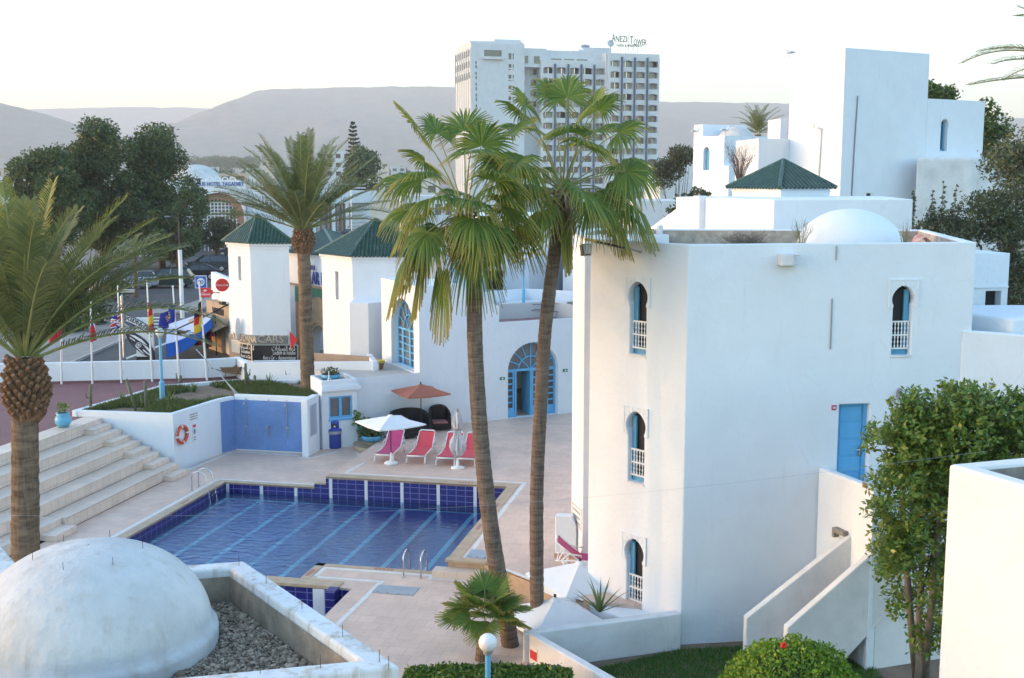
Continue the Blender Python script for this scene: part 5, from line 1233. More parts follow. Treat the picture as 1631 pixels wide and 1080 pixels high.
# recess and the two balcony blocks
b = MB(); facade(b, hp(sB, 4), hp(sD, 4), 0, hgt(HY, 104), []); M = fr(hp(0), hp(50)); b.M = M
b.bx(sB + .02, sD + 1.8, .8, 6, hgt(HY, 104), ztop - .9); b.M = Matrix(); b.build('recess_wall', HWH, ht)
SW = []
for px in (833.0, 851.0): 
    for k in range(5): SW.append((hs(px) - .0, hs(px) + 1.6, .74 if k == 0 else 3.9, .79 if k == 0 else 3.95, hgt(HY, (86 if k == 0 else 106 + 17.4 * (k - 1)) + (12 if k == 0 else 9)), hgt(HY, 86 if k == 0 else 106 + 17.4 * (k - 1))))
each('slit_window', SW, GLASS, ht, M)
CURT = [CURTAIN, GLASSG, mat('drawn curtain', (.36, .31, .27), .6, var=.3, scale=2), DARK]
RW = random.Random(11)
def bal_block(s0, s1, cols, y0, rows, out, zt_, nm):
    w = (s1 - s0) / cols; ops = []; cells = []
    nall = int((hgt(HY, y0) - 3) / FH)
    for r in range(nall):
        zt2 = hgt(HY, y0) - FH * r
        for c in range(cols):
            x0 = s0 + w * (c + .17); x1 = s0 + w * (c + .92); z0 = zt2 - 1.72
            poly = [(x0, z0), (x1, z0), (x1, zt2 - .28), (x1 - (x1 - x0) * .15, zt2 - .08), ((x0 + x1) / 2, zt2), (x0 + (x1 - x0) * .15, zt2 - .08), (x0, zt2 - .28)]
            poly = [(p[0] - s0, p[1]) for p in poly]; ops.append(poly); cells.append((r, x0, x1, z0, zt2))
    b = MB(); facade(b, hp(s0, -out), hp(s1, -out), 0, zt_, ops, 1.3); b.M = M
    b.add([(s0, -out, zt_), (s1, -out, zt_), (s1, 18, zt_), (s0, 18, zt_)], [(0, 1, 2, 3)])
    b.add([(s0, -out, 0), (s0, 6, 0), (s0, 6, zt_), (s0, -out, zt_)], [(0, 3, 2, 1)]); b.add([(s1, -out, 0), (s1, 18, 0), (s1, 18, zt_), (s1, -out, zt_)], [(0, 1, 2, 3)])
    b.M = Matrix(); b.build(nm, HWH, ht)
    rest = MB(M)
    for r, x0, x1, z0, z1 in cells:
        tgt = MB(M) if r < rows else rest
        tgt.m = RW.choice([0, 1, 1, 2]) if r < rows else 0
        xm = x0 + (x1 - x0) * RW.choice([.35, .5, .62])
        tgt.bx(x0, xm - .08, -out + 1.25, -out + 1.3, z0, z1)
        if r < rows: tgt.m = RW.choice([0, 1, 2, 3])
        tgt.bx(xm + .08, x1, -out + 1.25, -out + 1.3, z0, z1)
        if r < rows: tgt.build('balcony_window', CURT, ht)
    tag(rest.build('lower_windows', GLASSG, ht), kind='stuff')
    each('blue_fin', [(x - .22, x + .22, -out - .5, -out - .02, 0, zt_ - 1) for x in [s0 + w * c + w * .04 for c in range(1, cols)]], mat('blue fin', (.06, .09, .16), .4), ht, M)
zL2 = hgt(HY, 92)
bal_block(sD, sE, 5, 103.5, 6, .0, zL2, 'balcony_block')
bal_block(sE + .02, sF, 4, 90.5, 9, 1.4, hgt(HY, 79), 'balcony_block')
b = MB(); b.M = M
b.bx(sD - 1.5, sE, 2.2, 16, zL2 - .5, hgt(HY, 75)); b.bx(sE - .6, sE + .6, -.9, 2.2, 0, hgt(HY, 79)); b.bx(sF + .0, sF + .9, .5, 17, 0, hgt(HY, 84)); b.build('upper_wall', HWH, ht)
each('attic_window', [(hs(p), hs(q), 2.1, 2.18, hgt(HY, 92), hgt(HY, 88.2)) for p, q in ((880, 896), (900.5, 916), (920, 937))], GLASSG, ht, M)
b = MB(M); b.bx(hs(934), hs(979), 5, 13, hgt(HY, 77) - .5, hgt(HY, 66.5)); b.bx(hs(930), hs(936), 6, 12, hgt(HY, 77), hgt(HY, 70)); b.build('plant_room', HWH, ht)
b = MB(M); b.tube([(hs(938), 8, hgt(HY, 64)), (hs(942), 8, hgt(HY, 62)), (hs(950), 8, hgt(HY, 63.5))], .5, 6); b.tube([(hs(948), 8, hgt(HY, 67)), (hs(948), 8, hgt(HY, 60))], .35, 6); b.build('roof_plant', GALV, ht)
b = MB(M @ Matrix.Translation((hs(968.5), 0, hgt(HY, 62.5))) @ Matrix.Rotation(radians(80), 4, 'X')); b.lathe([(.001, 0), (.4, .03), (.8, .12), (.95, .2), (.8, .16), (.001, .05)], 18); b.M = M; b.tube([(hs(968), .3, hgt(HY, 77)), (hs(968.5), .3, hgt(HY, 62))], .1, 5); b.tube([(hs(970.5), .3, hgt(HY, 77)), (hs(969), .3, hgt(HY, 66))], .07, 5); b.build('dish_aerial', GALV, ht)
b = MB(M)
fit(b, 'A', 3.0, hs(970.5), hs(975.5), -.2, hgt(HY, 53.5), .08); fit(b, 'NEZI', 2.3, hs(976.3), hs(993.5), -.2, hgt(HY, 55), .08); fit(b, 'T', 3.0, hs(998.5), hs(1003.5), -.2, hgt(HY, 56.5), .08); fit(b, 'OWER', 2.3, hs(1004.3), hs(1024.5), -.2, hgt(HY, 59.5), .08)
fit(b, 'HOTEL & APARTMENTS', .95, hs(978), hs(1017), -.2, hgt(HY, 65.4), .08); b.build('roof_sign', INK, ht)
b = MB(M); zr_ = hgt(HY, 79)
for px, y1 in ((984, 58), (996.5, 40), (1004, 62), (1011, 62), (1019.5, 62)):
    b.tube([(hs(px), -.0, zr_), (hs(px), -.05, hgt(HY, y1))], .07, 4); b.tube([(hs(px) - .5, 1.4, zr_), (hs(px), -.03, hgt(HY, y1 + 6))], .05, 4)
b.tube([(hs(985), 0, hgt(HY, 53)), (hs(996.5), 0, hgt(HY, 40)), (hs(1006), 0, hgt(HY, 54))], .035, 4); b.build('sign_frame', GALV, ht)
b = MB(M)
for px, y1 in ((797.5, 42), (832, 28), (834, 45)): b.tube([(hs(px), 5, hgt(HY, 60)), (hs(px), 5, hgt(HY, y1))], .05, 4)
b.build('aerial', GALV, ht)

# ======== boutique hotel with the shallow dome across the street
TY = 150.0
def tp(px, Y=TY): return ((px - 815.5) / FOC * Y, Y)
tg = root('domed_hotel', (*tp(345), 1), 'white boutique hotel with a shallow dome and a big arched gridded window across the street', 'hotel')
zt_ = hgt(TY, 287); zb_ = hgt(TY, 301); zg = ZS - .1
p0, p1 = tp(266), tp(395); M, L = frame(p0, p1)
def ts(px): return along(p0, p1, px, 6)
ca, ra = ts(348), (ts(389) - ts(307)) / 2
zsp = hgt(TY, 346)
hole = arch(ca, 2 * ra, zg, zsp, 24, -.2)
b = MB(); facade(b, p0, p1, zg, zt_, [hole], 1.0); b.M = M; b.add([(0, 0, zt_), (L, 0, zt_), (L, 14, zt_), (0, 14, zt_)], [(0, 1, 2, 3)])
b.plate([(L, zg), (L + 6, zg), (L + 6, hgt(TY, 322)), (L + 2.5, hgt(TY, 305)), (L, hgt(TY, 301))], .4, 1.2); b.M = Matrix(); b.build('wall', WHITE, tg)
ri = ra * .80; M = fr(p0, p1); f = MB(M)
outer = [(ca + ra * cos(pi * k / 24), zsp + (ra) * sin(pi * k / 24)) for k in range(25)]; inner = [(ca + ri * cos(pi * k / 24) - .25, zsp - .35 + ri * sin(pi * k / 24)) for k in range(25)]
f.plate([(ca - ra, zg), (inner[-1][0], zg)] + inner[::-1] + [(inner[0][0], zg), (ca + ra, zg)] + outer, .45, .98); f.build('brick_arch', BRICKR, tg)
g = MB(M); g.bx(ca - ra, ca + ra, .9, .95, zg, zsp + ra); g.build('pane', GLASSG, tg)
f = MB(M); ci = ca - .25; zi = zsp - .35
for k in range(-5, 6):
    x = ci + k * ri / 5.6; hmax = sqrt(max(0, ri * ri - (x - ci) ** 2)); f.bx(x - .05, x + .05, .8, .88, zg, zi + hmax)
for k in range(10):
    z = zi - 1.6 + k * .42; w_ = ri if z < zi else sqrt(max(0, ri * ri - (z - zi) ** 2)); f.bx(ci - w_, ci + w_, .805, .875, z - .045, z + .045)
f.build('window_grid', WHITEP, tg)
b = MB(M); b.bx(ci - .25, ci + .75, .76, .8, zi - .9, zi + .35); b.build('dark_panel', DARK, tg)
b = MB(M); fit(b, 'BOUTIQUE HOTEL TAGADIRT', .74, ts(294), ts(390), -.04, hgt(TY, 293.5), .03); b.build('lettering', BLUEINK, tg)
b = MB(); b.M = Matrix.Translation((*tp(318, TY + 6), zt_ - .1)); b.lathe([(3.0 * cos(k * pi / 24), 2.15 * sin(k * pi / 24)) for k in range(12)] + [(.01, 2.15)], 32); b.build('dome', DOMEWHITE, tg, smooth=True)
b = MB(M)
for k in range(7): arc_bar(b, ts(300) + k * .95, zt_, .38, 0, pi, .3, .14, 6)
b.build('crenel', WHITE, tg)
b = MB(M); b.bx(ts(390), ts(392), -.6, .3, zg, hgt(TY, 316)); b.build('pilaster', WHITE2, tg)
# brick wing to its right
bw_ = root('brick_wing', (*tp(412, 152), 1), 'low red brick wing with white grille windows beside the domed hotel', 'building')
p0b, p1b = tp(392, 153), tp(432, 153); M, L = frame(p0b, p1b); zb2 = hgt(153, 330)
b = MB(); facade(b, p0b, p1b, zg, zb2, [rect(L * (.12 + .26 * k), L * (.26 + .26 * k), hgt(153, 352), hgt(153, 337)) for k in range(3)], .2); b.M = M; b.add([(0, 0, zb2), (L, 0, zb2), (L, 5, zb2), (0, 5, zb2)], [(0, 1, 2, 3)]); b.build('wall', BRICKR, bw_)
b = MB(M)
for k in range(5): b.bx(L * k / 5 + .1, L * k / 5 + .3, 0.001, .25, zb2, zb2 + .2)
b.build('crenel', BRICKR, bw_)
b = MB(M)
for k in range(3):
    for j in range(4): z = hgt(153, 352) + j * .32; b.bx(L * (.12 + .26 * k), L * (.26 + .26 * k), .1, .14, z, z + .12)
    x = L * (.19 + .26 * k); b.bx(x - .05, x + .05, .095, .145, hgt(153, 352), hgt(153, 337))
b.build('grille', WHITEP, bw_)
b = MB(M)
for k in range(3): b.bx(L * (.11 + .26 * k), L * (.27 + .26 * k), .19, .22, hgt(153, 353), hgt(153, 336))
b.build('pane', DARK, bw_)
# long white hotel behind the middle date palm: columns, gridded screen
cw = root('columned_hotel', (*tp(540, 205), 1), 'long white building with tall slim columns behind the middle date palm', 'building')
p0c, p1c = tp(425, 190), tp(600, 222); M, L = frame(p0c, p1c); zc_ = hgt(205, 305)
b = MB(M); b.bx(0, L, 1.2, 12, zg, zc_); b.bx(0, L, -.2, 1.19, zc_ - 2.2, zc_ - .01); b.build('wall', HWH, cw)
each('column', [(s - .15, s + .15, -.1, .25, zg, zc_ - 2.2) for s in [along(p0c, p1c, px, 5) for px in (432, 444, 503, 512, 521, 527, 536, 544, 549, 556)]], mat('brown column', (.3, .2, .16), .8), cw, M)
each('panel', [(s - .7, s + .7, -.08, 1.1, zg, zc_ - 2.2) for s in [along(p0c, p1c, px, 5) for px in (478, 500, 530, 552)]], WHITE2, cw, M)
b = MB(M); s0, s1 = along(p0c, p1c, 505, 5), along(p0c, p1c, 590, 5)
for k in range(12): b.bx(s0, s1, .9, 1.15, zg + .5 + k * .7, zg + .75 + k * .7)
b.build('louvre', mat('grey louvre', (.4, .42, .45), .6), cw)
def block(name, label, px0, px1, py0, Y, dep=8, m=None, rows=0, cols=0, wm=None, cat='building', slope=.12):
    p0, p1 = ((px0 - 815.5) / FOC * Y, Y), ((px1 - 815.5) / FOC * (Y + (px1 - px0) / FOC * Y * slope), Y + (px1 - px0) / FOC * Y * slope)
    t = root(name, (*p0, ZS), label, cat); M, L = frame(p0, p1); z1 = hgt(Y, py0); H = z1 - ZS; ops = []
    for r in range(rows):
        for c in range(cols):
            x = L * (c + .5) / cols; w = L / cols * .28; zc = z1 - (r + .6) * 3.1; ops.append(rect(x - w, x + w, zc - .75, zc + .75))
    b = MB(); facade(b, p0, p1, ZS - .1, z1, ops, .4); b.M = M
    b.add([(0, 0, z1), (L, 0, z1), (L, dep, z1), (0, dep, z1)], [(0, 1, 2, 3)]); b.add([(0, 0, ZS), (0, 0, z1), (0, dep, z1), (0, dep, ZS)], [(0, 1, 2, 3)]); b.add([(L, 0, ZS), (L, dep, ZS), (L, dep, z1), (L, 0, z1)], [(0, 1, 2, 3)])
    b.add([(L, dep, ZS), (0, dep, ZS), (0, dep, z1), (L, dep, z1)], [(0, 1, 2, 3)])
    b.build('wall', m or HWH, t)
    for o in ops:
        b = MB(M); b.bx(o[0][0], o[1][0], .36, .4, o[0][1], o[2][1]); b.build('window', wm or GLASSG, t)
    return t, M, L, z1
block('apartment_block', 'pale apartment block with dark windows behind the top of the middle date palm', 508, 562, 240, 420, 12, rows=3, cols=4, wm=GLASS)
block('apartment_block', 'white sunlit block low behind the left fan palm crown', 588, 700, 288, 260, 10, rows=1, cols=5, m=plaster('cream far wall', (.72, .66, .58)))
block('apartment_block', 'white flat block far behind the stalks of the left fan palm', 640, 740, 312, 160, 10, rows=1, cols=6)
block('white_house', 'far white house at the left edge with arched dark windows behind the dark trees', -60, 24, 282, 180, 10, rows=2, cols=4)
block('apartment_block', 'white and brick building glimpsed through the dark trees', 150, 262, 308, 175, 10, rows=3, cols=5, m=plaster('mixed far wall', (.7, .66, .62)))
block('apartment_block', 'white sunlit slab between the dark tree trunks beside the car park', 222, 246, 352, 140, 5)
block('white_house', 'pale blue white house below the hills left of the distant white house', 1042, 1100, 262, 260, 10)
block('white_house', 'low white house with a flat roof behind the shrubs left of the pavilion', 1050, 1112, 290, 130, 8)
block('white_house', 'long low white house behind the right fan palm crown', 1008, 1102, 320, 90, 8)
RB = random.Random(21)
WN = ['cream', 'pale grey', 'white', 'sandy']
WC = [plaster('cream town', (.62, .54, .45)), plaster('grey town', (.55, .55, .56)), HWH, plaster('sandy town', (.55, .44, .34))]
SPOTS = [(288, 322, 262, 900), (330, 352, 266, 800), (396, 420, 268, 700), (352, 398, 276, 480), (420, 442, 256, 650), (444, 470, 262, 560), (470, 500, 271, 520), (560, 590, 262, 600), (596, 622, 258, 700), (625, 648, 265, 640), (1045, 1066, 250, 520), (-30, 14, 268, 420), (1068, 1095, 246, 620), (400, 432, 290, 260), (660, 690, 270, 420)]
BY = ['at the foot of the hill right of the dark trees', 'just right of the shallow hotel dome', 'left of the middle date palm crown', 'directly behind the hotel lettering', 'behind the left fronds of the middle date palm', 'behind the crown of the middle date palm', 'behind the right half of the date palm crown', 'below the tall tiered conifer', 'left of the fan palm crown', 'behind the left fan palm fronds', 'right of the big hotel slab', 'at the far left edge', 'between the hotel slab and the distant white house', 'right of the brick arch', 'under the hotel flank behind the fan palms']
for i, ((a, c, y, Y), by) in enumerate(zip(SPOTS, BY)):
    block('town_house', 'small %s far house %s' % (WN[i % 4], by), a, c, y, Y, 8, rows=1, cols=2, m=WC[i % 4], cat='house')

# ======== cars
TYRE = mat('tyre rubber', (.012, .012, .013), .8); RIM = mat('alloy wheel', (.5, .5, .52), .3, .8); CGLASS = mat('car glass', (.015, .018, .02), .05, spec=.9)
TAIL = mat('tail lamp', (.4, .01, .01), .2); HEADL = mat('head lamp', (.7, .7, .7), .1)
def make_car(paint, hatch=True, loc=(0, 0, 0), rz=0, label='', group='cars parked along the street', suv=False):
    t = root('parked_car', loc, label, 'car', group, rz)
    h = .12 if suv else 0
    out = [(-2.1, .32), (-2.16, .6), (-2.1, .95 + h), (-1.75, 1.02 + h), (1.05, .98 + h), (1.9, .82 + h), (2.14, .62), (2.16, .34), (1.7, .26), (-1.7, .26)]
    b = MB(); ys = [(-.9, .955), (-.84, 1.0), (.84, 1.0), (.9, .955)]; n = len(out); V = []
    for y, s in ys:
        for x, z in out: V.append((x * s, y, .62 + (z - .62) * s))
    F = [(j * n + i, j * n + (i + 1) % n, (j + 1) * n + (i + 1) % n, (j + 1) * n + i) for j in range(3) for i in range(n)] + [tuple(range(n)), tuple(3 * n + i for i in range(n))[::-1]]
    b.add(V, F); b.build('body', paint, t, world=False, bevel=.04)
    if hatch: gh = [(-2.0, .98 + h), (-1.72, 1.4 + h * 1.5), (-1.3, 1.47 + h * 1.6), (.25, 1.45 + h * 1.6), (1.1, .97 + h)]
    else: gh = [(-1.75, 1.0), (-1.1, 1.38), (-.6, 1.44), (.25, 1.42), (1.1, .97)]
    b = MB(); V = [(x, y * (1 if z < 1.1 + h else .78), z) for y in (-.82, .82) for x, z in gh]; k = len(gh)
    b.add(V, [(i, (i + 1) % k, k + (i + 1) % k, k + i) for i in range(k)] + [tuple(range(k)), tuple(range(k, 2 * k))[::-1]]); b.build('windows', CGLASS, t, world=False, bevel=.02)
    b = MB(); r0, r1 = gh[1], gh[3]; b.bx(r0[0] + .12, r1[0] - .02, -.62, .62, gh[2][1] - .02, gh[2][1] + .025)
    for y in (-1, 1):
        b.tube([(gh[4][0] - .05, y * .80, gh[4][1] + .01), (gh[3][0], y * .645, gh[3][1])], .04, 5); b.tube([(-.35, y * .83, 1.0 + h), (-.4, y * .66, gh[3][1])], .045, 5)
        b.tube([(gh[0][0] + .08, y * .80, gh[0][1] + .02), (gh[1][0] + .05, y * .655, gh[1][1])], .06, 5)
    b.build('roof', paint, t, world=False)
    for x in (-1.32, 1.33):
        for y in (-1, 1):
            M0 = Matrix.Translation((x, y * .8, .33)) @ Matrix.Rotation(radians(90), 4, 'X')
            b = MB(M0); b.lathe([(.001, -.1), (.27, -.1), (.33, -.08), (.33, .08), (.27, .1), (.001, .1)], 18); w = b.build('wheel', TYRE, t, world=False)
            b = MB(M0); b.lathe([(.001, .115 * -y - .0), (.08, .12 * -y), (.2, .112 * -y), (.215, .1 * -y)], 14); b.build('rim', RIM, w, world=False)
    for y in (-1, 1):
        b = MB(); b.box((-2.1, y * .72, .82 + h), (.08, .3, .16)); b.build('tail_lamp', TAIL, t, world=False, bevel=.02)
        b = MB(); b.box((1.96, y * .66, .72 + h), (.14, .34, .14)); b.build('headlight', HEADL, t, world=False, bevel=.02)
        b = MB(); b.box((.85, y * .98, 1.02 + h), (.12, .2, .13)); b.build('wing_mirror', paint, t, world=False, bevel=.02)
    b = MB(); b.box((-2.15, 0, .55), (.03, .5, .12)); b.build('number_plate', SIGNW, t, world=False)
    return t
def paint(n, c): return mat(n, c, .25, .4, coat=.6)
CARS = [('dark green car', (.03, .05, .045), True, True, 268, 458, 186, 'dark green estate car nearest the white lamp post, seen from its side'),
        ('black saloon', (.012, .012, .014), False, False, 312, 446, 196, 'black saloon car with red tail lamps just behind the dark green car'),
        ('dark grey car', (.06, .065, .075), True, True, 330, 433, 200, 'dark grey hatchback third along the row beside the slim tower'),
        ('black car', (.014, .014, .016), False, False, 366, 426, 198, 'black car half hidden by the slim green roofed tower'),
        ('deep blue grey car', (.05, .06, .07), True, False, 372, 408, 196, 'farthest blue grey car in the row by the slim tower'),
        ('silver car', (.40, .43, .47), True, False, 214, 459, 190, 'silver hatchback left of the dark green car'),
        ('grey blue car', (.16, .2, .25), True, False, 180, 466, 160, 'grey blue car behind the long frond of the foreground date palm'),
        ('dark car', (.03, .035, .04), True, False, 556, 380, 170, 'dark car parked far off by the walking person')]
for nm, c, ha, suv, px, py, rz, lab in CARS:
    make_car(paint(nm, c), ha, (*at(px, py, ZS), ZS + .006), radians(rz), lab, suv=suv)

# ======== person far away in the street
px_ = at(555, 378, ZS)
pe = root('person', (*px_, ZS), 'person in a pale blue shirt and dark trousers walking beside the far dark car', 'person')
def skinfig(name, vs, es, rad, m, par):
    me = bpy.data.meshes.new('t'); me.from_pydata(vs, es, []); o = bpy.data.objects.new('t', me); COL.objects.link(o)
    o.modifiers.new('s', 'SKIN'); o.modifiers.new('u', 'SUBSURF').levels = 1
    for i, r in enumerate(rad): me.skin_vertices[0].data[i].radius = (r, r)
    me.skin_vertices[0].data[0].use_root = True
    dg = bpy.context.evaluated_depsgraph_get(); e = bpy.data.meshes.new_from_object(o.evaluated_get(dg)); bpy.data.objects.remove(o)
    e.materials.clear(); e.materials.append(m); e.polygons.foreach_set('use_smooth', [True] * len(e.polygons)); q = bpy.data.objects.new(name, e); COL.objects.link(q); q.parent = par; return q
sk_ = mat('skin', (.33, .2, .14), .6)
V = [(0, 0, .95), (0, 0, 1.15), (0, 0, 1.42), (0, 0, 1.52), (0, 0, 1.62), (0, -.01, 1.74), (.1, 0, .9), (.13, -.12, .5), (.13, -.02, .08), (.13, -.14, .03), (-.1, 0, .9), (-.12, .14, .5), (-.12, .3, .12), (-.12, .2, .05), (.2, 0, 1.4), (.26, .08, 1.14), (.24, .0, .9), (.23, -.05, .8), (-.2, 0, 1.4), (-.26, -.06, 1.14), (-.22, -.16, .92), (-.21, -.2, .83)]
E_ = [(0, 1), (1, 2), (2, 3), (3, 4), (4, 5), (0, 6), (6, 7), (7, 8), (8, 9), (0, 10), (10, 11), (11, 12), (12, 13), (2, 14), (14, 15), (15, 16), (16, 17), (2, 18), (18, 19), (19, 20), (20, 21)]
Rd = [.13, .14, .14, .06, .09, .06, .095, .07, .045, .04, .095, .07, .045, .04, .07, .045, .035, .03, .07, .045, .035, .03]
skinfig('body', V, E_, Rd, sk_, pe)
sel = [0, 1, 2, 14, 15, 18, 19]; mp_ = {k: i for i, k in enumerate(sel)}
skinfig('shirt', [V[k] for k in sel], [(mp_[a], mp_[c]) for a, c in E_ if a in mp_ and c in mp_], [Rd[k] + .025 for k in sel], mat('pale blue shirt', (.35, .5, .68), .8), pe)
sel = [0, 6, 7, 8, 10, 11, 12]; mp_ = {k: i for i, k in enumerate(sel)}
skinfig('trousers', [V[k] for k in sel], [(mp_[a], mp_[c]) for a, c in E_ if a in mp_ and c in mp_], [Rd[k] + .02 for k in sel], mat('dark trousers', (.03, .035, .05), .8), pe)
b = MB(); b.ball((0, .015, 1.70), .1, 12, (1, 1, .85)); b.build('hair', mat('dark hair', (.015, .012, .01), .6), pe, world=False, smooth=True)
# ------------------------------------------------------------------ vegetation
def rand_unit(rng, n):
    v = rng.standard_normal((n, 3)); return v / np.linalg.norm(v, axis=1)[:, None]
def leaf_cloud(rng, clumps, per, size, upbias=.2, aspect=.5, shell=.55):
    """leaf-sized diamonds spread through the clumps' volume"""
    C = []; 
    for c in clumps:
        n = int(per * (c[3] ** 2)) + 8; d = rand_unit(rng, n); r = c[3] * (shell + (1 - shell) * rng.random(n) ** .6) * (1 + .13 * rng.standard_normal(n))
        sc = np.array(c[4] if len(c) > 4 else (1, 1, .8)); C.append(np.array(c[:3]) + d * r[:, None] * sc)
    P = np.vstack(C); n = len(P)
    a = rand_unit(rng, n); a[:, 2] -= upbias; a /= np.linalg.norm(a, axis=1)[:, None]
    b = np.cross(a, rand_unit(rng, n)); b /= np.linalg.norm(b, axis=1)[:, None] + 1e-9
    s = size * rng.uniform(.6, 1.35, n)[:, None]
    V = np.stack([P - a * s, P + b * s * aspect - a * s * .1, P + a * s, P - b * s * aspect - a * s * .1], 1).reshape(-1, 3)
    return V, np.arange(4 * n).reshape(n, 4)
def limbs(mb, base, h, clumps, r0, rng, lean=(0, 0), fork=.4, k=9):
    top = Vector((base[0] + lean[0], base[1] + lean[1], base[2] + h * fork))
    mb.tube([tuple(base), tuple(Vector(base).lerp(top, .5) + Vector((rng.uniform(-.1, .1), rng.uniform(-.1, .1), 0))), tuple(top)], [r0 * 1.15, r0 * .85, r0 * .7], 9)
    idx = rng.permutation(len(clumps))[:k]
    for i in idx:
        c = Vector(clumps[i][:3]); m = top.lerp(c, .5) + Vector((rng.uniform(-.3, .3), rng.uniform(-.3, .3), -.12 * (c - top).length))
        mb.tube([tuple(top - Vector((0, 0, .2))), tuple(m), tuple(c)], [r0 * .5, r0 * .3, r0 * .1], 6)
def tree(name, label, base, h, clumps, per, size, m, seed, trunk=BARK, r0=.2, cat='tree', group=None, fork=.4, **kw):
    rng = np.random.default_rng(seed); t = root(name, tuple(base), label, cat, group)
    V, F = leaf_cloud(rng, clumps, per, size, **kw); fast_mesh('crown', V, F, m, t)
    b = MB(); limbs(b, base, h, clumps, r0, rng, fork=fork); b.build('trunk', trunk, t, smooth=True)
    return t
def px_clumps(rng, spec, Y, depth, rmin, rmax):
    """clumps inside sighted outline ellipses: (px, py, rx, ry, count)"""
    out = []
    for px, py, rx, ry, n in spec:
        for _ in range(n):
            a = rng.uniform(0, 2 * pi); q = sqrt(rng.uniform(0, 1)); Yc = Y + rng.uniform(-depth, depth)
            p = far(px + rx * q * cos(a), py + ry * q * sin(a), Yc); out.append((p.x, p.y, p.z, rng.uniform(rmin, rmax)))
    return out
# --- the dark street trees
rng = np.random.default_rng(5)
for (lab, bx_, spec, Y, sd, m_, rr) in [
    ('big dark spreading street tree with the tallest crown left of the domed hotel', 165, [(160, 235, 34, 34, 22), (120, 262, 30, 30, 12), (175, 285, 42, 40, 20), (105, 292, 30, 25, 10), (150, 330, 50, 35, 20), (165, 370, 55, 22, 16), (185, 325, 40, 30, 12)], 118, 1, TREELEAF, (.9, 1.7)),
    ('dark round topped street tree with its crown just left of the shallow hotel dome', 258, [(245, 235, 30, 30, 20), (262, 262, 28, 28, 12), (228, 262, 24, 24, 10), (240, 305, 40, 32, 16), (262, 340, 40, 22, 16), (235, 365, 45, 22, 14), (270, 390, 40, 18, 12)], 122, 2, TREELEAF, (.9, 1.7)),
    ('dark low tree at the far left under the big street tree', 60, [(45, 272, 24, 20, 10), (80, 268, 30, 25, 12), (55, 305, 45, 30, 16), (25, 330, 30, 30, 8), (60, 350, 55, 30, 18), (40, 385, 60, 22, 14), (20, 400, 40, 20, 8)], 112, 3, TREELEAF, (.9, 1.5)),
    ('brighter green rounded tree in front of the big dark street tree', 92, [(92, 295, 26, 20, 12), (110, 330, 40, 28, 14), (70, 345, 40, 28, 10), (105, 365, 50, 22, 12)], 104, 4, leafmat('mid green leaf', (.025, .055, .018), (.085, .12, .03), trans=.3), (.7, 1.2)),
    ('small dark ragged tree under the hotel lettering beside the parked cars', 285, [(283, 352, 42, 26, 18), (310, 318, 16, 22, 8), (262, 385, 30, 24, 10), (300, 300, 14, 18, 5)], 112, 6, TREELEAF, (.6, 1.1)),
    ('low olive tree between the parked cars and the arched window', 345, [(345, 372, 30, 18, 16), (330, 360, 20, 14, 6)], 128, 7, TREELEAF2, (.6, 1.0)),
]:
    cl = px_clumps(rng, spec, Y, 3.0, *rr); bp_ = ((bx_ - 815.5) / FOC * Y, Y, ZS)
    tree('street_tree', lab, bp_, 9, cl, 200, .17, m_, sd, r0=.32, group='dark trees along the street', fork=.45)
# tall tiered conifer (araucaria)
ar = root('araucaria', (*tp(566, 300), ZS), 'tall tiered conifer standing alone before the hills above the middle date palm', 'tree')
rng = np.random.default_rng(8); V = []; k = 0
ztop_, zlow = hgt(300, 194), hgt(300, 300); X0 = (566 - 815.5) / FOC * 300
for i in range(17):
    f = i / 16; z = ztop_ - .4 - (ztop_ - zlow) * f * .95; R_ = .35 + 3.0 * f ** .75 * (1 if f < .6 else 1 - .3 * (f - .6))
    nb_ = 5 + (i > 3) + (i > 7)
    for j in range(nb_):
        a = rng.uniform(0, 6.28)
        for q in np.linspace(.12, 1, int(8 + 14 * f)):
            for _ in range(3):
                c = np.array([X0 + cos(a) * R_ * q, 300 + sin(a) * R_ * q, z + .35 * q * q - .1 + rng.uniform(-.05, .1)]); d = rng.standard_normal(3) * .22; e = rng.standard_normal(3) * .1
                V += [c - d, c + e, c + d, c - e]
V = np.array(V); fast_mesh('crown', V, np.arange(len(V)).reshape(-1, 4), leafmat('araucaria needle', (.012, .022, .014), (.04, .05, .03), trans=.1), ar)
b = MB(); b.tube([(X0, 300, ZS), (X0, 300, zlow), (X0, 300, ztop_)], [.4, .3, .04], 8); b.build('trunk', BARK, ar)
rng = np.random.default_rng(9)
tree('round_tree', 'dark round topped tree at the foot of the tall tiered conifer', (*tp(572, 250), ZS), 14, px_clumps(rng, [(575, 262, 22, 20, 18), (580, 285, 24, 20, 12), (560, 300, 24, 18, 8)], 250, 3, 1.2, 2.2), 90, .3, TREELEAF, 10, r0=.4)
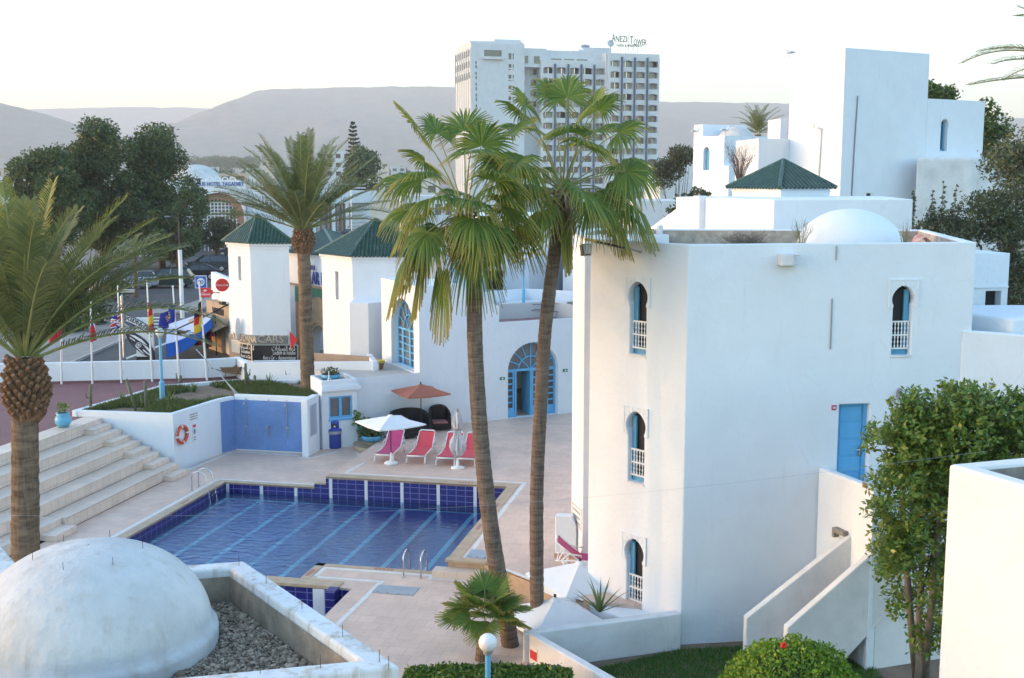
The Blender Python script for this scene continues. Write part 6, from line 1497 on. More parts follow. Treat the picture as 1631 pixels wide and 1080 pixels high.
for i, (lab, sp_, Y, base, mm) in enumerate([
    ('dusty tree left of the distant white house, rising above the low roofs', [(1078, 258, 14, 22, 12), (1090, 245, 10, 14, 6), (1062, 275, 16, 20, 8)], 120, 1080, TREELEAF2),
    ('thin leafy shrub climbing beside the pavilion roof', [(1100, 330, 22, 18, 8), (1080, 345, 14, 14, 5), (1112, 312, 14, 12, 4)], 56, 1095, TREELEAF2),
    ('bright leafed tree right of the tower wing', [(1575, 200, 26, 34, 18), (1590, 230, 22, 26, 10), (1568, 240, 18, 20, 8)], 74, 1580, leafmat('bright tree leaf', (.03, .07, .015), (.14, .18, .035), trans=.3)),
    ('leafy treetop showing above the roof of the tower wing', [(1478, 146, 12, 10, 8), (1500, 152, 16, 8, 8), (1470, 155, 10, 10, 5)], 75, 1485, leafmat('bright tree leaf', (.03, .07, .015), (.14, .18, .035), trans=.3)),
]):
    rng = np.random.default_rng(20 + i); cl = px_clumps(rng, sp_, Y, 1.2, .35 * Y / 60, .6 * Y / 60)
    tree('leafy_tree', lab, ((base - 815.5) / FOC * Y, Y, 2), 10, cl, 260, .13, mm, 30 + i, r0=.12, cat='tree')
# dark olive hedge trees at the right edge, above the white house
rng = np.random.default_rng(44)
cl = px_clumps(rng, [(1610, 300, 40, 70, 40), (1600, 420, 22, 75, 26), (1560, 350, 40, 30, 20), (1500, 365, 40, 18, 16), (1625, 240, 12, 26, 8), (1590, 470, 10, 26, 8), (1640, 440, 40, 60, 20)], 46, 1.6, .35, .75)
tree('olive_hedge', 'large dark olive bush mass at the right edge above the white house', ((1615 - 815.5) / FOC * 46, 46, 2), 7, cl, 520, .075, OLIVELEAF, 45, r0=.14, cat='bush', fork=.5)
for i, (px, py0, py1) in enumerate(((1455, 305, 345), (1486, 305, 360), (1503, 290, 362), (1523, 296, 362))):
    p0_, p1_ = far(px - 4, py1, 45), far(px, py0, 45); rng = np.random.default_rng(60 + i); cl = []
    for k in range(10): q = Vector(p0_).lerp(Vector(p1_), k / 9); cl.append((q.x + rng.uniform(-.05, .05), q.y, q.z, .20 * (1.15 - k / 9)))
    t = root('sapling', tuple(p0_), ['short leafy shoot nearest the block corner', 'thin leafy shoot second from the block corner', 'tallest leafy shoot before the stained low block', 'leafy shoot nearest the dark olive bush'][i], 'plant', 'leafy shoots before the low block')
    V, F = leaf_cloud(rng, cl, 900, .06); fast_mesh('foliage', V, F, OLIVELEAF, t); b = MB(); b.tube([tuple(p0_ - Vector((0, 0, 3))), tuple(p1_)], [.03, .01], 5); b.build('stem', TWIG, t)
# bare twiggy shrub by the pavilion, dry tufts on roofs
def twigs(name, label, base, h, spread, n, seed, m=TWIG, r=.008, cat='plant'):
    rr = random.Random(seed); t = root(name, tuple(base), label, cat); b = MB()
    for k in range(n):
        a = rr.uniform(0, 6.28); s = rr.uniform(.2, 1) * spread; p = Vector(base); q = p + Vector((cos(a) * s * .5, sin(a) * s * .5, h * rr.uniform(.4, .7))); e = p + Vector((cos(a) * s, sin(a) * s, h * rr.uniform(.6, 1.0)))
        b.tube([tuple(p), tuple(q), tuple(e)], [r, r * .7, r * .3], 4)
        for _ in range(3):
            f = q.lerp(e, rr.random()); b.tube([tuple(f), tuple(f + Vector((rr.uniform(-.3, .3) * spread, rr.uniform(-.3, .3) * spread, rr.uniform(.0, .3) * h)))], [r * .5, r * .2], 3)
    b.build('stems', m, t); return t
twigs('bare_shrub', 'bare brown twiggy shrub rising behind the left side of the green pavilion roof', far(1178, 300, 60), 2.2, 1.0, 60, 3, mat('purple twig', (.14, .1, .09), .9), .015)
twigs('dry_shrub', 'dry twig heap on the roof of the white house near its front corner', (5.4, 27.3, MZ - .42), .62, .75, 90, 4)
twigs('dry_grass', 'pale grass tuft on the roof left of the roof dome', (7.0, 28.4, MZ - .42), .85, .3, 24, 5, mat('dry grass stem', (.23, .22, .12), .9))
twigs('dry_grass', 'pale grass tuft on the roof right of the roof dome', (9.45, 28.3, MZ - .42), .8, .18, 18, 6, mat('dry grass stem', (.23, .22, .12), .9))

# --- date palms
def date_frond(rng, base, az, el, L, droop, n=52, wl=.42, dry=False, roll=0.0):
    """one feather leaf: arching midrib with two V rows of leaflets"""
    p = Vector(base); pts = [p.copy()]; e = el; st = 14
    for i in range(st):
        d = Vector((sin(az) * cos(e), cos(az) * cos(e), sin(e))); p = p + d * (L / st); pts.append(p.copy()); e -= droop / st * (0.5 + 1.3 * i / st)
    V = []; F = []; T = []
    def P(f): i = min(int(f * st), st - 1); return pts[i].lerp(pts[i + 1], f * st - i)
    for k in range(n):
        f = .16 + .84 * (k + .5) / n; c = P(f); t = (P(min(1, f + .02)) - P(max(0, f - .02))).normalized()
        sd = t.cross(Vector((0, 0, 1))); sd = sd.normalized() if sd.length > .05 else Vector((cos(az), -sin(az), 0)); up = sd.cross(t)
        if roll: sd, up = sd * cos(roll) + up * sin(roll), up * cos(roll) - sd * sin(roll)
        ln = wl * (sin(pi * min(1, .12 + f * .80)) ** .6) * rng.uniform(.85, 1.12)
        for s in (-1, 1):
            d = (sd * s * .78 + up * rng.uniform(.22, .48) + t * (.5 + .5 * f)).normalized(); w = t * .024 + up * .006
            m_ = c + d * ln * .55; e_ = c + d * ln + Vector((0, 0, -ln * .16)); b0 = len(V)
            V += [c - w * .6, c + w * .6, m_ + w * .9, m_ - w * .9, e_ + w * .15, e_ - w * .15]; F += [(b0, b0 + 1, b0 + 2, b0 + 3), (b0 + 3, b0 + 2, b0 + 4, b0 + 5)]; T += [0, 0, .5, .5, 1, 1]
    return np.array([tuple(v) for v in V]), np.array(F), np.array(T), pts
def date_palm(name, label, base, crown, r, spec, L, seed, leaf=DATELEAF, trunk_r=(.32, .27), boots=True, parts=True, sunny=(), n=52, wl=.42, group=None):
    rng = np.random.default_rng(seed); t = root(name, tuple(base), label, 'palm tree', group)
    B, Cn = Vector(base), Vector(crown); b = MB(); N_ = 40; pts = []; rr = []
    for k in range(N_ + 1):
        f = k / N_; pts.append(tuple(B.lerp(Cn, f) + Vector((rng.uniform(-.012, .012), rng.uniform(-.012, .012), 0)))); rr.append((trunk_r[0] + (trunk_r[1] - trunk_r[0]) * f) * (1 + .045 * (k % 2)) * (1.15 if k < 2 else 1))
    b.tube(pts, rr, 18); b.build('trunk', DATETRUNK, t, smooth=True)
    if boots:
        b = MB(); hb = boots if isinstance(boots, float) else .8; nb_ = 150
        for k in range(nb_):
            f = k / nb_; a = k * 2.39996; rad = r * (.80 + .34 * sin(pi * min(1, f * 1.15))); z = Cn.z - hb * .95 + hb * f * 1.15
            c = Vector((Cn.x + cos(a) * rad * .86, Cn.y + sin(a) * rad * .86, z)); d = Vector((cos(a), sin(a), .9)).normalized()
            b.tube([tuple(c - d * .16), tuple(c), tuple(c + d * (.12 + .10 * rng.random()))], [.085, .075, .045], 5)
        b.lathe([(r * .75, -hb), (r * .95, -hb * .5), (r * .85, 0), (r * .4, .25)], 16, tuple(Cn)); b.build('leaf_stubs', BOOTS, t)
    allV = []; allF = []; allT = []; o = 0; st = MB()
    for i, (az, el, ln, dr, sun) in enumerate(spec):
        a = az; bp_ = Cn + Vector((sin(a) * r * .45 * cos(el), cos(a) * r * .45 * cos(el), .12 + .25 * sin(max(0, el))))
        V, F, T, pp = date_frond(rng, bp_, az, el, L * ln, dr, n, wl, roll=rng.uniform(-.35, .35))
        rs = [.035 * (1 - .8 * k / (len(pp) - 1)) + .004 for k in range(len(pp))]
        if parts:
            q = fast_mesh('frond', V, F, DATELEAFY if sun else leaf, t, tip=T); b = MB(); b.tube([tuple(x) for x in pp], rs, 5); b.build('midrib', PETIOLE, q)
        else: allV.append(V); allF.append(F + o); allT.append(T); o += len(V); st.tube([tuple(x) for x in pp], rs, 4)
    if not parts:
        fast_mesh('crown', np.vstack(allV), np.vstack(allF), leaf, t, tip=np.concatenate(allT)); st.build('leaf_stalks', PETIOLE, t)
    return t
def spread(rng, n, els, ln=(.85, 1.1), dr=(.5, 1.1)):
    return [(k * 2.39996 + rng.uniform(-.25, .25), np.interp(k / n, [0, 1], els) + rng.uniform(-.12, .12), rng.uniform(*ln), rng.uniform(*dr), False) for k in range(n)]
rng = np.random.default_rng(70)
# near left palm: azimuth pi/2 is to the right
cz = far(40, 588, 26.0)
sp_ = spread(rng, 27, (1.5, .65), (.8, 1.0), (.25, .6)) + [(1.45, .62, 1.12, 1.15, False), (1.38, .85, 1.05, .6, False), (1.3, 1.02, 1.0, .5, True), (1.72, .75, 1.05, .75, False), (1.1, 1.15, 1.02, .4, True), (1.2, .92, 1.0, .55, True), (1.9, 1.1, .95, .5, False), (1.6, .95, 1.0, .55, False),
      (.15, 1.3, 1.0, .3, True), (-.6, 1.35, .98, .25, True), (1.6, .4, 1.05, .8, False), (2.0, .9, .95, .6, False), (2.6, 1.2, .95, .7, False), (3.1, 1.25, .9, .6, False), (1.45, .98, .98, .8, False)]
date_palm('date_palm', 'big foreground date palm at the left edge with scaly trunk and arching fronds', (cz.x - .35, 26.0, 0), tuple(cz), .41, sp_, 4.1, 71, trunk_r=(.33, .27), boots=1.15, n=58, wl=.62)
rng = np.random.default_rng(75)
cz = far(483, 374, 46.8); sp_ = spread(rng, 48, (1.5, .42), (.8, 1.0), (.2, .65)) + [(-1.5, .35, .95, .5, False), (-1.3, .62, 1.0, .5, False), (1.5, .5, .95, .9, False), (1.3, .35, .95, .9, False)]
date_palm('date_palm', 'middle date palm with a full feathery crown behind the shower wall', (cz.x + .05, 46.8, 1.8), tuple(cz), .34, sp_, 4.0, 76, trunk_r=(.28, .24), boots=.75, n=52, wl=.54)
rng = np.random.default_rng(78); cz = far(1207, 214, 108)
date_palm('date_palm', 'distant date palm crown behind the distant white house', (cz.x, 108, 3), tuple(cz), .35, spread(rng, 30, (1.45, .05), (.9, 1.05), (.5, 1.0)), 2.6, 79, parts=False, boots=False, n=26, wl=.5)
rng = np.random.default_rng(80); cz = far(1745, 128, 34)
date_palm('date_palm', 'date palm outside the right edge whose frond tips reach into the sky', (cz.x, 34, 0), tuple(cz), .4, [(-pi / 2 + .1, .02, 1.0, .22, False), (-pi / 2 - .25, .28, 1.0, .55, False), (-pi / 2 + .3, .52, .95, .75, False)] + spread(rng, 14, (1.4, .2)), 3.3, 81, boots=.7, n=44, wl=.42)
rng = np.random.default_rng(82); cz = far(214, 404, 92)
date_palm('small_palm', 'small scruffy palm on the pavement behind the foreground fronds', (cz.x, 92, ZS), tuple(cz), .25, spread(rng, 18, (1.3, -.5), (.8, 1.0), (.8, 1.6)), 2.1, 83, parts=False, boots=False, n=22, wl=.4, trunk_r=(.2, .16))
rng = np.random.default_rng(84); cz = far(373, 352, 135)
date_palm('small_palm', 'small palm in front of the brick arch of the domed hotel', (cz.x, 135, ZS), tuple(cz), .25, spread(rng, 16, (1.4, .2), (.8, 1.0), (.6, 1.2)), 1.6, 85, parts=False, boots=False, n=20, wl=.4, trunk_r=(.2, .16))

# --- fan palms
def fan_frond(rng, base, az, el, Lp, R_, droop, spreadA=2.15, n=38, twist=0.0, sag=.5, up0=.25):
    """stalk that arches outwards and a pleated round fan whose free tips hang"""
    p = Vector(base); pts = [p.copy()]; e = el
    for i in range(9):
        d = Vector((sin(az) * cos(e), cos(az) * cos(e), sin(e))); p = p + d * (Lp / 9); pts.append(p.copy()); e -= droop / 9
    d = Vector((sin(az) * cos(e), cos(az) * cos(e), sin(e)))
    sd = Vector((cos(az), -sin(az), 0)); nm = sd.cross(d); sd, nm = sd * cos(twist) + nm * sin(twist), nm * cos(twist) - sd * sin(twist)
    hub = p; V = []; F = []; T = []
    rs = [.02, .3, .58, .74, .88, 1.0]
    for k in range(n):
        th = -spreadA + 2 * spreadA * (k + .5) / n; hw = spreadA / n; Rk = R_ * (1 - .22 * abs(th / spreadA) ** 2) * rng.uniform(.92, 1.08); tw_ = rng.uniform(-.12, .12); b0 = len(V)
        for j, rr in enumerate(rs):
            r_ = rr * Rk; wj = hw * (1 if rr <= .58 else max(.03, (1.03 - rr) / .45)); q_ = max(0, rr - .46)
            for s, off in ((-1, 0), (0, .055), (1, 0)):
                a = th + s * wj + tw_ * q_; v = d * cos(a) + sd * sin(a)
                lift = nm * (off * r_ * (1 if rr < .7 else .5) + up0 * r_ * rr * .35)
                pt = hub + v * r_ + lift; pt.z -= sag * Rk * q_ ** 1.5 * (2.3 + .6 * abs(sin(th))); V.append(pt); T.append(rr)
        for j in range(len(rs) - 1):
            i0 = b0 + j * 3; F += [(i0, i0 + 1, i0 + 4, i0 + 3), (i0 + 1, i0 + 2, i0 + 5, i0 + 4)]
    return np.array([tuple(v) for v in V]), np.array(F), np.array(T), pts
def fan_palm(name, label, path, radii, spec, seed, leaf=FANLEAF, dead=46, R_=.78, trunk_mat=FANTRUNK, parts=True):
    rng = np.random.default_rng(seed); base = path[0]; t = root(name, tuple(base), label, 'palm tree'); b = MB()
    P_ = [Vector(p) for p in path]; N_ = 120; pts = []; rr = []
    for k in range(N_ + 1):
        f = k / N_ * (len(P_) - 1); i = min(int(f), len(P_) - 2); u = f - i
        p0, p1, p2, p3 = P_[max(i - 1, 0)], P_[i], P_[i + 1], P_[min(i + 2, len(P_) - 1)]
        q = .5 * ((2 * p1) + (p2 - p0) * u + (2 * p0 - 5 * p1 + 4 * p2 - p3) * u * u + (3 * p1 - p0 - 3 * p2 + p3) * u ** 3)
        pts.append(tuple(q)); rr.append(float(np.interp(k / N_, [0, .03, .5, .93, 1], radii)) * (1 + .035 * rng.standard_normal() * .5 + .03 * (k % 2)))
    b.tube(pts, rr, 16); b.build('trunk', trunk_mat, t, smooth=True)
    top = P_[-1]
    if dead:
        V = []; k_ = 0
        for k in range(dead):
            a = rng.uniform(0, 6.28); r0 = radii[-1] * .9; p = top + Vector((cos(a) * r0, sin(a) * r0, rng.uniform(-.5, .25))); ln = rng.uniform(.3, 1.0); out = rng.uniform(.12, .55)
            e_ = p + Vector((cos(a) * out, sin(a) * out, -ln)); m_ = p.lerp(e_, .45) + Vector((cos(a), sin(a), .8)) * .13; s = Vector((-sin(a), cos(a), 0)) * rng.uniform(.012, .035)
            V += [p - s, p + s, m_ + s, m_ - s, m_ - s, m_ + s, e_ + s * .3, e_ - s * .3]
        V = np.array([tuple(v) for v in V]); fast_mesh('dead_leaves', V, np.arange(len(V)).reshape(-1, 4), SKIRT, t)
    b = MB()
    for k in range(46):
        a = k * 2.4; z = -.55 + .7 * k / 46; c = top + Vector((cos(a) * radii[-1] * .9, sin(a) * radii[-1] * .9, z)); d = Vector((cos(a) * .7, sin(a) * .7, .8)).normalized(); b.tube([tuple(c - d * .1), tuple(c + d * rng.uniform(.08, .2))], [.045, .025], 5)
    if dead: b.build('leaf_stubs', BOOTS, t)
    for az, el, lp, dr, rs_, sag, tw in spec:
        bp_ = top + Vector((sin(az) * .09, cos(az) * .09, .12 + .12 * sin(max(el, 0))))
        V, F, T, pp = fan_frond(rng, bp_, az, el, lp, R_ * rs_, dr, sag=sag, twist=tw)
        q = fast_mesh('fan_leaf', V, F, leaf, t, tip=T); b = MB(); b.tube([tuple(x) for x in pp], [.022 - .0012 * i for i in range(len(pp))], 5); b.build('stalk', PETIOLE, q)
    return t
def fanspec(rng, n, lo=-.85, hi=1.4, lp=(.95, 1.4)):
    out = []
    for k in range(n):
        f = k / (n - 1); el = hi + (lo - hi) * f
        out.append((k * 2.39996 + rng.uniform(-.3, .3), el + rng.uniform(-.1, .1), rng.uniform(*lp) * (.85 + .75 * max(0, sin(el)) ** 2), .35 + .6 * rng.random() * (1 if el > 0 else .5), rng.uniform(.85, 1.12), .22 + .6 * f + rng.uniform(-.1, .1), rng.uniform(-.7, .7)))
    return out
rng = np.random.default_rng(90)
Y1_ = 25.4
p1_ = [far(px, py, Y1_ + dy) for px, py, dy in ((818, 1062, 0), (806, 985, 0), (783, 850, .05), (766, 700, .1), (757, 560, .1), (754, 430, .05), (742, 352, 0))]
sp1 = fanspec(rng, 25, -.35, 1.42) + [(-2.0, -1.0, 1.3, .5, .9, 1.2, 0), (2.6, -1.1, .7, .3, 1.05, .9, 0), (-1.5, -.25, 1.4, .8, 1.1, .9, 0), (-1.2, -.45, 1.3, .8, 1.05, .9, .3), (-.9, .35, 1.3, .9, 1.0, .7, .3), (-.9, 1.25, 1.8, .2, .9, .3, 0), (3.0, .5, 1.0, .5, .95, .6, .2), (2.4, .8, 1.0, .5, .95, .5, -.3)]
fan_palm('fan_palm', 'tall left fan palm leaning over the pool with a shaggy crown and ringed trunk', p1_, (.26, .20, .175, .16, .19), sp1, 91)
Y2_ = 26.6
p2_ = [far(px, py, Y2_ + dy) for px, py, dy in ((856, 1030, 0), (855, 930, 0), (855, 780, 0), (861, 650, .05), (868, 530, .1), (881, 420, .1), (896, 316, .1))]
sp2 = fanspec(rng, 28, -.2, 1.45) + [(1.2, 1.32, 1.9, .2, .95, .3, 0), (-1.2, 1.25, 2.0, .2, .95, .3, 0), (.2, 1.4, 2.1, .15, 1.0, .3, 0), (1.7, .1, 1.35, .6, 1.05, .9, 0), (1.5, .55, 1.4, .6, 1.0, .7, .2), (3.0, -1.25, .5, .2, 1.0, .8, 1.2), (1.45, -.1, 1.45, .5, 1.0, .8, 0)]
fan_palm('fan_palm', 'tall right fan palm with the higher crown and straight trunk beside the white house', p2_, (.2, .165, .152, .148, .17), sp2, 92)
rng = np.random.default_rng(95); Y3_ = 24.6; c3_ = far(772, 992, Y3_)
sp3 = [(k * 2.39996, np.interp(k, [0, 17], [1.35, .1]) + rng.uniform(-.1, .1), rng.uniform(.3, .5), .25 + .5 * rng.random(), rng.uniform(.9, 1.1), .1, rng.uniform(-.5, .5)) for k in range(20)]
fan_palm('young_fan_palm', 'short young fan palm with stiff bright leaves at the foot of the left fan palm', [(c3_.x - .05, Y3_, 0), (c3_.x - .02, Y3_, .5), tuple(c3_)], (.17, .16, .15, .14, .12), sp3, 96, leaf=FANLEAF2, dead=0, R_=.54, trunk_mat=DATETRUNK)

# --- spiky plants, cacti
def rosette(name, label, base, n, L, w, seed, el=(1.4, .2), m=AGAVE, cat='plant', group=None, droop=.3):
    rng = np.random.default_rng(seed); t = root(name, tuple(base), label, cat, group); V = []; F = []; T = []
    for k in range(n):
        az = k * 2.4 + rng.uniform(-.2, .2); e = np.interp(k / n, [0, 1], el) + rng.uniform(-.1, .1); ln = L * rng.uniform(.75, 1.05); p = Vector(base); s = Vector((cos(az), -sin(az), 0)); b0 = len(V)
        for j in range(6):
            f = j / 5; ww = w * (1 - f) ** .7 * (1 if j else .7) + .001; V += [p - s * ww, p + s * ww]; T += [f, f]
            d = Vector((sin(az) * cos(e), cos(az) * cos(e), sin(e))); p = p + d * ln / 5; e -= droop / 5
        F += [(b0 + 2 * j, b0 + 2 * j + 1, b0 + 2 * j + 3, b0 + 2 * j + 2) for j in range(5)]
    fast_mesh('leaves', np.array([tuple(v) for v in V]), np.array(F), m, t, tip=np.array(T)); return t
rosette('yucca', 'spiky yucca behind the low garden wall at the foot of the white house', (2.0, 25.55, .72), 20, .95, .035, 100, (1.3, .35))
for i, (px, py, lab, L) in enumerate(((428, 612, 'grey green agave in the planter left of the middle date palm', .7), (194, 636, 'small bright yucca at the left end of the planter', .55), (309, 619, 'pair of bright spiky leaves in the middle of the planter', .5), (270, 640, 'spiky yucca right beside the blue lamp post in the planter', .7), (346, 612, 'small yellow green yucca near the wheelbarrow', .45))):
    rosette('agave', lab, (*at(px, py + 5, 2.0), 1.98), 22, L, .035, 110 + i, (1.45, .3), group='spiky plants in the planter')
def cactus(label, px, py, py1, seed, arms=2, Z=2.0, lean=0, nm='cactus'):
    rr = random.Random(seed); g = at(px, py, Z); top = hgt(g[1], py1); t = root(nm, (*g, Z - .02), label, 'cactus', 'cacti in the planter'); b = MB(); x, y = g
    b.tube([(x, y, Z - .05), (x + lean * .5, y, (Z + top) / 2), (x + lean, y, top - .05), (x + lean, y, top)], [.05, .06, .055, .01], 8)
    for k in range(arms):
        s = rr.choice((-1, 1)); z = Z + (top - Z) * rr.uniform(.25, .55); b.tube([(x + lean * .4, y, z), (x + lean * .4 + s * .16, y, z + .05), (x + lean * .5 + s * .18, y, z + .3)], [.035, .04, .02], 7)
    b.build('stem', CACTUS, t, smooth=True)
cactus('thin leaning cactus stem left of the blue lamp post', 217, 655, 603, 1, 0, lean=-.3)
cactus('short grey cactus between the leaning stem and the lamp post', 233, 655, 606, 2, 1)
cactus('tiny cactus at the left tip of the planter', 144, 652, 612, 3, 1, lean=.05)
cactus('cactus behind the lamp post near the terrace edge', 288, 610, 597, 4, 1)
cactus('tall forked dark cactus right of the wheelbarrow', 392, 618, 578, 5, 1, lean=.0)
cactus('leaning dark cactus beside the tall forked one', 400, 618, 584, 7, 0, lean=-.25)
cactus('armed green cactus just left of the middle date palm', 462, 606, 586, 6, 2)
cactus('short stub cactus between the agave and the forked cactus', 406, 608, 597, 8, 0)

# --- grass and hedges
def grass(name, label, poly, z, n, h, m, seed, dens=None):
    rng = np.random.default_rng(seed); xs = [p[0] for p in poly]; ys = [p[1] for p in poly]; pts = []
    def inside(x, y):
        c = False; j = len(poly) - 1
        for i in range(len(poly)):
            if (poly[i][1] > y) != (poly[j][1] > y) and x < (poly[j][0] - poly[i][0]) * (y - poly[i][1]) / (poly[j][1] - poly[i][1]) + poly[i][0]: c = not c
            j = i
        return c
    while len(pts) < n:
        x, y = rng.uniform(min(xs), max(xs)), rng.uniform(min(ys), max(ys))
        if inside(x, y) and (dens is None or noise.noise(Vector((x * dens, y * dens, seed))) > -.02 + rng.uniform(-.15, .15)): pts.append((x, y))
    P = np.column_stack([np.array(pts), np.full(n, z)]); a = rng.uniform(0, 6.28, n); s = np.column_stack([np.cos(a), np.sin(a), np.zeros(n)]) * (.009 if h < .15 else .022); hh = h * rng.uniform(.5, 1.2, n)
    tp_ = P + np.column_stack([rng.normal(0, .4, n) * hh, rng.normal(0, .4, n) * hh, hh])
    V = np.stack([P - s, P + s, tp_], 1).reshape(-1, 3); o = fast_mesh(name, V, np.arange(3 * n).reshape(n, 3), m); return tag(o, label, 'grass', kind='stuff')
grass('lawn', 'short dark green lawn inside the low garden wall', [(1.2, 24.2), (3.85, 25.6), (8, 26.2), (8, 19), (3.2, 19)], -.2, 60000, .09, GRASS, 200)
PLg = inset(PL_OUT, .25)
grass('planter_grass', 'patchy grass growing in the raised planter', PLg, 1.99, 34000, .2, GRASSD, 201, dens=.45)
def hedge_leaves(rng, pts, size): 
    n = len(pts); P = np.array(pts); a = rand_unit(rng, n); b = np.cross(a, rand_unit(rng, n)); b /= np.linalg.norm(b, axis=1)[:, None] + 1e-9; s = size * rng.uniform(.6, 1.4, n)[:, None]
    V = np.stack([P - a * s, P + b * s * .55, P + a * s, P - b * s * .55], 1).reshape(-1, 3); return V, np.arange(4 * n).reshape(n, 4)
def lumpy(p, k=1.6, a=.12, s=0): return a * noise.fractal(Vector(p) * k + Vector((s, s, s)), 1, 2, 3)
# round clipped bush with red flower
hb = root('round_bush', (5.35, 21.3, 0), 'round clipped bright green bush with one red flower before the staircase', 'bush')
rng = np.random.default_rng(210); pts = []; c = Vector((5.38, 21.3, .62)); 
while len(pts) < 15000:
    d = rand_unit(rng, 1)[0]
    if d[2] < -.7: continue
    dv_ = Vector(d); r = 1.0 + lumpy(dv_ * 1.5, 2.0, .10); q = rng.uniform(.86, 1.04); pts.append(tuple(c + Vector((dv_.x * 1.32, dv_.y * 1.2, dv_.z * 1.12)) * r * q))
V, F = hedge_leaves(rng, pts, .042); fast_mesh('foliage', V, F, HEDGELEAF, hb)
b = MB(); b.ball(tuple(c), .86, 20, (1.32, 1.2, 1.1)); b.build('shade_core', mat('hedge shade', (.03, .05, .015), .9), hb)  # solid dark ball paints the shade deep inside the foliage
b = MB(); b.tube([(5.38, 21.3, 0), (5.38, 21.3, .5)], .08, 6); b.build('stem', BARK, hb)
b = MB(); fz = far(1248, 1027, 20.4)
for k in range(5):
    a = k * 1.2566; b.tube([tuple(fz), tuple(fz + Vector((cos(a) * .04, -.03, sin(a) * .04))), tuple(fz + Vector((cos(a) * .075, -.01, sin(a) * .075)))], [.01, .03, .012], 6)
b.build('flower', mat('red petal', (.6, .03, .02), .5), hb)
# clipped hedge along the bottom
hg = root('clipped_hedge', (-.6, 22.3, 0), 'low clipped green hedge along the bottom edge behind the blue lamp post', 'hedge')
rng = np.random.default_rng(211); pts = []; a_, c_ = at(635, 1080, 1.2), at(905, 1082, 1.2)
while len(pts) < 15000:
    u = rng.random(); x = -2.15 + 3.35 * u; zt2 = .70 + .08 * sin(pi * u) + .06 * noise.noise(Vector((x * 2, 1, 1)))
    f = rng.random()
    if f < .55: y = 21.5 + rng.random() * 1.0; z = zt2 + rng.normal(0, .035)
    else: y = 21.5 + rng.normal(0, .04); z = rng.random() * zt2
    pts.append((x, y, z))
V, F = hedge_leaves(rng, pts, .05); fast_mesh('foliage', V, F, leafmat('clipped hedge leaf', (.03, .09, .012), (.16, .23, .03), trans=.3), hg)
b = MB(); b.bx(-2.1, 1.15, 21.58, 22.42, 0, .6); b.build('shade_core', mat('hedge shade', (.03, .05, .015), .9), hg)  # dark box in place of the shade between the hedge leaves
# tall shrub tree at the right
rng = np.random.default_rng(212); Ys = 22.0
def cz2(px, py, dy=0): return far(px, py, Ys + dy)
cl = []
for px, py, rx, ry, n_, r0, r1 in [(1520, 720, 100, 70, 46, .22, .42), (1456, 695, 38, 46, 14, .16, .3), (1500, 660, 60, 30, 12, .2, .3), (1590, 690, 60, 50, 18, .25, .4), (1470, 770, 50, 50, 18, .2, .34), (1560, 790, 60, 60, 14, .25, .4), (1500, 840, 55, 45, 18, .15, .28), (1530, 900, 40, 60, 14, .15, .26), (1450, 870, 45, 40, 16, .13, .22), (1450, 880, 42, 30, 10, .11, .2), (1505, 990, 25, 50, 10, .12, .2), (1422, 815, 26, 50, 16, .13, .22), (1440, 930, 34, 50, 14, .11, .19), (1478, 1010, 26, 40, 9, .1, .18), (1412, 890, 18, 40, 7, .09, .15), (1392, 705, 10, 26, 5, .1, .16), (1512, 622, 8, 12, 4, .08, .12), (1562, 634, 20, 8, 5, .08, .13), (1445, 648, 26, 10, 6, .08, .14), (1402, 760, 10, 20, 4, .08, .13), (1430, 900, 30, 26, 8, .10, .17), (1490, 930, 30, 40, 8, .11, .18), (1460, 960, 26, 26, 6, .09, .15), (1640, 720, 40, 80, 14, .25, .4)]:
    for _ in range(n_):
        a = rng.uniform(0, 6.28); q = sqrt(rng.random()); p = cz2(px + rx * q * cos(a), py + ry * q * sin(a), rng.uniform(-.8, .8)); cl.append((p.x, p.y, p.z, rng.uniform(r0, r1)))
st_ = root('tall_shrub', (cz2(1468, 1080).x, Ys, 0), 'tall glossy leaved shrub tree with several bare stems beside the staircase', 'tree')
def sprays(rng, clumps, per, size):
    Vs = []; Fs = []; o = 0
    for c in clumps:
        n = int(per * c[3] ** 2) + 3
        for _ in range(n):
            d = rand_unit(rng, 1)[0]; d[2] = d[2] * .8 + .25; d /= np.linalg.norm(d); p = np.array(c[:3]) + d * c[3] * rng.uniform(.55, 1.05)
            ax = d + np.array([0, 0, .7]) + rng.normal(0, .25, 3); ax /= np.linalg.norm(ax)
            for k in range(6):
                s = np.cross(ax, rand_unit(rng, 1)[0]); s /= np.linalg.norm(s) + 1e-9; dr = ax * rng.uniform(.25, .75) + s; dr /= np.linalg.norm(dr); sd = np.cross(dr, ax); sd /= np.linalg.norm(sd) + 1e-9
                L = size * rng.uniform(.7, 1.25); q = p + ax * (k * size * .33); Vs += [q, q + dr * L * .5 + sd * L * .24, q + dr * L, q + dr * L * .5 - sd * L * .24]; Fs.append((o, o + 1, o + 2, o + 3)); o += 4
    return np.array(Vs), np.array(Fs)
V, F = sprays(rng, cl, 330, .115); fast_mesh('crown', V, F, SHRUBLEAF, st_)
for k, pts_ in enumerate([[(1475, 1085, 0), (1463, 1000, 0), (1468, 900, .1), (1464, 800, .1), (1470, 700, 0)], [(1460, 1085, .2), (1448, 960, .3), (1440, 840, .2), (1436, 760, .1)], [(1472, 1085, -.1), (1490, 900, -.2), (1500, 780, -.2), (1520, 700, 0)], [(1466, 950, 0), (1486, 880, .2), (1494, 820, .2)]]):
    b = MB(); b.tube([tuple(cz2(*p)) for p in pts_], [.085 - .014 * i for i in range(len(pts_))] if k < 3 else [.05, .04, .03], 8); b.build('stem', BARKG, st_, smooth=True)
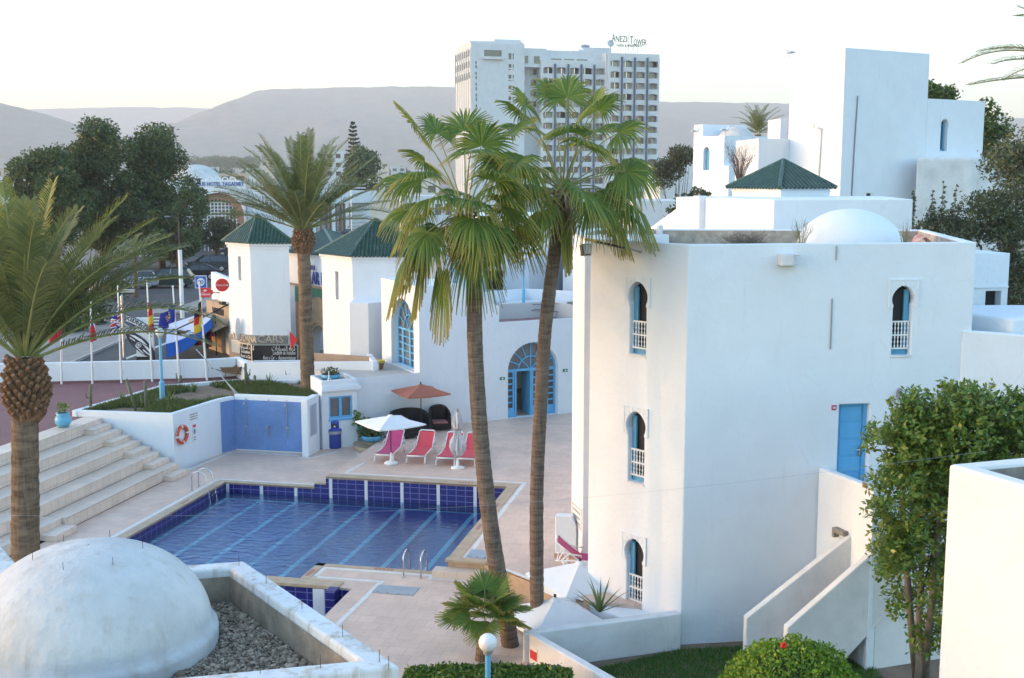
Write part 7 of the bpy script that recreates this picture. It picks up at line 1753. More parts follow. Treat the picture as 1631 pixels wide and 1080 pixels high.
b = MB(); p = cz2(1470, 1075); b.tube([(p.x, p.y, -.05), tuple(p + Vector((0, 0, .2))), tuple(cz2(1466, 1020))], [.2, .15, .1], 10); b.build('trunk', BARKG, st_, smooth=True)
# low dark shrubs on the far pavement
rng = np.random.default_rng(215)
for i, (spx, Y, lab) in enumerate([([(120, 490, 60, 30, 22), (140, 515, 40, 22, 12)], 74, 'dark clipped shrub bank beyond the flagpoles'), ([(175, 460, 22, 16, 10)], 90, 'dark rounded bush by the parked silver cars'), ([(100, 520, 40, 14, 10)], 70, 'low dark bush behind the red flag')]):
    cl = px_clumps(rng, spx, Y, 1.2, .5, .9); tree('street_bush', lab, ((spx[0][0] - 815.5) / FOC * Y, Y, ZS), 1, cl, 220, .12, TREELEAF, 216 + i, r0=.05, cat='bush', fork=.2)
# far wood at the foot of the hill
rng = np.random.default_rng(220); cl = []
for k in range(130):
    px = rng.uniform(285, 410); Y = rng.uniform(1300, 1500); p = far(px, rng.uniform(249, 258), Y); cl.append((p.x, Y, p.z - 4, rng.uniform(4, 8)))
for k in range(160):
    px = rng.uniform(-60, 700); Y = rng.uniform(700, 1200); p = far(px, rng.uniform(268, 276), Y); cl.append((p.x, Y, p.z - 2, rng.uniform(2.5, 5)))
for k in range(60):
    px = rng.uniform(1040, 1250); Y = rng.uniform(500, 900); p = far(px, rng.uniform(262, 275), Y); cl.append((p.x, Y, p.z - 2, rng.uniform(2.5, 5)))
V, F = leaf_cloud(rng, cl, 3.2, 1.1); tag(fast_mesh('distant_woodland', V, F, TREELEAF), 'distant band of dark trees at the foot of the hills', 'woodland', kind='stuff')
# ------------------------------------------------------------------ furniture and small things
def lounger(sling, label, loc, rz):
    t = root('sun_lounger', loc, label, 'sun lounger', 'sun loungers by the pool', rz)
    hinge = .35; ba = radians(39); bl = .72
    f = MB()
    for s in (-1, 1):
        f.tube([(s * .31, -.98, .29), (s * .31, hinge, .31), (s * .31, .95, .30)], .018, 8)
    f.tube([(-.31, -.98, .29), (.31, -.98, .29)], .028, 8); f.tube([(-.31, .9, .30), (.31, .9, .30)], .022, 8)
    f.build('frame', WHITEP, t, world=False, smooth=True)
    b = MB()
    for s in (-1, 1): b.tube([(s * .3, hinge, .32), (s * .3, hinge + cos(ba) * bl, .32 + sin(ba) * bl)], .017, 8)
    e = (hinge + cos(ba) * bl, .32 + sin(ba) * bl); b.tube([(-.3, e[0], e[1]), (-.24, e[0] + .03, e[1] + .05), (.24, e[0] + .03, e[1] + .05), (.3, e[0], e[1])], .026, 8)
    for s in (-1, 1): b.tube([(s * .32, hinge + cos(ba) * bl * .65, .32 + sin(ba) * bl * .65), (s * .32, .88, .3)], .018, 6)
    b.build('back_frame', WHITEP, t, world=False, smooth=True)
    q = MB(); n = 14; P = []
    for i in range(n + 1):
        u = i / n; y = -.95 + (hinge + .95) * u; z = .315 - .03 * sin(pi * u)
        P.append((y, z))
    q.add([(s * .312, y, z + .015) for y, z in P for s in (-1, 1)] + [(s * .312, y, z + .003) for y, z in P for s in (-1, 1)], [(2 * i, 2 * i + 1, 2 * i + 3, 2 * i + 2) for i in range(n)] + [(2 * (n + 1) + 2 * i, 2 * (n + 1) + 2 * i + 2, 2 * (n + 1) + 2 * i + 3, 2 * (n + 1) + 2 * i + 1) for i in range(n)])
    q.build('seat', sling, t, world=False, smooth=True)
    q = MB(); P = [(hinge + cos(ba) * bl * u + .03 * sin(pi * u), .32 + sin(ba) * bl * u - .02 * sin(pi * u)) for u in [i / n for i in range(n + 1)]]
    q.add([(s * .305, y - .012, z + .012) for y, z in P for s in (-1, 1)] + [(s * .305, y, z + .012) for y, z in P for s in (-1, 1)], [(2 * i, 2 * i + 1, 2 * i + 3, 2 * i + 2) for i in range(n)] + [(2 * (n + 1) + 2 * i, 2 * (n + 1) + 2 * i + 2, 2 * (n + 1) + 2 * i + 3, 2 * (n + 1) + 2 * i + 1) for i in range(n)])
    q.build('backrest', sling, t, world=False, smooth=True)
    for s in (-1, 1):
        for y, d in ((-.86, -.1), (.62, .12)):
            l = MB(); l.tube([(s * .31, y, .29), (s * .33, y + d * .3, .16), (s * .34, y + d, 0.015)], [.04, .034, .03], 8); l.tube([(s * .31, y + .16, .29), (s * .33, y + .05, .16)], .022, 6); l.build('leg', WHITEP, t, world=False, smooth=True)
    for s in (-1, 1):
        l = MB(); l.tube([(s * .33, .3, .31), (s * .35, .28, .46), (s * .35, .62, .5), (s * .33, .8, .3)], .02, 6); l.build('armrest', WHITEP, t, world=False, smooth=True)
    return t
for px, py, s, lab in ((622, 727, PINK, 'magenta sling lounger under the open white parasol, leftmost of the row'), (672, 729, RED_SL, 'coral red lounger standing alone second from the left by the pool'),
                       (718, 732, RED_SL, 'coral red lounger just left of the folded parasol'), (750, 733, RED_SL, 'coral red lounger right of the folded parasol, behind the palm trunk')):
    lounger(s, lab, (*at(px, py, ZL), ZL), -PA + radians(3))
lounger(PINK, 'magenta lounger half hidden behind the low white parasol near the house corner', (2.1, 29.45, ZL), radians(84))

def parasol(label, loc, h, half, rz, canopy, drop=.38, base=True, polec=BLACKM, val=.1):
    t = root('parasol', loc, label, 'parasol', None, rz); b = MB(); n = 8; ap = h
    # four sagging panels
    V = []; F = []; C = [(-half, -half), (half, -half), (half, half), (-half, half)]
    for i in range(4):
        a, c = C[i], C[(i + 1) % 4]; o = len(V)
        for r in range(n + 1):
            u = r / n
            for k in range(n + 1):
                w = k / n; x = (a[0] + (c[0] - a[0]) * w) * u; y = (a[1] + (c[1] - a[1]) * w) * u; z = ap - drop * u ** 1.1 - .05 * u * sin(pi * w)
                V.append((x * (1 - .04 * sin(pi * w) * u), y * (1 - .04 * sin(pi * w) * u), z))
        F += [(o + r * (n + 1) + k, o + r * (n + 1) + k + 1, o + (r + 1) * (n + 1) + k + 1, o + (r + 1) * (n + 1) + k) for r in range(n) for k in range(n)]
        if val:
            e = len(V); 
            for k in range(n + 1): q = V[o + n * (n + 1) + k]; V.append((q[0] * 1.004, q[1] * 1.004, q[2] - val * (1 + .1 * sin(k * 2.1))))
            F += [(o + n * (n + 1) + k, o + n * (n + 1) + k + 1, e + k + 1, e + k) for k in range(n)]
    b.add(V, F); c_ = b.build('canopy', canopy, t, world=False, smooth=False)
    b = MB(); b.lathe([(half * .16, .0), (half * .10, .07), (.02, .11), (.001, .11)], 8, (0, 0, ap - .055)); b.build('vent', canopy, c_, world=False)
    b = MB(); b.lathe([(.001, .1), (.035, .09), (.035, .0)], 8, (0, 0, ap + .02)); b.build('finial', polec, t, world=False)
    b = MB(); b.tube([(0, 0, .05), (0, 0, ap)], .021, 8); b.build('pole', polec, t, world=False)
    b = MB()
    for x, y in C: b.tube([(0, 0, ap - .03), (x * .5, y * .5, ap - drop * .5 - .02), (x, y, ap - drop - .01)], .011, 5); b.tube([(0, 0, ap - .55), (x * .45, y * .45, ap - drop * .47 - .02)], .009, 5)
    b.build('ribs', polec, t, world=False)
    if base:
        b = MB(); b.lathe([(.001, .0), (.24, .0), (.25, .05), (.2, .09), (.06, .12), (.035, .3), (.03, .42), (.001, .42)], 20); b.build('base', WHITEP, t, world=False, smooth=True)
    return t
g = at(671, 691, ZL); parasol('rust brown square parasol shading the black wicker seats', (*g, ZL), hgt(g[1], 613) - ZL, 0.9, radians(27), TERRACANOPY, .28, val=.05)
g = at(623, 739, ZL); parasol('open white square parasol over the magenta lounger', (*g, ZL), hgt(g[1], 662) - ZL, 0.93, radians(34), WCANOPY, .25, val=.04)
parasol('low white parasol tucked against the corner of the white house', (1.72, 28.55, -1.1), 1.98, 1.02, radians(28), WCANOPY, .42, val=.16)
g = far(884, 954, 26.5); parasol('low white parasol partly hidden behind the garden wall and right palm trunk', (g.x, g.y, -1.1), g.z + 1.1, .98, radians(24), WCANOPY, .42, val=.12)
# folded parasol
g = at(729, 746, ZL); t = root('folded_parasol', (*g, ZL), 'furled pale parasol tied round its pole between two coral loungers', 'parasol'); b = MB(); V = []; n = 20; prof = [(.05, 2.02), (.11, 1.9), (.17, 1.62), (.10, 1.40), (.13, 1.2), (.22, .95), (.25, .72), (.14, .48), (.03, .42)]
for i, (r, z) in enumerate(prof):
    for k in range(n): a = 2 * pi * k / n; q = r * (1 + .33 * (1 if k % 2 else -1) * (.6 + .4 * sin(k * 1.7 + i))); V.append((q * cos(a), q * sin(a), z + .05 * sin(k * 2.3 + i)))
b.add(V, [(i * n + k, i * n + (k + 1) % n, (i + 1) * n + (k + 1) % n, (i + 1) * n + k) for i in range(len(prof) - 1) for k in range(n)]); b.build('canopy', mat('furled canopy', (.58, .58, .62), .8, var=.25, scale=6), t, world=False)
b = MB(); b.tube([(0, 0, .05), (0, 0, 2.12)], .02, 8); b.build('pole', BLACKM, t, world=False)
b = MB(); b.lathe([(.001, 0), (.24, 0), (.25, .05), (.06, .1), (.03, .38), (.001, .38)], 18); b.build('base', WHITEP, t, world=False, smooth=True)
b = MB(); b.lathe([(.001, 2.16), (.04, 2.12), (.06, 2.02), (.02, 1.98)], 10); b.build('cap', INKG, t, world=False)
b = MB(); b.lathe([(.125, 1.37), (.13, 1.4), (.125, 1.43)], 14); b.build('tie', INKG, t, world=False)

# wicker lounge set
def wicker_seat(name, label, loc, rz, wd, cush=True):
    t = root(name, loc, label, 'sofa' if wd > 1 else 'armchair', 'black wicker lounge set', rz); h = wd / 2
    b = MB(); b.bx(-h, h, -.34, .36, .06, .30); b.build('seat', WICKER, t, world=False, bevel=.03)
    b = MB(); n = 18; V = []                                   # curved back that sweeps down into the arms
    for i in range(n + 1):
        u = i / n; a = pi * u; x = -h * cos(a) * 1.04; y = .34 if .2 < u < .8 else .34 - .62 * (1 - sin(a) / sin(.2 * pi)); top = .60 + .34 * sin(a) ** .8
        for dx, z in ((1.0, .06), (1.03, top), (.9, top), (.88, .28)): V.append((x * dx, y + (.05 if dx >= 1 else -.03), z))
    b.add(V, [(i * 4 + k, i * 4 + k + 1, i * 4 + 5 + k, i * 4 + 4 + k) for i in range(n) for k in range(3)] + [(0, 1, 2, 3), tuple(n * 4 + k for k in (3, 2, 1, 0))]); b.build('backrest', WICKER, t, world=False)
    b = MB(); b.tube([V[i * 4 + 1] for i in range(n + 1)], .035, 8); b.build('rim', WICKER, t, world=False)
    for s in (-1, 1):
        b = MB(); b.bx(s * h - .05, s * h + .05, -.36, .3, .06, .58); b.build('armrest', WICKER, t, world=False, bevel=.03)
        for y in (-.3, .3): b = MB(); b.bx(s * (h - .04) - .025, s * (h - .04) + .025, y - .025, y + .025, 0, .07); b.build('leg', WICKER, t, world=False)
    if cush: b = MB(); b.bx(-h + .08, h - .08, -.33, .25, .30, .38); b.build('cushion', CUSH, t, world=False, bevel=.03)
    return t
wrz = atan2(AW1[1] - AW0[1], AW1[0] - AW0[0])
g = at(652, 690, ZL); wicker_seat('wicker_sofa', 'black wicker two seat sofa against the white wall under the rust parasol', (*g, ZL), wrz - .1, 1.55, False)
g = at(700, 684, ZL); wicker_seat('wicker_armchair', 'black wicker armchair with a dusty pink cushion right of the sofa', (*g, ZL), wrz - .25, .78)
g = at(634, 697, ZL); wicker_seat('wicker_armchair', 'black wicker armchair turned away from the camera behind the white parasol', (*g, ZL), wrz + pi * .9, .72, False)
g = at(655, 697, ZL); t = root('wicker_table', (*g, ZL), 'low black wicker coffee table in front of the sofa', 'table', 'black wicker lounge set', wrz); b = MB(); b.bx(-.45, .45, -.3, .3, .36, .42); b.build('tabletop', WICKER, t, world=False, bevel=.015)
b = MB(); b.bx(-.4, .4, -.25, .25, .1, .355); b.build('apron', WICKER, t, world=False)
for x in (-.4, .4):
    for y in (-.25, .25): b = MB(); b.bx(x - .03, x + .03, y - .03, y + .03, 0, .1); b.build('leg', WICKER, t, world=False)

# litter bin
g = at(533, 713, 0); t = root('litter_bin', (*g, 0), 'royal blue plastic litter bin with a domed hood in front of the kiosk', 'bin')
b = MB(); b.lathe([(.001, .0), (.25, .0), (.27, .05), (.27, .66), (.29, .70), (.29, .76), (.17, .82)], 24); b.build('body', BINBLUE, t, world=False, smooth=True, bevel=0)
b = MB(); b.lathe([(.2, .78), (.2, 1.04), (.17, 1.11), (.09, 1.15), (.001, 1.16)], 24); hd = b.build('hood', BINBLUE, t, world=False, smooth=True)
b = MB(); b.box((.03, -.2, .93), (.18, .05, .12)); b.build('opening', BLACKM, hd, world=False); b = MB(); b.box((.05, -.226, .9), (.07, .012, .05)); b.build('sticker', SIGNW, hd, world=False)
b = MB(); b.lathe([(.295, .70), (.30, .66), (.285, .58)], 24); b.build('bag_rim', GREYBAG, t, world=False)

# pots
def pot_plant(name, label, loc, prof, pm, cl, per, size, lm, seed):
    t = root(name, loc, label, 'potted plant'); b = MB(); b.lathe(prof, 22); b.build('pot', pm, t, world=False, smooth=True)
    rng = np.random.default_rng(seed); V, F = leaf_cloud(rng, [(loc[0] + c[0], loc[1] + c[1], loc[2] + c[2], c[3]) for c in cl], per, size); fast_mesh('foliage', V, F, lm, t)
    b = MB(); b.lathe([(.001, prof[-1][1] - .04), (prof[-1][0] * .92, prof[-1][1] - .04)], 16); b.build('soil', EARTH, t, world=False); return t
BOWL = [(.001, 0), (.26, 0), (.36, .1), (.40, .24), (.36, .25)]
JAR = [(.001, 0), (.16, 0), (.27, .16), (.28, .3), (.2, .44), (.24, .5), (.2, .5)]
pot_plant('potted_shrub', 'wide rounded shrub in a blue bowl at the top of the fan shaped steps', (*at(592, 703, ZL), ZL), BOWL, POTBLUE, [(x, y, .38, .3) for x, y in ((-.3, 0), (.3, 0), (0, .2), (0, -.2), (-.12, .1), (.15, -.1))], 1300, .05, leafmat('jade leaf', (.03, .055, .012), (.10, .13, .03), trans=.2), 301)
pot_plant('potted_plant', 'leafy plant in a tall green pot at the kiosk corner', (*at(579, 695, ZL), ZL), [(.001, 0), (.15, 0), (.22, .4), (.25, .45), (.22, .45)], POTGREEN, [(-.1, 0, .75, .25), (.15, 0, .62, .2), (-.25, -.1, .6, .22), (-.28, 0, .95, .14), (-.2, .1, .4, .15)], 330, .09, SHRUBLEAF, 302)
pot_plant('potted_plant', 'small shrub in a pale blue jar at the top end of the bleacher steps', (*at(101, 680, ZT), ZT), JAR, mat('pale blue jar', (.14, .43, .62), .35, var=.1), [(-.05, 0, .62, .16), (.1, 0, .68, .16), (-.12, .05, .78, .1), (.05, 0, .8, .1)], 700, .06, SHRUBLEAF, 303)
kc = ((K0[0] + K1[0] + K2[0] + K3[0]) / 4 - .1, (K0[1] + K1[1] + K2[1] + K3[1]) / 4, zk - .13)
pot_plant('potted_shrub', 'rounded shrub in a blue bowl on the kiosk roof', kc, BOWL, POTBLUE, [(x, y, .34, .22) for x, y in ((-.2, 0), (.2, 0), (0, .15), (0, -.12))], 1400, .045, TREELEAF, 304)
t = root('flower_pot', (*far(605, 596, 48.6)[:2], zr - .1), 'small yellow rimmed pot at the corner of the arched window wall', 'pot'); b = MB(); b.lathe([(.001, 0), (.14, 0), (.2, .26)], 14); b.build('pot', mat('brown pot', (.2, .08, .04), .6), t, world=False); b = MB(); b.lathe([(.2, .26), (.22, .27), (.22, .36), (.19, .36), (.001, .34)], 14); b.build('rim', mat('yellow rim', (.55, .42, .02), .5), t, world=False)
# white stand on the kiosk roof
p = far(524, 607, 44.85); t = root('roof_post', (p.x, p.y, zk), 'small white post on splayed feet at the front of the kiosk roof', 'post'); b = MB(); b.tube([(p.x, p.y, zk + .08), (p.x, p.y, zk + .38)], .02, 6); b.build('post', WHITEP, t)
b = MB()
for a in (0.2, 2.3, 4.4): b.tube([(p.x + cos(a) * .1, p.y + sin(a) * .1, zk + .005), (p.x, p.y, zk + .12)], .015, 5)
b.build('feet', WHITEP, t)

# globe lamps
def globe_lamp(label, x, y, z0, ztop, r, pr=.045, collar=True, slab=False):
    t = root('globe_lamp', (x, y, z0), label, 'lamp post', 'globe lamps on blue posts'); b = MB(); h = ztop - z0
    b.lathe([(pr * 1.9, 0), (pr * 1.9, h * .28), (pr, h * .29), (pr, h - 2 * r)], 14); b.build('post', POSTBLUE, t, world=False, smooth=False)
    b = MB(); b.lathe([(pr, h - 2 * r - .05), (r * .5, h - 2 * r - .03), (r * .52, h - 2 * r + .05), (.01, h - 2 * r + .06)], 14); b.build('collar', GALV if collar else POSTBLUE, t, world=False)
    b = MB(); b.ball((0, 0, h - r), r, 24); b.build('globe', GLOBE, t, world=False, smooth=True)
    if slab: b = MB(); b.bx(-.32, .32, -.32, .32, -.05, .14); b.build('footing', RAWCON, t, world=False, bevel=.02)
    return t
p = far(777, 1010, 20.0); globe_lamp('globe lamp on a pale blue post in the bottom middle before the hedge', p.x, 20.0, 0, p.z + .01, .17, .05)
g = at(259, 641, 1.99); globe_lamp('globe lamp on a blue post with a concrete footing in the raised planter', g[0], g[1], 1.99, hgt(g[1], 522), .17, .055, slab=True)
p = far(834, 405, 53.6); globe_lamp('globe lamp on a blue post on the roof terrace left of the right fan palm', p.x, p.y, hgt(53.6, 483), p.z, .13, .04)
p = far(724, 388, 53.6); globe_lamp('globe lamp on a blue post seen just left of the left fan palm trunk', p.x, p.y, hgt(53.6, 470), p.z, .12, .04)

# pool ladders
def ladder(label, loc, rz, z0):
    t = root('pool_ladder', loc, label, 'pool ladder', 'steel pool ladders', rz)
    for s in (-1, 1):
        b = MB(); pts = [(s * .24, -.55, z0), (s * .24, -.55, z0 + .45)] + [(s * .24, -.30 - .25 * cos(a), z0 + .45 + .22 * sin(a)) for a in [pi * k / 10 for k in range(1, 10)]] + [(s * .24, .02, z0 + .3), (s * .24, .12, -.5), (s * .24, .12, -.9)]
        b.tube(pts, .022, 8); b.build('handrail', STEEL, t, world=False, smooth=True)
        b = MB(); b.lathe([(.05, 0), (.05, .02), (.02, .03)], 10, (s * .24, -.55, z0)); b.build('flange', STEEL, t, world=False)
    for z in (-.15, -.4): b = MB(); b.bx(-.24, .24, .08, .16, z, z + .03); b.build('rung', STEEL, t, world=False)
ladder('steel ladder over the left edge of the pool near the bleacher steps', (*LP(-.06, -1.0), 0), -PA - pi / 2, 0.0)
ladder('steel ladder at the near edge of the pool beside the raised steps', (*LP(9.24, -7.55), 0), -PA, 0.0)
for i, (u, v, r, lab) in enumerate(((9.1, -9.1, (.55, .3), 'pale square drain cover in the near deck'), (10.9, -7.0, (.4, .35), 'pale square drain cover at the head of the deck steps'))):
    t = root('drain_cover', (*LP(u, v), 0 if i == 0 else ZL), lab, 'drain cover', rz=-PA); b = MB(); b.bx(-r[0], r[0], -r[1], r[1], .002, .012); b.build('plate', GALV, t, world=False); b = MB()
    for k in range(4): b.bx(-r[0] * .8 + k * r[0] * .5, -r[0] * .8 + k * r[0] * .5 + .06, -r[1] * .85, -r[1] * .7, .0125, .016)
    b.build('lifting_slots', INKG, t, world=False)
b = MB(ML)
for u, v, z, a in ((8.3, -7.62, 0, 0), (6.45, -8.3, 0, 1), (10.22, -4.6, ZL, 1), (10.22, -2.3, ZL, 1), (8.6, .2, ZL, 0), (-.16, -2.6, 0, 1), (-.16, -6.9, 0, 1)):
    for k in range(5):
        d = (k - 2) * .11; x, y = (u + d, v) if not a else (u, v + d); w, l = (.075, .11) if not a else (.11, .075)
        b.bx(x - w / 2, x + w / 2, y - l / 2, y + l / 2, z + .013, z + .0165)
struct(b, 'deck_stencil', mat('faded red stencil', (.5, .2, .16), .7, var=.3, scale=9))

# flagpoles
FM = {'r': mat('flag red', (.45, .02, .03), .8), 'g': mat('flag green', (.02, .2, .05), .8), 'b': mat('flag blue', (.02, .03, .25), .8), 'w': mat('flag white', (.7, .7, .72), .8), 'y': mat('flag yellow', (.7, .42, .02), .8), 'k': mat('flag black', (.01, .01, .012), .8)}
def flag_fr(u, v): return 'b' if u < .33 else 'w' if u < .66 else 'r'
def flag_es(u, v): return 'y' if .28 < v < .72 else 'r'
def flag_de(u, v): return 'k' if v > .66 else 'r' if v > .33 else 'y'
def flag_ma(u, v):
    x, y = (u - .5) * 1.5, v - .5; r = hypot(x, y); a = (atan2(x, y) + 2 * pi) % (2 * pi / 5); return 'g' if .12 < r < .26 and min(a, 2 * pi / 5 - a) < .30 and r < .26 - .2 * min(a, 2 * pi / 5 - a) else 'r'
def flag_eu(u, v):
    for k in range(12):
        if hypot((u - .5) * 1.5 - .32 * cos(k * pi / 6), v - .5 - .32 * sin(k * pi / 6)) < .055: return 'y'
    return 'b'
def flag_uk(u, v):
    x, y = u - .5, v - .5
    if abs(x) < .06 or abs(y) < .09: return 'r'
    if abs(x) < .1 or abs(y) < .15: return 'w'
    d = min(abs(x - y), abs(x + y)); return 'r' if d < .035 else 'w' if d < .11 else 'b'
for px, py, pt, fy, col, lab, hh, side in ((100, 611, 472, 497, flag_ma, 'white flagpole with a limp red flag at the left end of the row', 1.25, -.35), (149, 610, 462, 506, flag_fr, 'white flagpole with a blue white and red flag', .95, .05),
        (195, 609, 458, 489, flag_uk, 'white flagpole with a red white and blue crossed flag', 1.15, -.2), (244, 607, 450, 479, flag_es, 'white flagpole with a red and yellow flag', 1.25, .1),
        (287, 606, 458, 484, flag_eu, 'white flagpole with a dark blue flag of yellow stars', 1.05, -.45), (331, 605, 452, 478, flag_de, 'white flagpole with a black red and yellow flag nearest the shop', 1.35, -.15)):
    x, y = at(px, py, ZT); y -= .14; t = root('flagpole', (x, y, ZT), lab, 'flagpole', 'flagpoles along the perimeter wall'); zt2 = hgt(y, pt); b = MB(); lean = (px - 215) * -.0016
    b.tube([(x, y, ZT), (x + lean, y, zt2)], [.045, .032], 8); b.build('pole', WHITEP, t)
    b = MB(); b.ball((x + lean, y, zt2 + .04), .05, 8); b.build('finial', WHITEP, t)
    b = MB(); b.tube([(x + .05, y - .04, ZT + .1), (x + .09, y - .05, ZT + .5), (x + .05, y - .04, ZT + .75), (x + lean * .4 + .04, y - .04, (ZT + zt2) / 2)], .008, 4); b.build('halyard', INKG, t)
    zf = hgt(y, fy); nu, nv = 30, 22; V = []; keys = list(FM); mb = MB()
    for i in range(nu + 1):
        for j in range(nv + 1):
            u, v = i / nu, j / nv; fx = side * 1.25 * u + .10 * sin(u * 11 + v * 1.5) * (.3 + u); fyy = .14 * cos(u * 10 + v * 2) * u
            V.append((x + lean * .9 + .03 + fx, y - .06 + fyy, zf - hh * .68 + hh * .68 * v - hh * .42 * u ** 1.1 + .05 * u * sin(v * 5)))
    mb.v = V
    for i in range(nu):
        for j in range(nv): mb.f.append([i * (nv + 1) + j, (i + 1) * (nv + 1) + j, (i + 1) * (nv + 1) + j + 1, i * (nv + 1) + j + 1]); mb.mi.append(keys.index(col((i + .5) / nu, (j + .5) / nv)))
    mb.build('flag', [FM[k] for k in keys], t, smooth=True)

# car hire board with the picture of a car
g = at(228, 578, ZS); t = root('car_hire_board', (g[0], g[1], ZS), 'free standing black and white car hire board with a pictured car beyond the flagpoles', 'sign')
Yb = g[1]
def bp2(px, py): return ((px - 815.5) / FOC * (Yb + .7), hgt(Yb, py))
b = MB(); x0, z0 = bp2(219, 566); x1, z1 = bp2(246, 506); b.bx(x0, x1, Yb - .1, Yb + .1, ZS, z1); b.build('post', SIGNW, t, bevel=.01)
b = MB(); b.bx(x0 - .02, x1 + .02, Yb - .12, Yb + .12, ZS, z0 - .05); b.build('base', BLACKM, t)
arcp = lambda r, a, c: (c[0] + r * sin(a), c[1] + r * cos(a))
cA = bp2(207, 506); cB = bp2(247, 530); n = 12; up = []; dn = []
for k in range(n + 1):
    u = k / n; x = cA[0] + (cB[0] - cA[0]) * u; z = cA[1] + (cB[1] - cA[1]) * (.55 * u + .45 * u * u); up.append((x + .04 * u, z + .17)); dn.append((x - .04, z - .17))
b = MB(); b.plate(dn + up[::-1], Yb - .22, Yb - .12); b.build('name_panel', SIGNW, t)
b = MB()
for k in range(n): bar(b, up[k], up[k + 1], Yb - .225, .04, .02); bar(b, dn[k], dn[k + 1], Yb - .225, .04, .02)
b.build('name_border', INK, t)
b = MB()
for k, chh in enumerate('KOUDANA CARS'):
    u = (k + .6) / 12.2; x = cA[0] + (cB[0] - cA[0]) * u; z = cA[1] + (cB[1] - cA[1]) * (.55 * u + .45 * u * u); sl_a = atan2((cB[1] - cA[1]) * (.55 + .9 * u), cB[0] - cA[0])
    if chh != ' ':
        vs, fs = text_mesh(chh, .30, .008); M0 = Matrix.Translation((x, Yb - .23, z)) @ Matrix.Rotation(-sl_a, 4, 'Y'); b.add([tuple(M0 @ Vector(q)) for q in vs], fs)
b.build('lettering', INK, t)
cc = bp2(226.5, 548); ang = radians(-42); CM = Matrix.Translation((cc[0], Yb - .14, cc[1])) @ Matrix.Rotation(-ang, 4, 'Y')
el = [(.92 * cos(2 * pi * k / 28), .33 * sin(2 * pi * k / 28)) for k in range(28)]
b = MB(CM); b.plate(el, -.04, .02); b.build('car_panel', INK, t)
b = MB(CM)
for q in ([(-.75, .02), (-.5, .17), (-.1, .24), (.3, .2), (.1, .15), (-.35, .08)], [(.0, .1), (.4, .14), (.7, .06), (.78, -.03), (.45, .02)], [(.25, -.08), (.72, -.07), (.66, -.13), (.3, -.15)], [(-.66, -.06), (-.34, -.02), (-.3, -.06), (-.6, -.1)], [(-.2, -.2), (.5, -.23), (.3, -.27), (-.1, -.25)]): b.plate(q, -.05, -.041)
for k in range(12): a = k * pi / 6; bar(b, (-.05 + .13 * cos(a), -.08 + .13 * sin(a)), (-.05 + .13 * cos(a + .53), -.08 + .13 * sin(a + .53)), -.046, .02, .01)
for k in range(5): a = k * 1.2566; bar(b, (-.05, -.08), (-.05 + .12 * cos(a), -.08 + .12 * sin(a)), -.048, .03, .01)
b.build('car_picture', SIGNW, t)

# round soft drink sign, parking sign, red shop sign
p = far(354, 454, 60.5); t = root('drink_sign', tuple(p), 'round red soft drink sign on a bracket before the slim tower', 'sign'); M0 = Matrix.Translation(p) @ Matrix.Rotation(radians(90), 4, 'X'); b = MB(M0); b.lathe([(.001, -.06), (.34, -.06), (.34, .06), (.001, .06)], 28); b.build('disc', REDPL, t)
b = MB(Matrix.Translation(p)); letters(b, 'Coca-Cola', .155, 0, -.07, 0, .006, shear=.25); b.build('lettering', WHITEINK, t)
b = MB(); b.bx(p.x + .3, p.x + .75, p.y - .04, p.y + .04, p.z - .08, p.z + .08); b.build('bracket', BLACKM, t)
p = far(320, 449, 70); t = root('street_sign', (p.x, p.y, ZS), 'square blue street sign with a white disc above the red shop sign', 'sign'); b = MB(Matrix.Translation(p)); b.bx(-.36, .36, -.03, .03, -.38, .38); b.build('border', SIGNW, t); b = MB(Matrix.Translation(p)); b.bx(-.32, .32, -.04, -.031, -.34, .34); b.build('panel', SIGNBLUE, t)
b = MB(Matrix.Translation(p) @ Matrix.Rotation(radians(90), 4, 'X')); b.lathe([(.001, .045), (.24, .045), (.24, .041)], 20); b.build('disc', SIGNW, t)
b = MB(Matrix.Translation(p)); 
for cx_ in (-.07, .07): arc_bar(b, cx_, 0, .09, 0, 2 * pi, -.05, .025, 12)
b.build('ring_mark', SIGNBLUE, t); b = MB(); b.tube([(p.x, p.y + .05, ZS), (p.x, p.y + .05, p.z + .38)], .03, 6); b.build('post', GALV, t)
p = far(327, 466, 63.5); t = root('shop_sign', (p.x, p.y, ZS), 'small red shop sign with white script below the blue street sign', 'sign'); b = MB(Matrix.Translation(p)); b.bx(-.28, .28, -.04, .04, -.26, .26); b.bx(.28, .42, -.03, .03, -.1, .14); b.build('panel', REDPL, t); b = MB(Matrix.Translation(p)); letters(b, 'Glaces', .2, 0, -.045, -.08, .005, shear=.3)
for a in (.5, 1.1, 1.57, 2.0, 2.6): bar(b, (0, .06), (.12 * cos(a), .06 + .12 * sin(a)), -.046, .025, .008)
b.build('lettering', WHITEINK, t); b = MB(); b.bx(p.x + .3, p.x + 1.5, p.y - .02, p.y + .02, p.z - .02, p.z + .02); b.build('bracket', BLACKM, t)
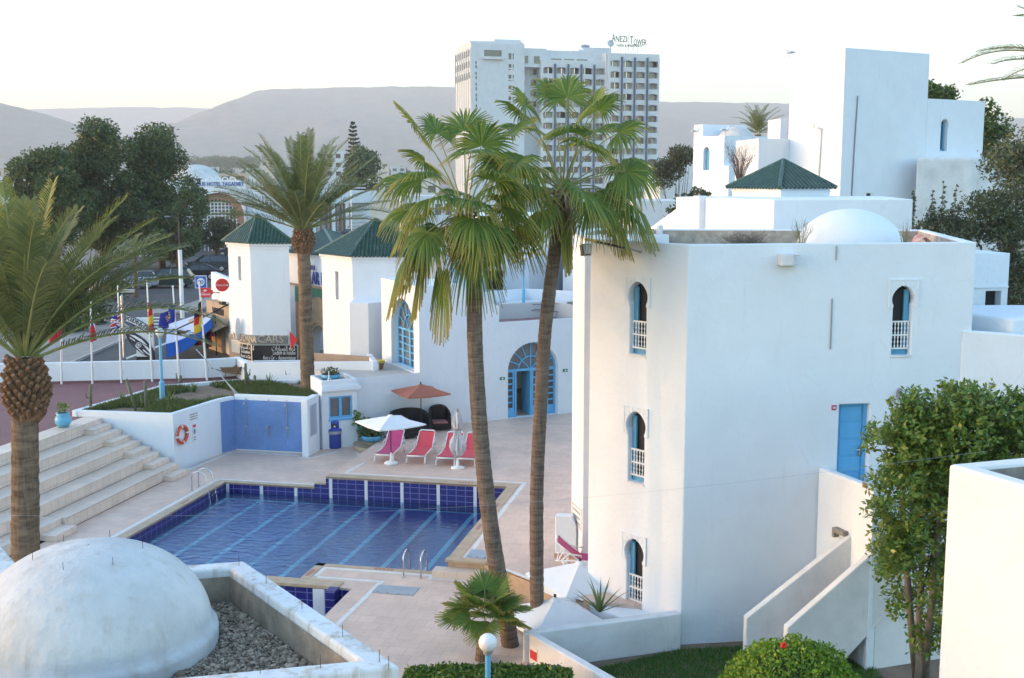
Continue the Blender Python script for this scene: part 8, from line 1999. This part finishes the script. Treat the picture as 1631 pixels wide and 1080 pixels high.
# blue awning with clothes
a0, a1, a2, a3 = far(264, 548, 59), far(338, 506, 60.5), far(338, 494, 64.5), far(266, 517, 66)
t = root('shop_awning', (a0.x, a0.y, ZS), 'sagging blue and white shop awning with clothes hanging beneath it', 'awning')
b = MB(); n = 8; V = []
for i in range(n + 1):
    for j in range(n + 1):
        u, v = i / n, j / n; q = a0.lerp(a1, u).lerp(a3.lerp(a2, u), v); q.z -= .25 * sin(pi * u) * (1 - v) + .1 * sin(pi * v); V.append(tuple(q))
b.add(V, [(i * (n + 1) + j, (i + 1) * (n + 1) + j, (i + 1) * (n + 1) + j + 1, i * (n + 1) + j + 1) for i in range(n) for j in range(n)]); b.build('canopy', mat('pale blue awning', (.33, .43, .62), .8), t)
b = MB(); V = []
for i in range(n + 1):
    q = a0.lerp(a1, i / n); q.z -= .25 * sin(pi * i / n); V += [tuple(q), (q.x, q.y - .05 * sin(i * 2), q.z - .75 * (1 - .35 * i / n))]
b.add(V, [(2 * i, 2 * i + 1, 2 * i + 3, 2 * i + 2) for i in range(n)]); b.build('valance', mat('royal blue awning', (.02, .12, .50), .7), t)
b = MB(); q = a0.lerp(a3, .45) + Vector((0, 0, .05)); b.tube([tuple(q), tuple(a1 + Vector((0, .4, .25))), tuple(a1 + Vector((1.0, 1.0, .8)))], .04, 5); b.build('pole', BLACKM, t)
b = MB(); q = far(283, 570, 62); b.tube([(a1.x - .1, a1.y + 1, ZS), (a1.x - .1, a1.y + 1, a1.z)], .03, 5); b.build('leg', BLACKM, t); b = MB(); b.tube([(q.x, 64.5, ZS), (q.x, 64.5, far(280, 513, 64.5).z)], .03, 5); b.build('leg', BLACKM, t)
rr = random.Random(3); cols = [((.01, .01, .012), 'black'), ((.3, .02, .04), 'red'), ((.02, .03, .08), 'navy'), ((.04, .04, .045), 'charcoal'), ((.25, .02, .06), 'crimson')]
for i in range(10):
    px = 286 + 5.2 * i; p = far(px, 528 + rr.uniform(-2, 2), 61.5); cidx = i % 5; c, cn = cols[cidx]; h = rr.uniform(.45, .95); w = .3
    t = root('hanging_garment', tuple(p), [cn + ' garment hanging ' + s for s in ('near the low end of the blue awning', 'near the tan shop hood')][i // 5], 'clothes', 'clothes hanging under the blue awning')
    b = MB(Matrix.Translation(p)); b.plate([(-w / 2, 0), (-w * .75, -.22), (-w * .6, -.26), (-w * .42, -.14), (-w * .4, -h), (w * .4, -h), (w * .42, -.14), (w * .6, -.26), (w * .75, -.22), (w / 2, 0)], -.04, .04); b.build('garment', mat(cn + ' cloth', c, .9), t)
# red pennant
p = far(461, 528, 57.6); t = root('red_pennant', tuple(p), 'red triangular flag on a short staff above the car hire sign', 'flag'); b = MB(); b.tube([tuple(far(457, 525, 57.9)), tuple(p), tuple(p + Vector((0.03, 0, -.95)))], .018, 5); b.build('staff', GALV, t)
b = MB(); b.v = []; e = far(474, 542, 57.4); q = far(462, 557, 57.6); b.add([tuple(p), tuple(e + Vector((0, .06, .02))), tuple(q), tuple(p + Vector((0, .02, 0))), tuple(e + Vector((0, .08, .02))), tuple(q + Vector((0, .02, 0)))], [(0, 1, 2), (5, 4, 3)]); b.build('cloth', FM['r'], t)

# street lamps
def double_lamp(label, px, py0, py1, Y, arm, white_from=None):
    x = (px - 815.5) / FOC * Y; z1 = hgt(Y, py1); t = root('street_lamp', (x, Y, ZS), label, 'street lamp'); b = MB()
    zs_ = hgt(Y, white_from) if white_from else ZS
    if white_from: b.tube([(x, Y, ZS), (x, Y, zs_)], .14, 8); b.build('sleeve', WHITEP, t); b = MB()
    b.tube([(x, Y, zs_), (x, Y, z1)], .06, 8); b.build('pole', BLACKM, t)
    for s in (-1, 1):
        b = MB(); b.tube([(x, Y, z1 - .25), (x + s * arm * .4, Y, z1 + .02), (x + s * arm, Y, z1 + .05)], .03, 5); b.build('arm', BLACKM, t)
        b = MB(); b.box((x + s * (arm + .2), Y, z1 + .04), (.4, .14, .07)); b.build('lamp_head', INKG, t, bevel=.02)
double_lamp('dark double armed street lamp with a white sleeve beside the parked cars', 287, 480, 346, 78, .55, 398)
def single_lamp(label, px, Y, py1, arm, m=GALV):
    x = (px - 815.5) / FOC * Y; z1 = hgt(Y, py1); t = root('street_lamp', (x, Y, ZS), label, 'street lamp'); b = MB(); b.tube([(x, Y, ZS), (x, Y, z1), (x + arm * .3, Y, z1 + .25), (x + arm, Y, z1 + .3)], .08, 6); b.build('pole', m, t); b = MB(); b.box((x + arm, Y, z1 + .28), (.7, .25, .14)); b.build('lamp_head', m, t)
single_lamp('white street lamp before the red brick wing', 407, 130, 322, .6, WHITEP)
single_lamp('tall white pole right of the walking person in the street', 561, 170, 300, .8, WHITEP)
g = at(191, 590, ZS); single_lamp('slim grey pole standing behind the crossed flag', 191, 60.5, 472, .3, GALV)

# wall lamps and fittings on the white house
M = fr(LW, C0); s = along(LW, C0, 1020, 8.9); z = hgt(27, 402)
t = root('street_light_arm', (*onl(LW, C0, s), z), 'slim black street light on an arm over the upper wall of the white house', 'wall lamp'); b = MB(M); b.tube([(s, -.0, z), (s, -.35, z + .10), (s, -.62, z + .14)], .028, 6); b.lathe([(.05, 0), (.05, .02), (.001, .025)], 8, (s, -.01, z)); b.build('arm', GALV, t)
b = MB(M @ Matrix.Translation((s, -1.05, z + .22)) @ Matrix.Rotation(radians(-11), 4, 'X')); b.box((0, 0, 0), (.16, .95, .05)); b.build('lamp_head', BLACKM, t, bevel=.015)
b = MB(M @ Matrix.Translation((s, -1.62, z + .335)) @ Matrix.Rotation(radians(-11), 4, 'X')); b.box((0, 0, 0), (.17, .22, .052)); b.build('tip', mat('orange plastic cap', (.75, .33, .04), .4), t, bevel=.02)
p = far(933, 398, 28.6); t = root('flood_light', tuple(p), 'small square floodlight high on the left corner of the white house', 'wall lamp'); b = MB(Matrix.Translation(p) @ Matrix.Rotation(radians(30), 4, 'Z') @ Matrix.Rotation(radians(-15), 4, 'X')); b.bx(-.13, .13, -.06, .06, -.14, .14); b.build('housing', BLACKM, t, bevel=.01); b = MB(Matrix.Translation(p) @ Matrix.Rotation(radians(30), 4, 'Z') @ Matrix.Rotation(radians(-15), 4, 'X')); b.bx(-.105, .105, -.066, -.0605, -.115, .115); b.build('glass', mat('flood glass', (.4, .42, .42), .1), t); b = MB(); b.tube([tuple(p + Vector((0, .04, 0))), tuple(p + Vector((.12, .25, .05)))], .02, 5); b.build('bracket', GALV, t)
M = fr(C0, RR); s = along(C0, RR, 1432, 5.5); z = hgt(26.5, 628); t = root('wall_lantern', (*onl(C0, RR, s), z), 'small grey oval wall lantern between the keyhole window and the shrub', 'wall lamp'); b = MB(M @ Matrix.Translation((s, -.05, z)) @ Matrix.Rotation(radians(90), 4, 'X') @ Matrix.Diagonal((.62, 1.05, 1, 1))); b.lathe([(.001, .08), (.08, .07), (.12, .02), (.13, -.04), (.001, -.045)], 18); b.build('housing', INKG, t); b = MB(M); b.bx(s - .03, s + .03, -.145, -.12, z - .07, z + .07); b.build('diffuser', GLOBE, t, bevel=.01)
s = along(C0, RR, 1328, 5.2); z = hgt(26.4, 649); t = root('room_sign', (*onl(C0, RR, s), z), 'small red room number plate left of the blue door', 'sign'); b = MB(M); b.bx(s - .055, s + .055, -.018, -.002, z - .055, z + .055); b.build('plate', mat('crimson plate', (.45, .02, .06), .4), t); b = MB(M)
for k in range(3): b.bx(s - .035 + k * .027, s - .018 + k * .027, -.022, -.0185, z - .025, z + .025)
b.build('lettering', WHITEINK, t)
p = Vector((9.6, 27.6, MZ + .02)); t = root('orange_bundle', tuple(p), 'crumpled orange and white sheet lying on the roof right of the dome', 'sheet'); b = MB(); rr = random.Random(9); n = 7; V = []
for i in range(n):
    for j in range(n): V.append((p.x - .1 + .5 * i / n + rr.uniform(-.03, .03), p.y + .5 * j / n, p.z - .15 + .30 * sin(pi * i / (n - 1)) * (1 - .5 * i / n) + rr.uniform(-.04, .04)))
b.add(V, [(i * n + j, (i + 1) * n + j, (i + 1) * n + j + 1, i * n + j + 1) for i in range(n - 1) for j in range(n - 1)]); b.build('sheet', mat('orange sheet', (.6, .12, .06), .7, col2=(.65, .55, .5), scale=5), t)
# white chimney-like piers behind the roof edge
t = root('roof_balustrade', (3.4, 33, 8.9), 'white roof kerb with three little piers at the left end of the white house roof', 'balustrade'); b = MB(); q0, q1 = far(962, 375, 33.0), far(1066, 372, 33.4); M, L = frame(q0, q1); b.M = M; b.bx(0, L, 0, .8, 8.3, q0.z); b.build('kerb', WHITE, t, bevel=.02); b = MB(M)
for u, w, h in ((.60, .12, .28), (1.0, .22, .36), (1.75, .12, .26)): b.bx(u - w / 2, u + w / 2, .2, .45, q0.z + .002, q0.z + h)
b.build('pier', WHITE2, t, bevel=.015); b = MB(M); b.bx(1.25, 1.45, .25, .45, q0.z + .002, q0.z + .1); b.bx(1.5, 1.58, .3, .4, q0.z + .002, q0.z + .16); b.build('brick', TANSKIRT, t)
# stained wall with dark opening, parapet at the far right
t = root('garden_shed', (11.4, 31.5, 4), 'small white garden building with a dark doorway behind the right end of the white house', 'shed'); p0, p1 = ((1535 - 815.5) / FOC * 31.4, 31.0), ((1598 - 815.5) / FOC * 31.6, 31.2); M, L = frame(p0, p1); sd0, sd1 = along(p0, p1, 1565, 6), along(p0, p1, 1590, 6)
b = MB(); facade(b, p0, p1, 0, hgt(31, 404), [rect(sd0, sd1, 1, hgt(31, 464))], .3); b.M = M; b.add([(0, 0, hgt(31, 404)), (L, 0, hgt(31, 404)), (L, 3, hgt(31, 404)), (0, 3, hgt(31, 404))], [(0, 1, 2, 3)]); b.add([(L, 0, 0), (L, 3, 0), (L, 3, hgt(31, 404)), (L, 0, hgt(31, 404))], [(0, 1, 2, 3)]); b.bx(0, L, -.04, -.002, hgt(31, 459), hgt(31, 456.5)); b.build('wall', WHITE, t)
b = MB(M); b.bx(sd0 - .05, sd1 + .05, .29, .33, 1, hgt(31, 463)); b.build('doorway', DARK, t)
t = root('terrace_parapet', (10.6, 27.5, 3), 'thick white terrace parapet with a sunlit top at the right end of the white house', 'wall'); p0 = ((1541 - 815.5) / FOC * 28.4, 28.2); p1 = ((1609 - 815.5) / FOC * 27.3, 27.0); p2 = (14.5, 28.0)
b = MB(); z = hgt(27.6, 503); b.prism([p0, p1, p2, (14.5, 30), (p0[0], 30)], 0, z); b.build('wall', WHITE, t, bevel=.06)
t = root('courtyard_wall', (10.3, 26.6, 0), 'plain white courtyard wall behind the tall shrub, right of the white house', 'wall'); p0 = onl(C0, RR, along(C0, RR, 1531, 6.5)); p0 = (p0[0], p0[1] - .03); M, L = frame(p0, (p0[0] + 5, p0[1] - .9)); b = MB(M); b.plate([(0, 0), (5, 0), (5, 6.75), (0, hgt(26.75, 527))], 0, .25); b.build('wall', WHITE, t, bevel=.03)

# wheelbarrow
g = at(370, 604, ZT); t = root('wheelbarrow', (*g, ZT), 'old wooden wheelbarrow standing by the perimeter wall', 'wheelbarrow', rz=.1); b = MB(); b.prism([(-.35, -.25), (.3, -.2), (.3, .2), (-.35, .25)], .32, .36); b.add([(-.35, -.25, .36), (.3, -.2, .36), (.42, -.3, .58), (-.48, -.34, .58)], [(0, 1, 2, 3)]); b.add([(-.35, .25, .36), (.3, .2, .36), (.42, .3, .58), (-.48, .34, .58)], [(3, 2, 1, 0)]); b.add([(.3, -.2, .36), (.3, .2, .36), (.42, .3, .58), (.42, -.3, .58)], [(0, 1, 2, 3)]); b.build('tray', WOOD, t, world=False)
for s in (-1, 1):
    b = MB(); b.tube([(.6, s * .08, .2), (-.2, s * .24, .34), (-.85, s * .28, .55)], .022, 6); b.build('handle', WOOD, t, world=False); b = MB(); b.tube([(-.25, s * .22, .34), (-.3, s * .22, 0)], .02, 5); b.build('leg', WOOD, t, world=False)
b = MB(Matrix.Translation((.6, 0, .19)) @ Matrix.Rotation(radians(90), 4, 'X')); b.lathe([(.001, -.03), (.15, -.03), (.19, -.02), (.19, .02), (.15, .03), (.001, .03)], 18); b.build('wheel', TYRE, t, world=False)
# leaning steel pole in front of the planter
p0, p1 = far(312, 556, 45.5), far(378, 627, 44.75); t = root('leaning_pole', tuple(p1), 'thin galvanised pole slanting up from the corner of the shower wall', 'pole'); b = MB(); b.tube([tuple(p1), tuple(p0)], .022, 6); b.tube([tuple(far(375, 628, 44.8)), tuple(p1 + (p0 - p1) * .25)], .02, 5); b.build('pole', GALV, t)

# gulls
def gull(label, px, py, Y, rz, s=1.0):
    p = far(px, py, Y); t = root('seagull', tuple(p), label, 'gull', 'gulls on the roofs', rz); V = [(0, 0, .02), (.12, 0, .08), (.2, 0, .2), (.24, 0, .27), (-.1, 0, .1), (-.3, 0, .06)]; V = [(a * s, b_ * s, c * s + .16 * s) for a, b_, c in V]
    skinfig('body', V, [(0, 1), (1, 2), (2, 3), (0, 4), (4, 5)], [.085 * s, .09 * s, .05 * s, .045 * s, .08 * s, .02 * s], mat('gull white', (.7, .7, .7), .7), t)
    b = MB(); b.tube([(.27 * s, 0, .43 * s), (.36 * s, 0, .41 * s)], [.018 * s, .006 * s], 5); b.build('beak', mat('gull beak', (.6, .4, .05), .5), t, world=False)
    for q in (-1, 1):
        b = MB(); b.tube([(.0, q * .03 * s, 0), (.0, q * .03 * s, .12 * s)], .01 * s, 4); b.build('leg', mat('gull leg', (.4, .25, .2), .6), t, world=False)
        b = MB(); b.ball((-.08 * s, q * .07 * s, .25 * s), .075 * s, 10, (1.7, .3, .6)); b.build('wing', mat('gull grey', (.35, .36, .38), .7), t, world=False)
gull('gull standing on the left corner of the tall tower roof', 1258, 91.5, 64.8, pi, 1.1)
gull('gull on the left corner of the distant white house roof', 1107, 216, 97.8, 0, 1.5)
gull('gull on the front corner of the distant white house roof', 1155, 214, 95.3, 0, 1.5)
# thin bird wires strung across the near view
t = root('bird_wire', (*at(0, 880, RZ), RZ), 'hair thin wire strung across the near roofs', 'wire'); b = MB(); a = Vector((-6.0, 13.6, 6.5)); c = Vector((5.2, 12.5, 7.55)); b.tube([tuple(a.lerp(c, k / 12) - Vector((0, 0, .25 * sin(pi * k / 12)))) for k in range(13)], .0013, 4); b.build('wire', GALV, t)
# ------------------------------------------------------------------ haze
hz_ = MB(); hz_.bx(-6500, 6500, -140, 9200, -8, 700)
m = bpy.data.materials.new('haze air'); m.use_nodes = True; nt = m.node_tree; nt.nodes.clear(); o = nt.nodes.new('ShaderNodeOutputMaterial'); v = nt.nodes.new('ShaderNodeVolumePrincipled')
v.inputs['Color'].default_value = (.93, .89, .88, 1); v.inputs['Density'].default_value = 2.0e-4; v.inputs['Anisotropy'].default_value = 0.0; nt.links.new(v.outputs[0], o.inputs['Volume'])
tag(hz_.build('haze', m), 'thin pale evening haze lying over the town and the hills', 'haze', kind='stuff')
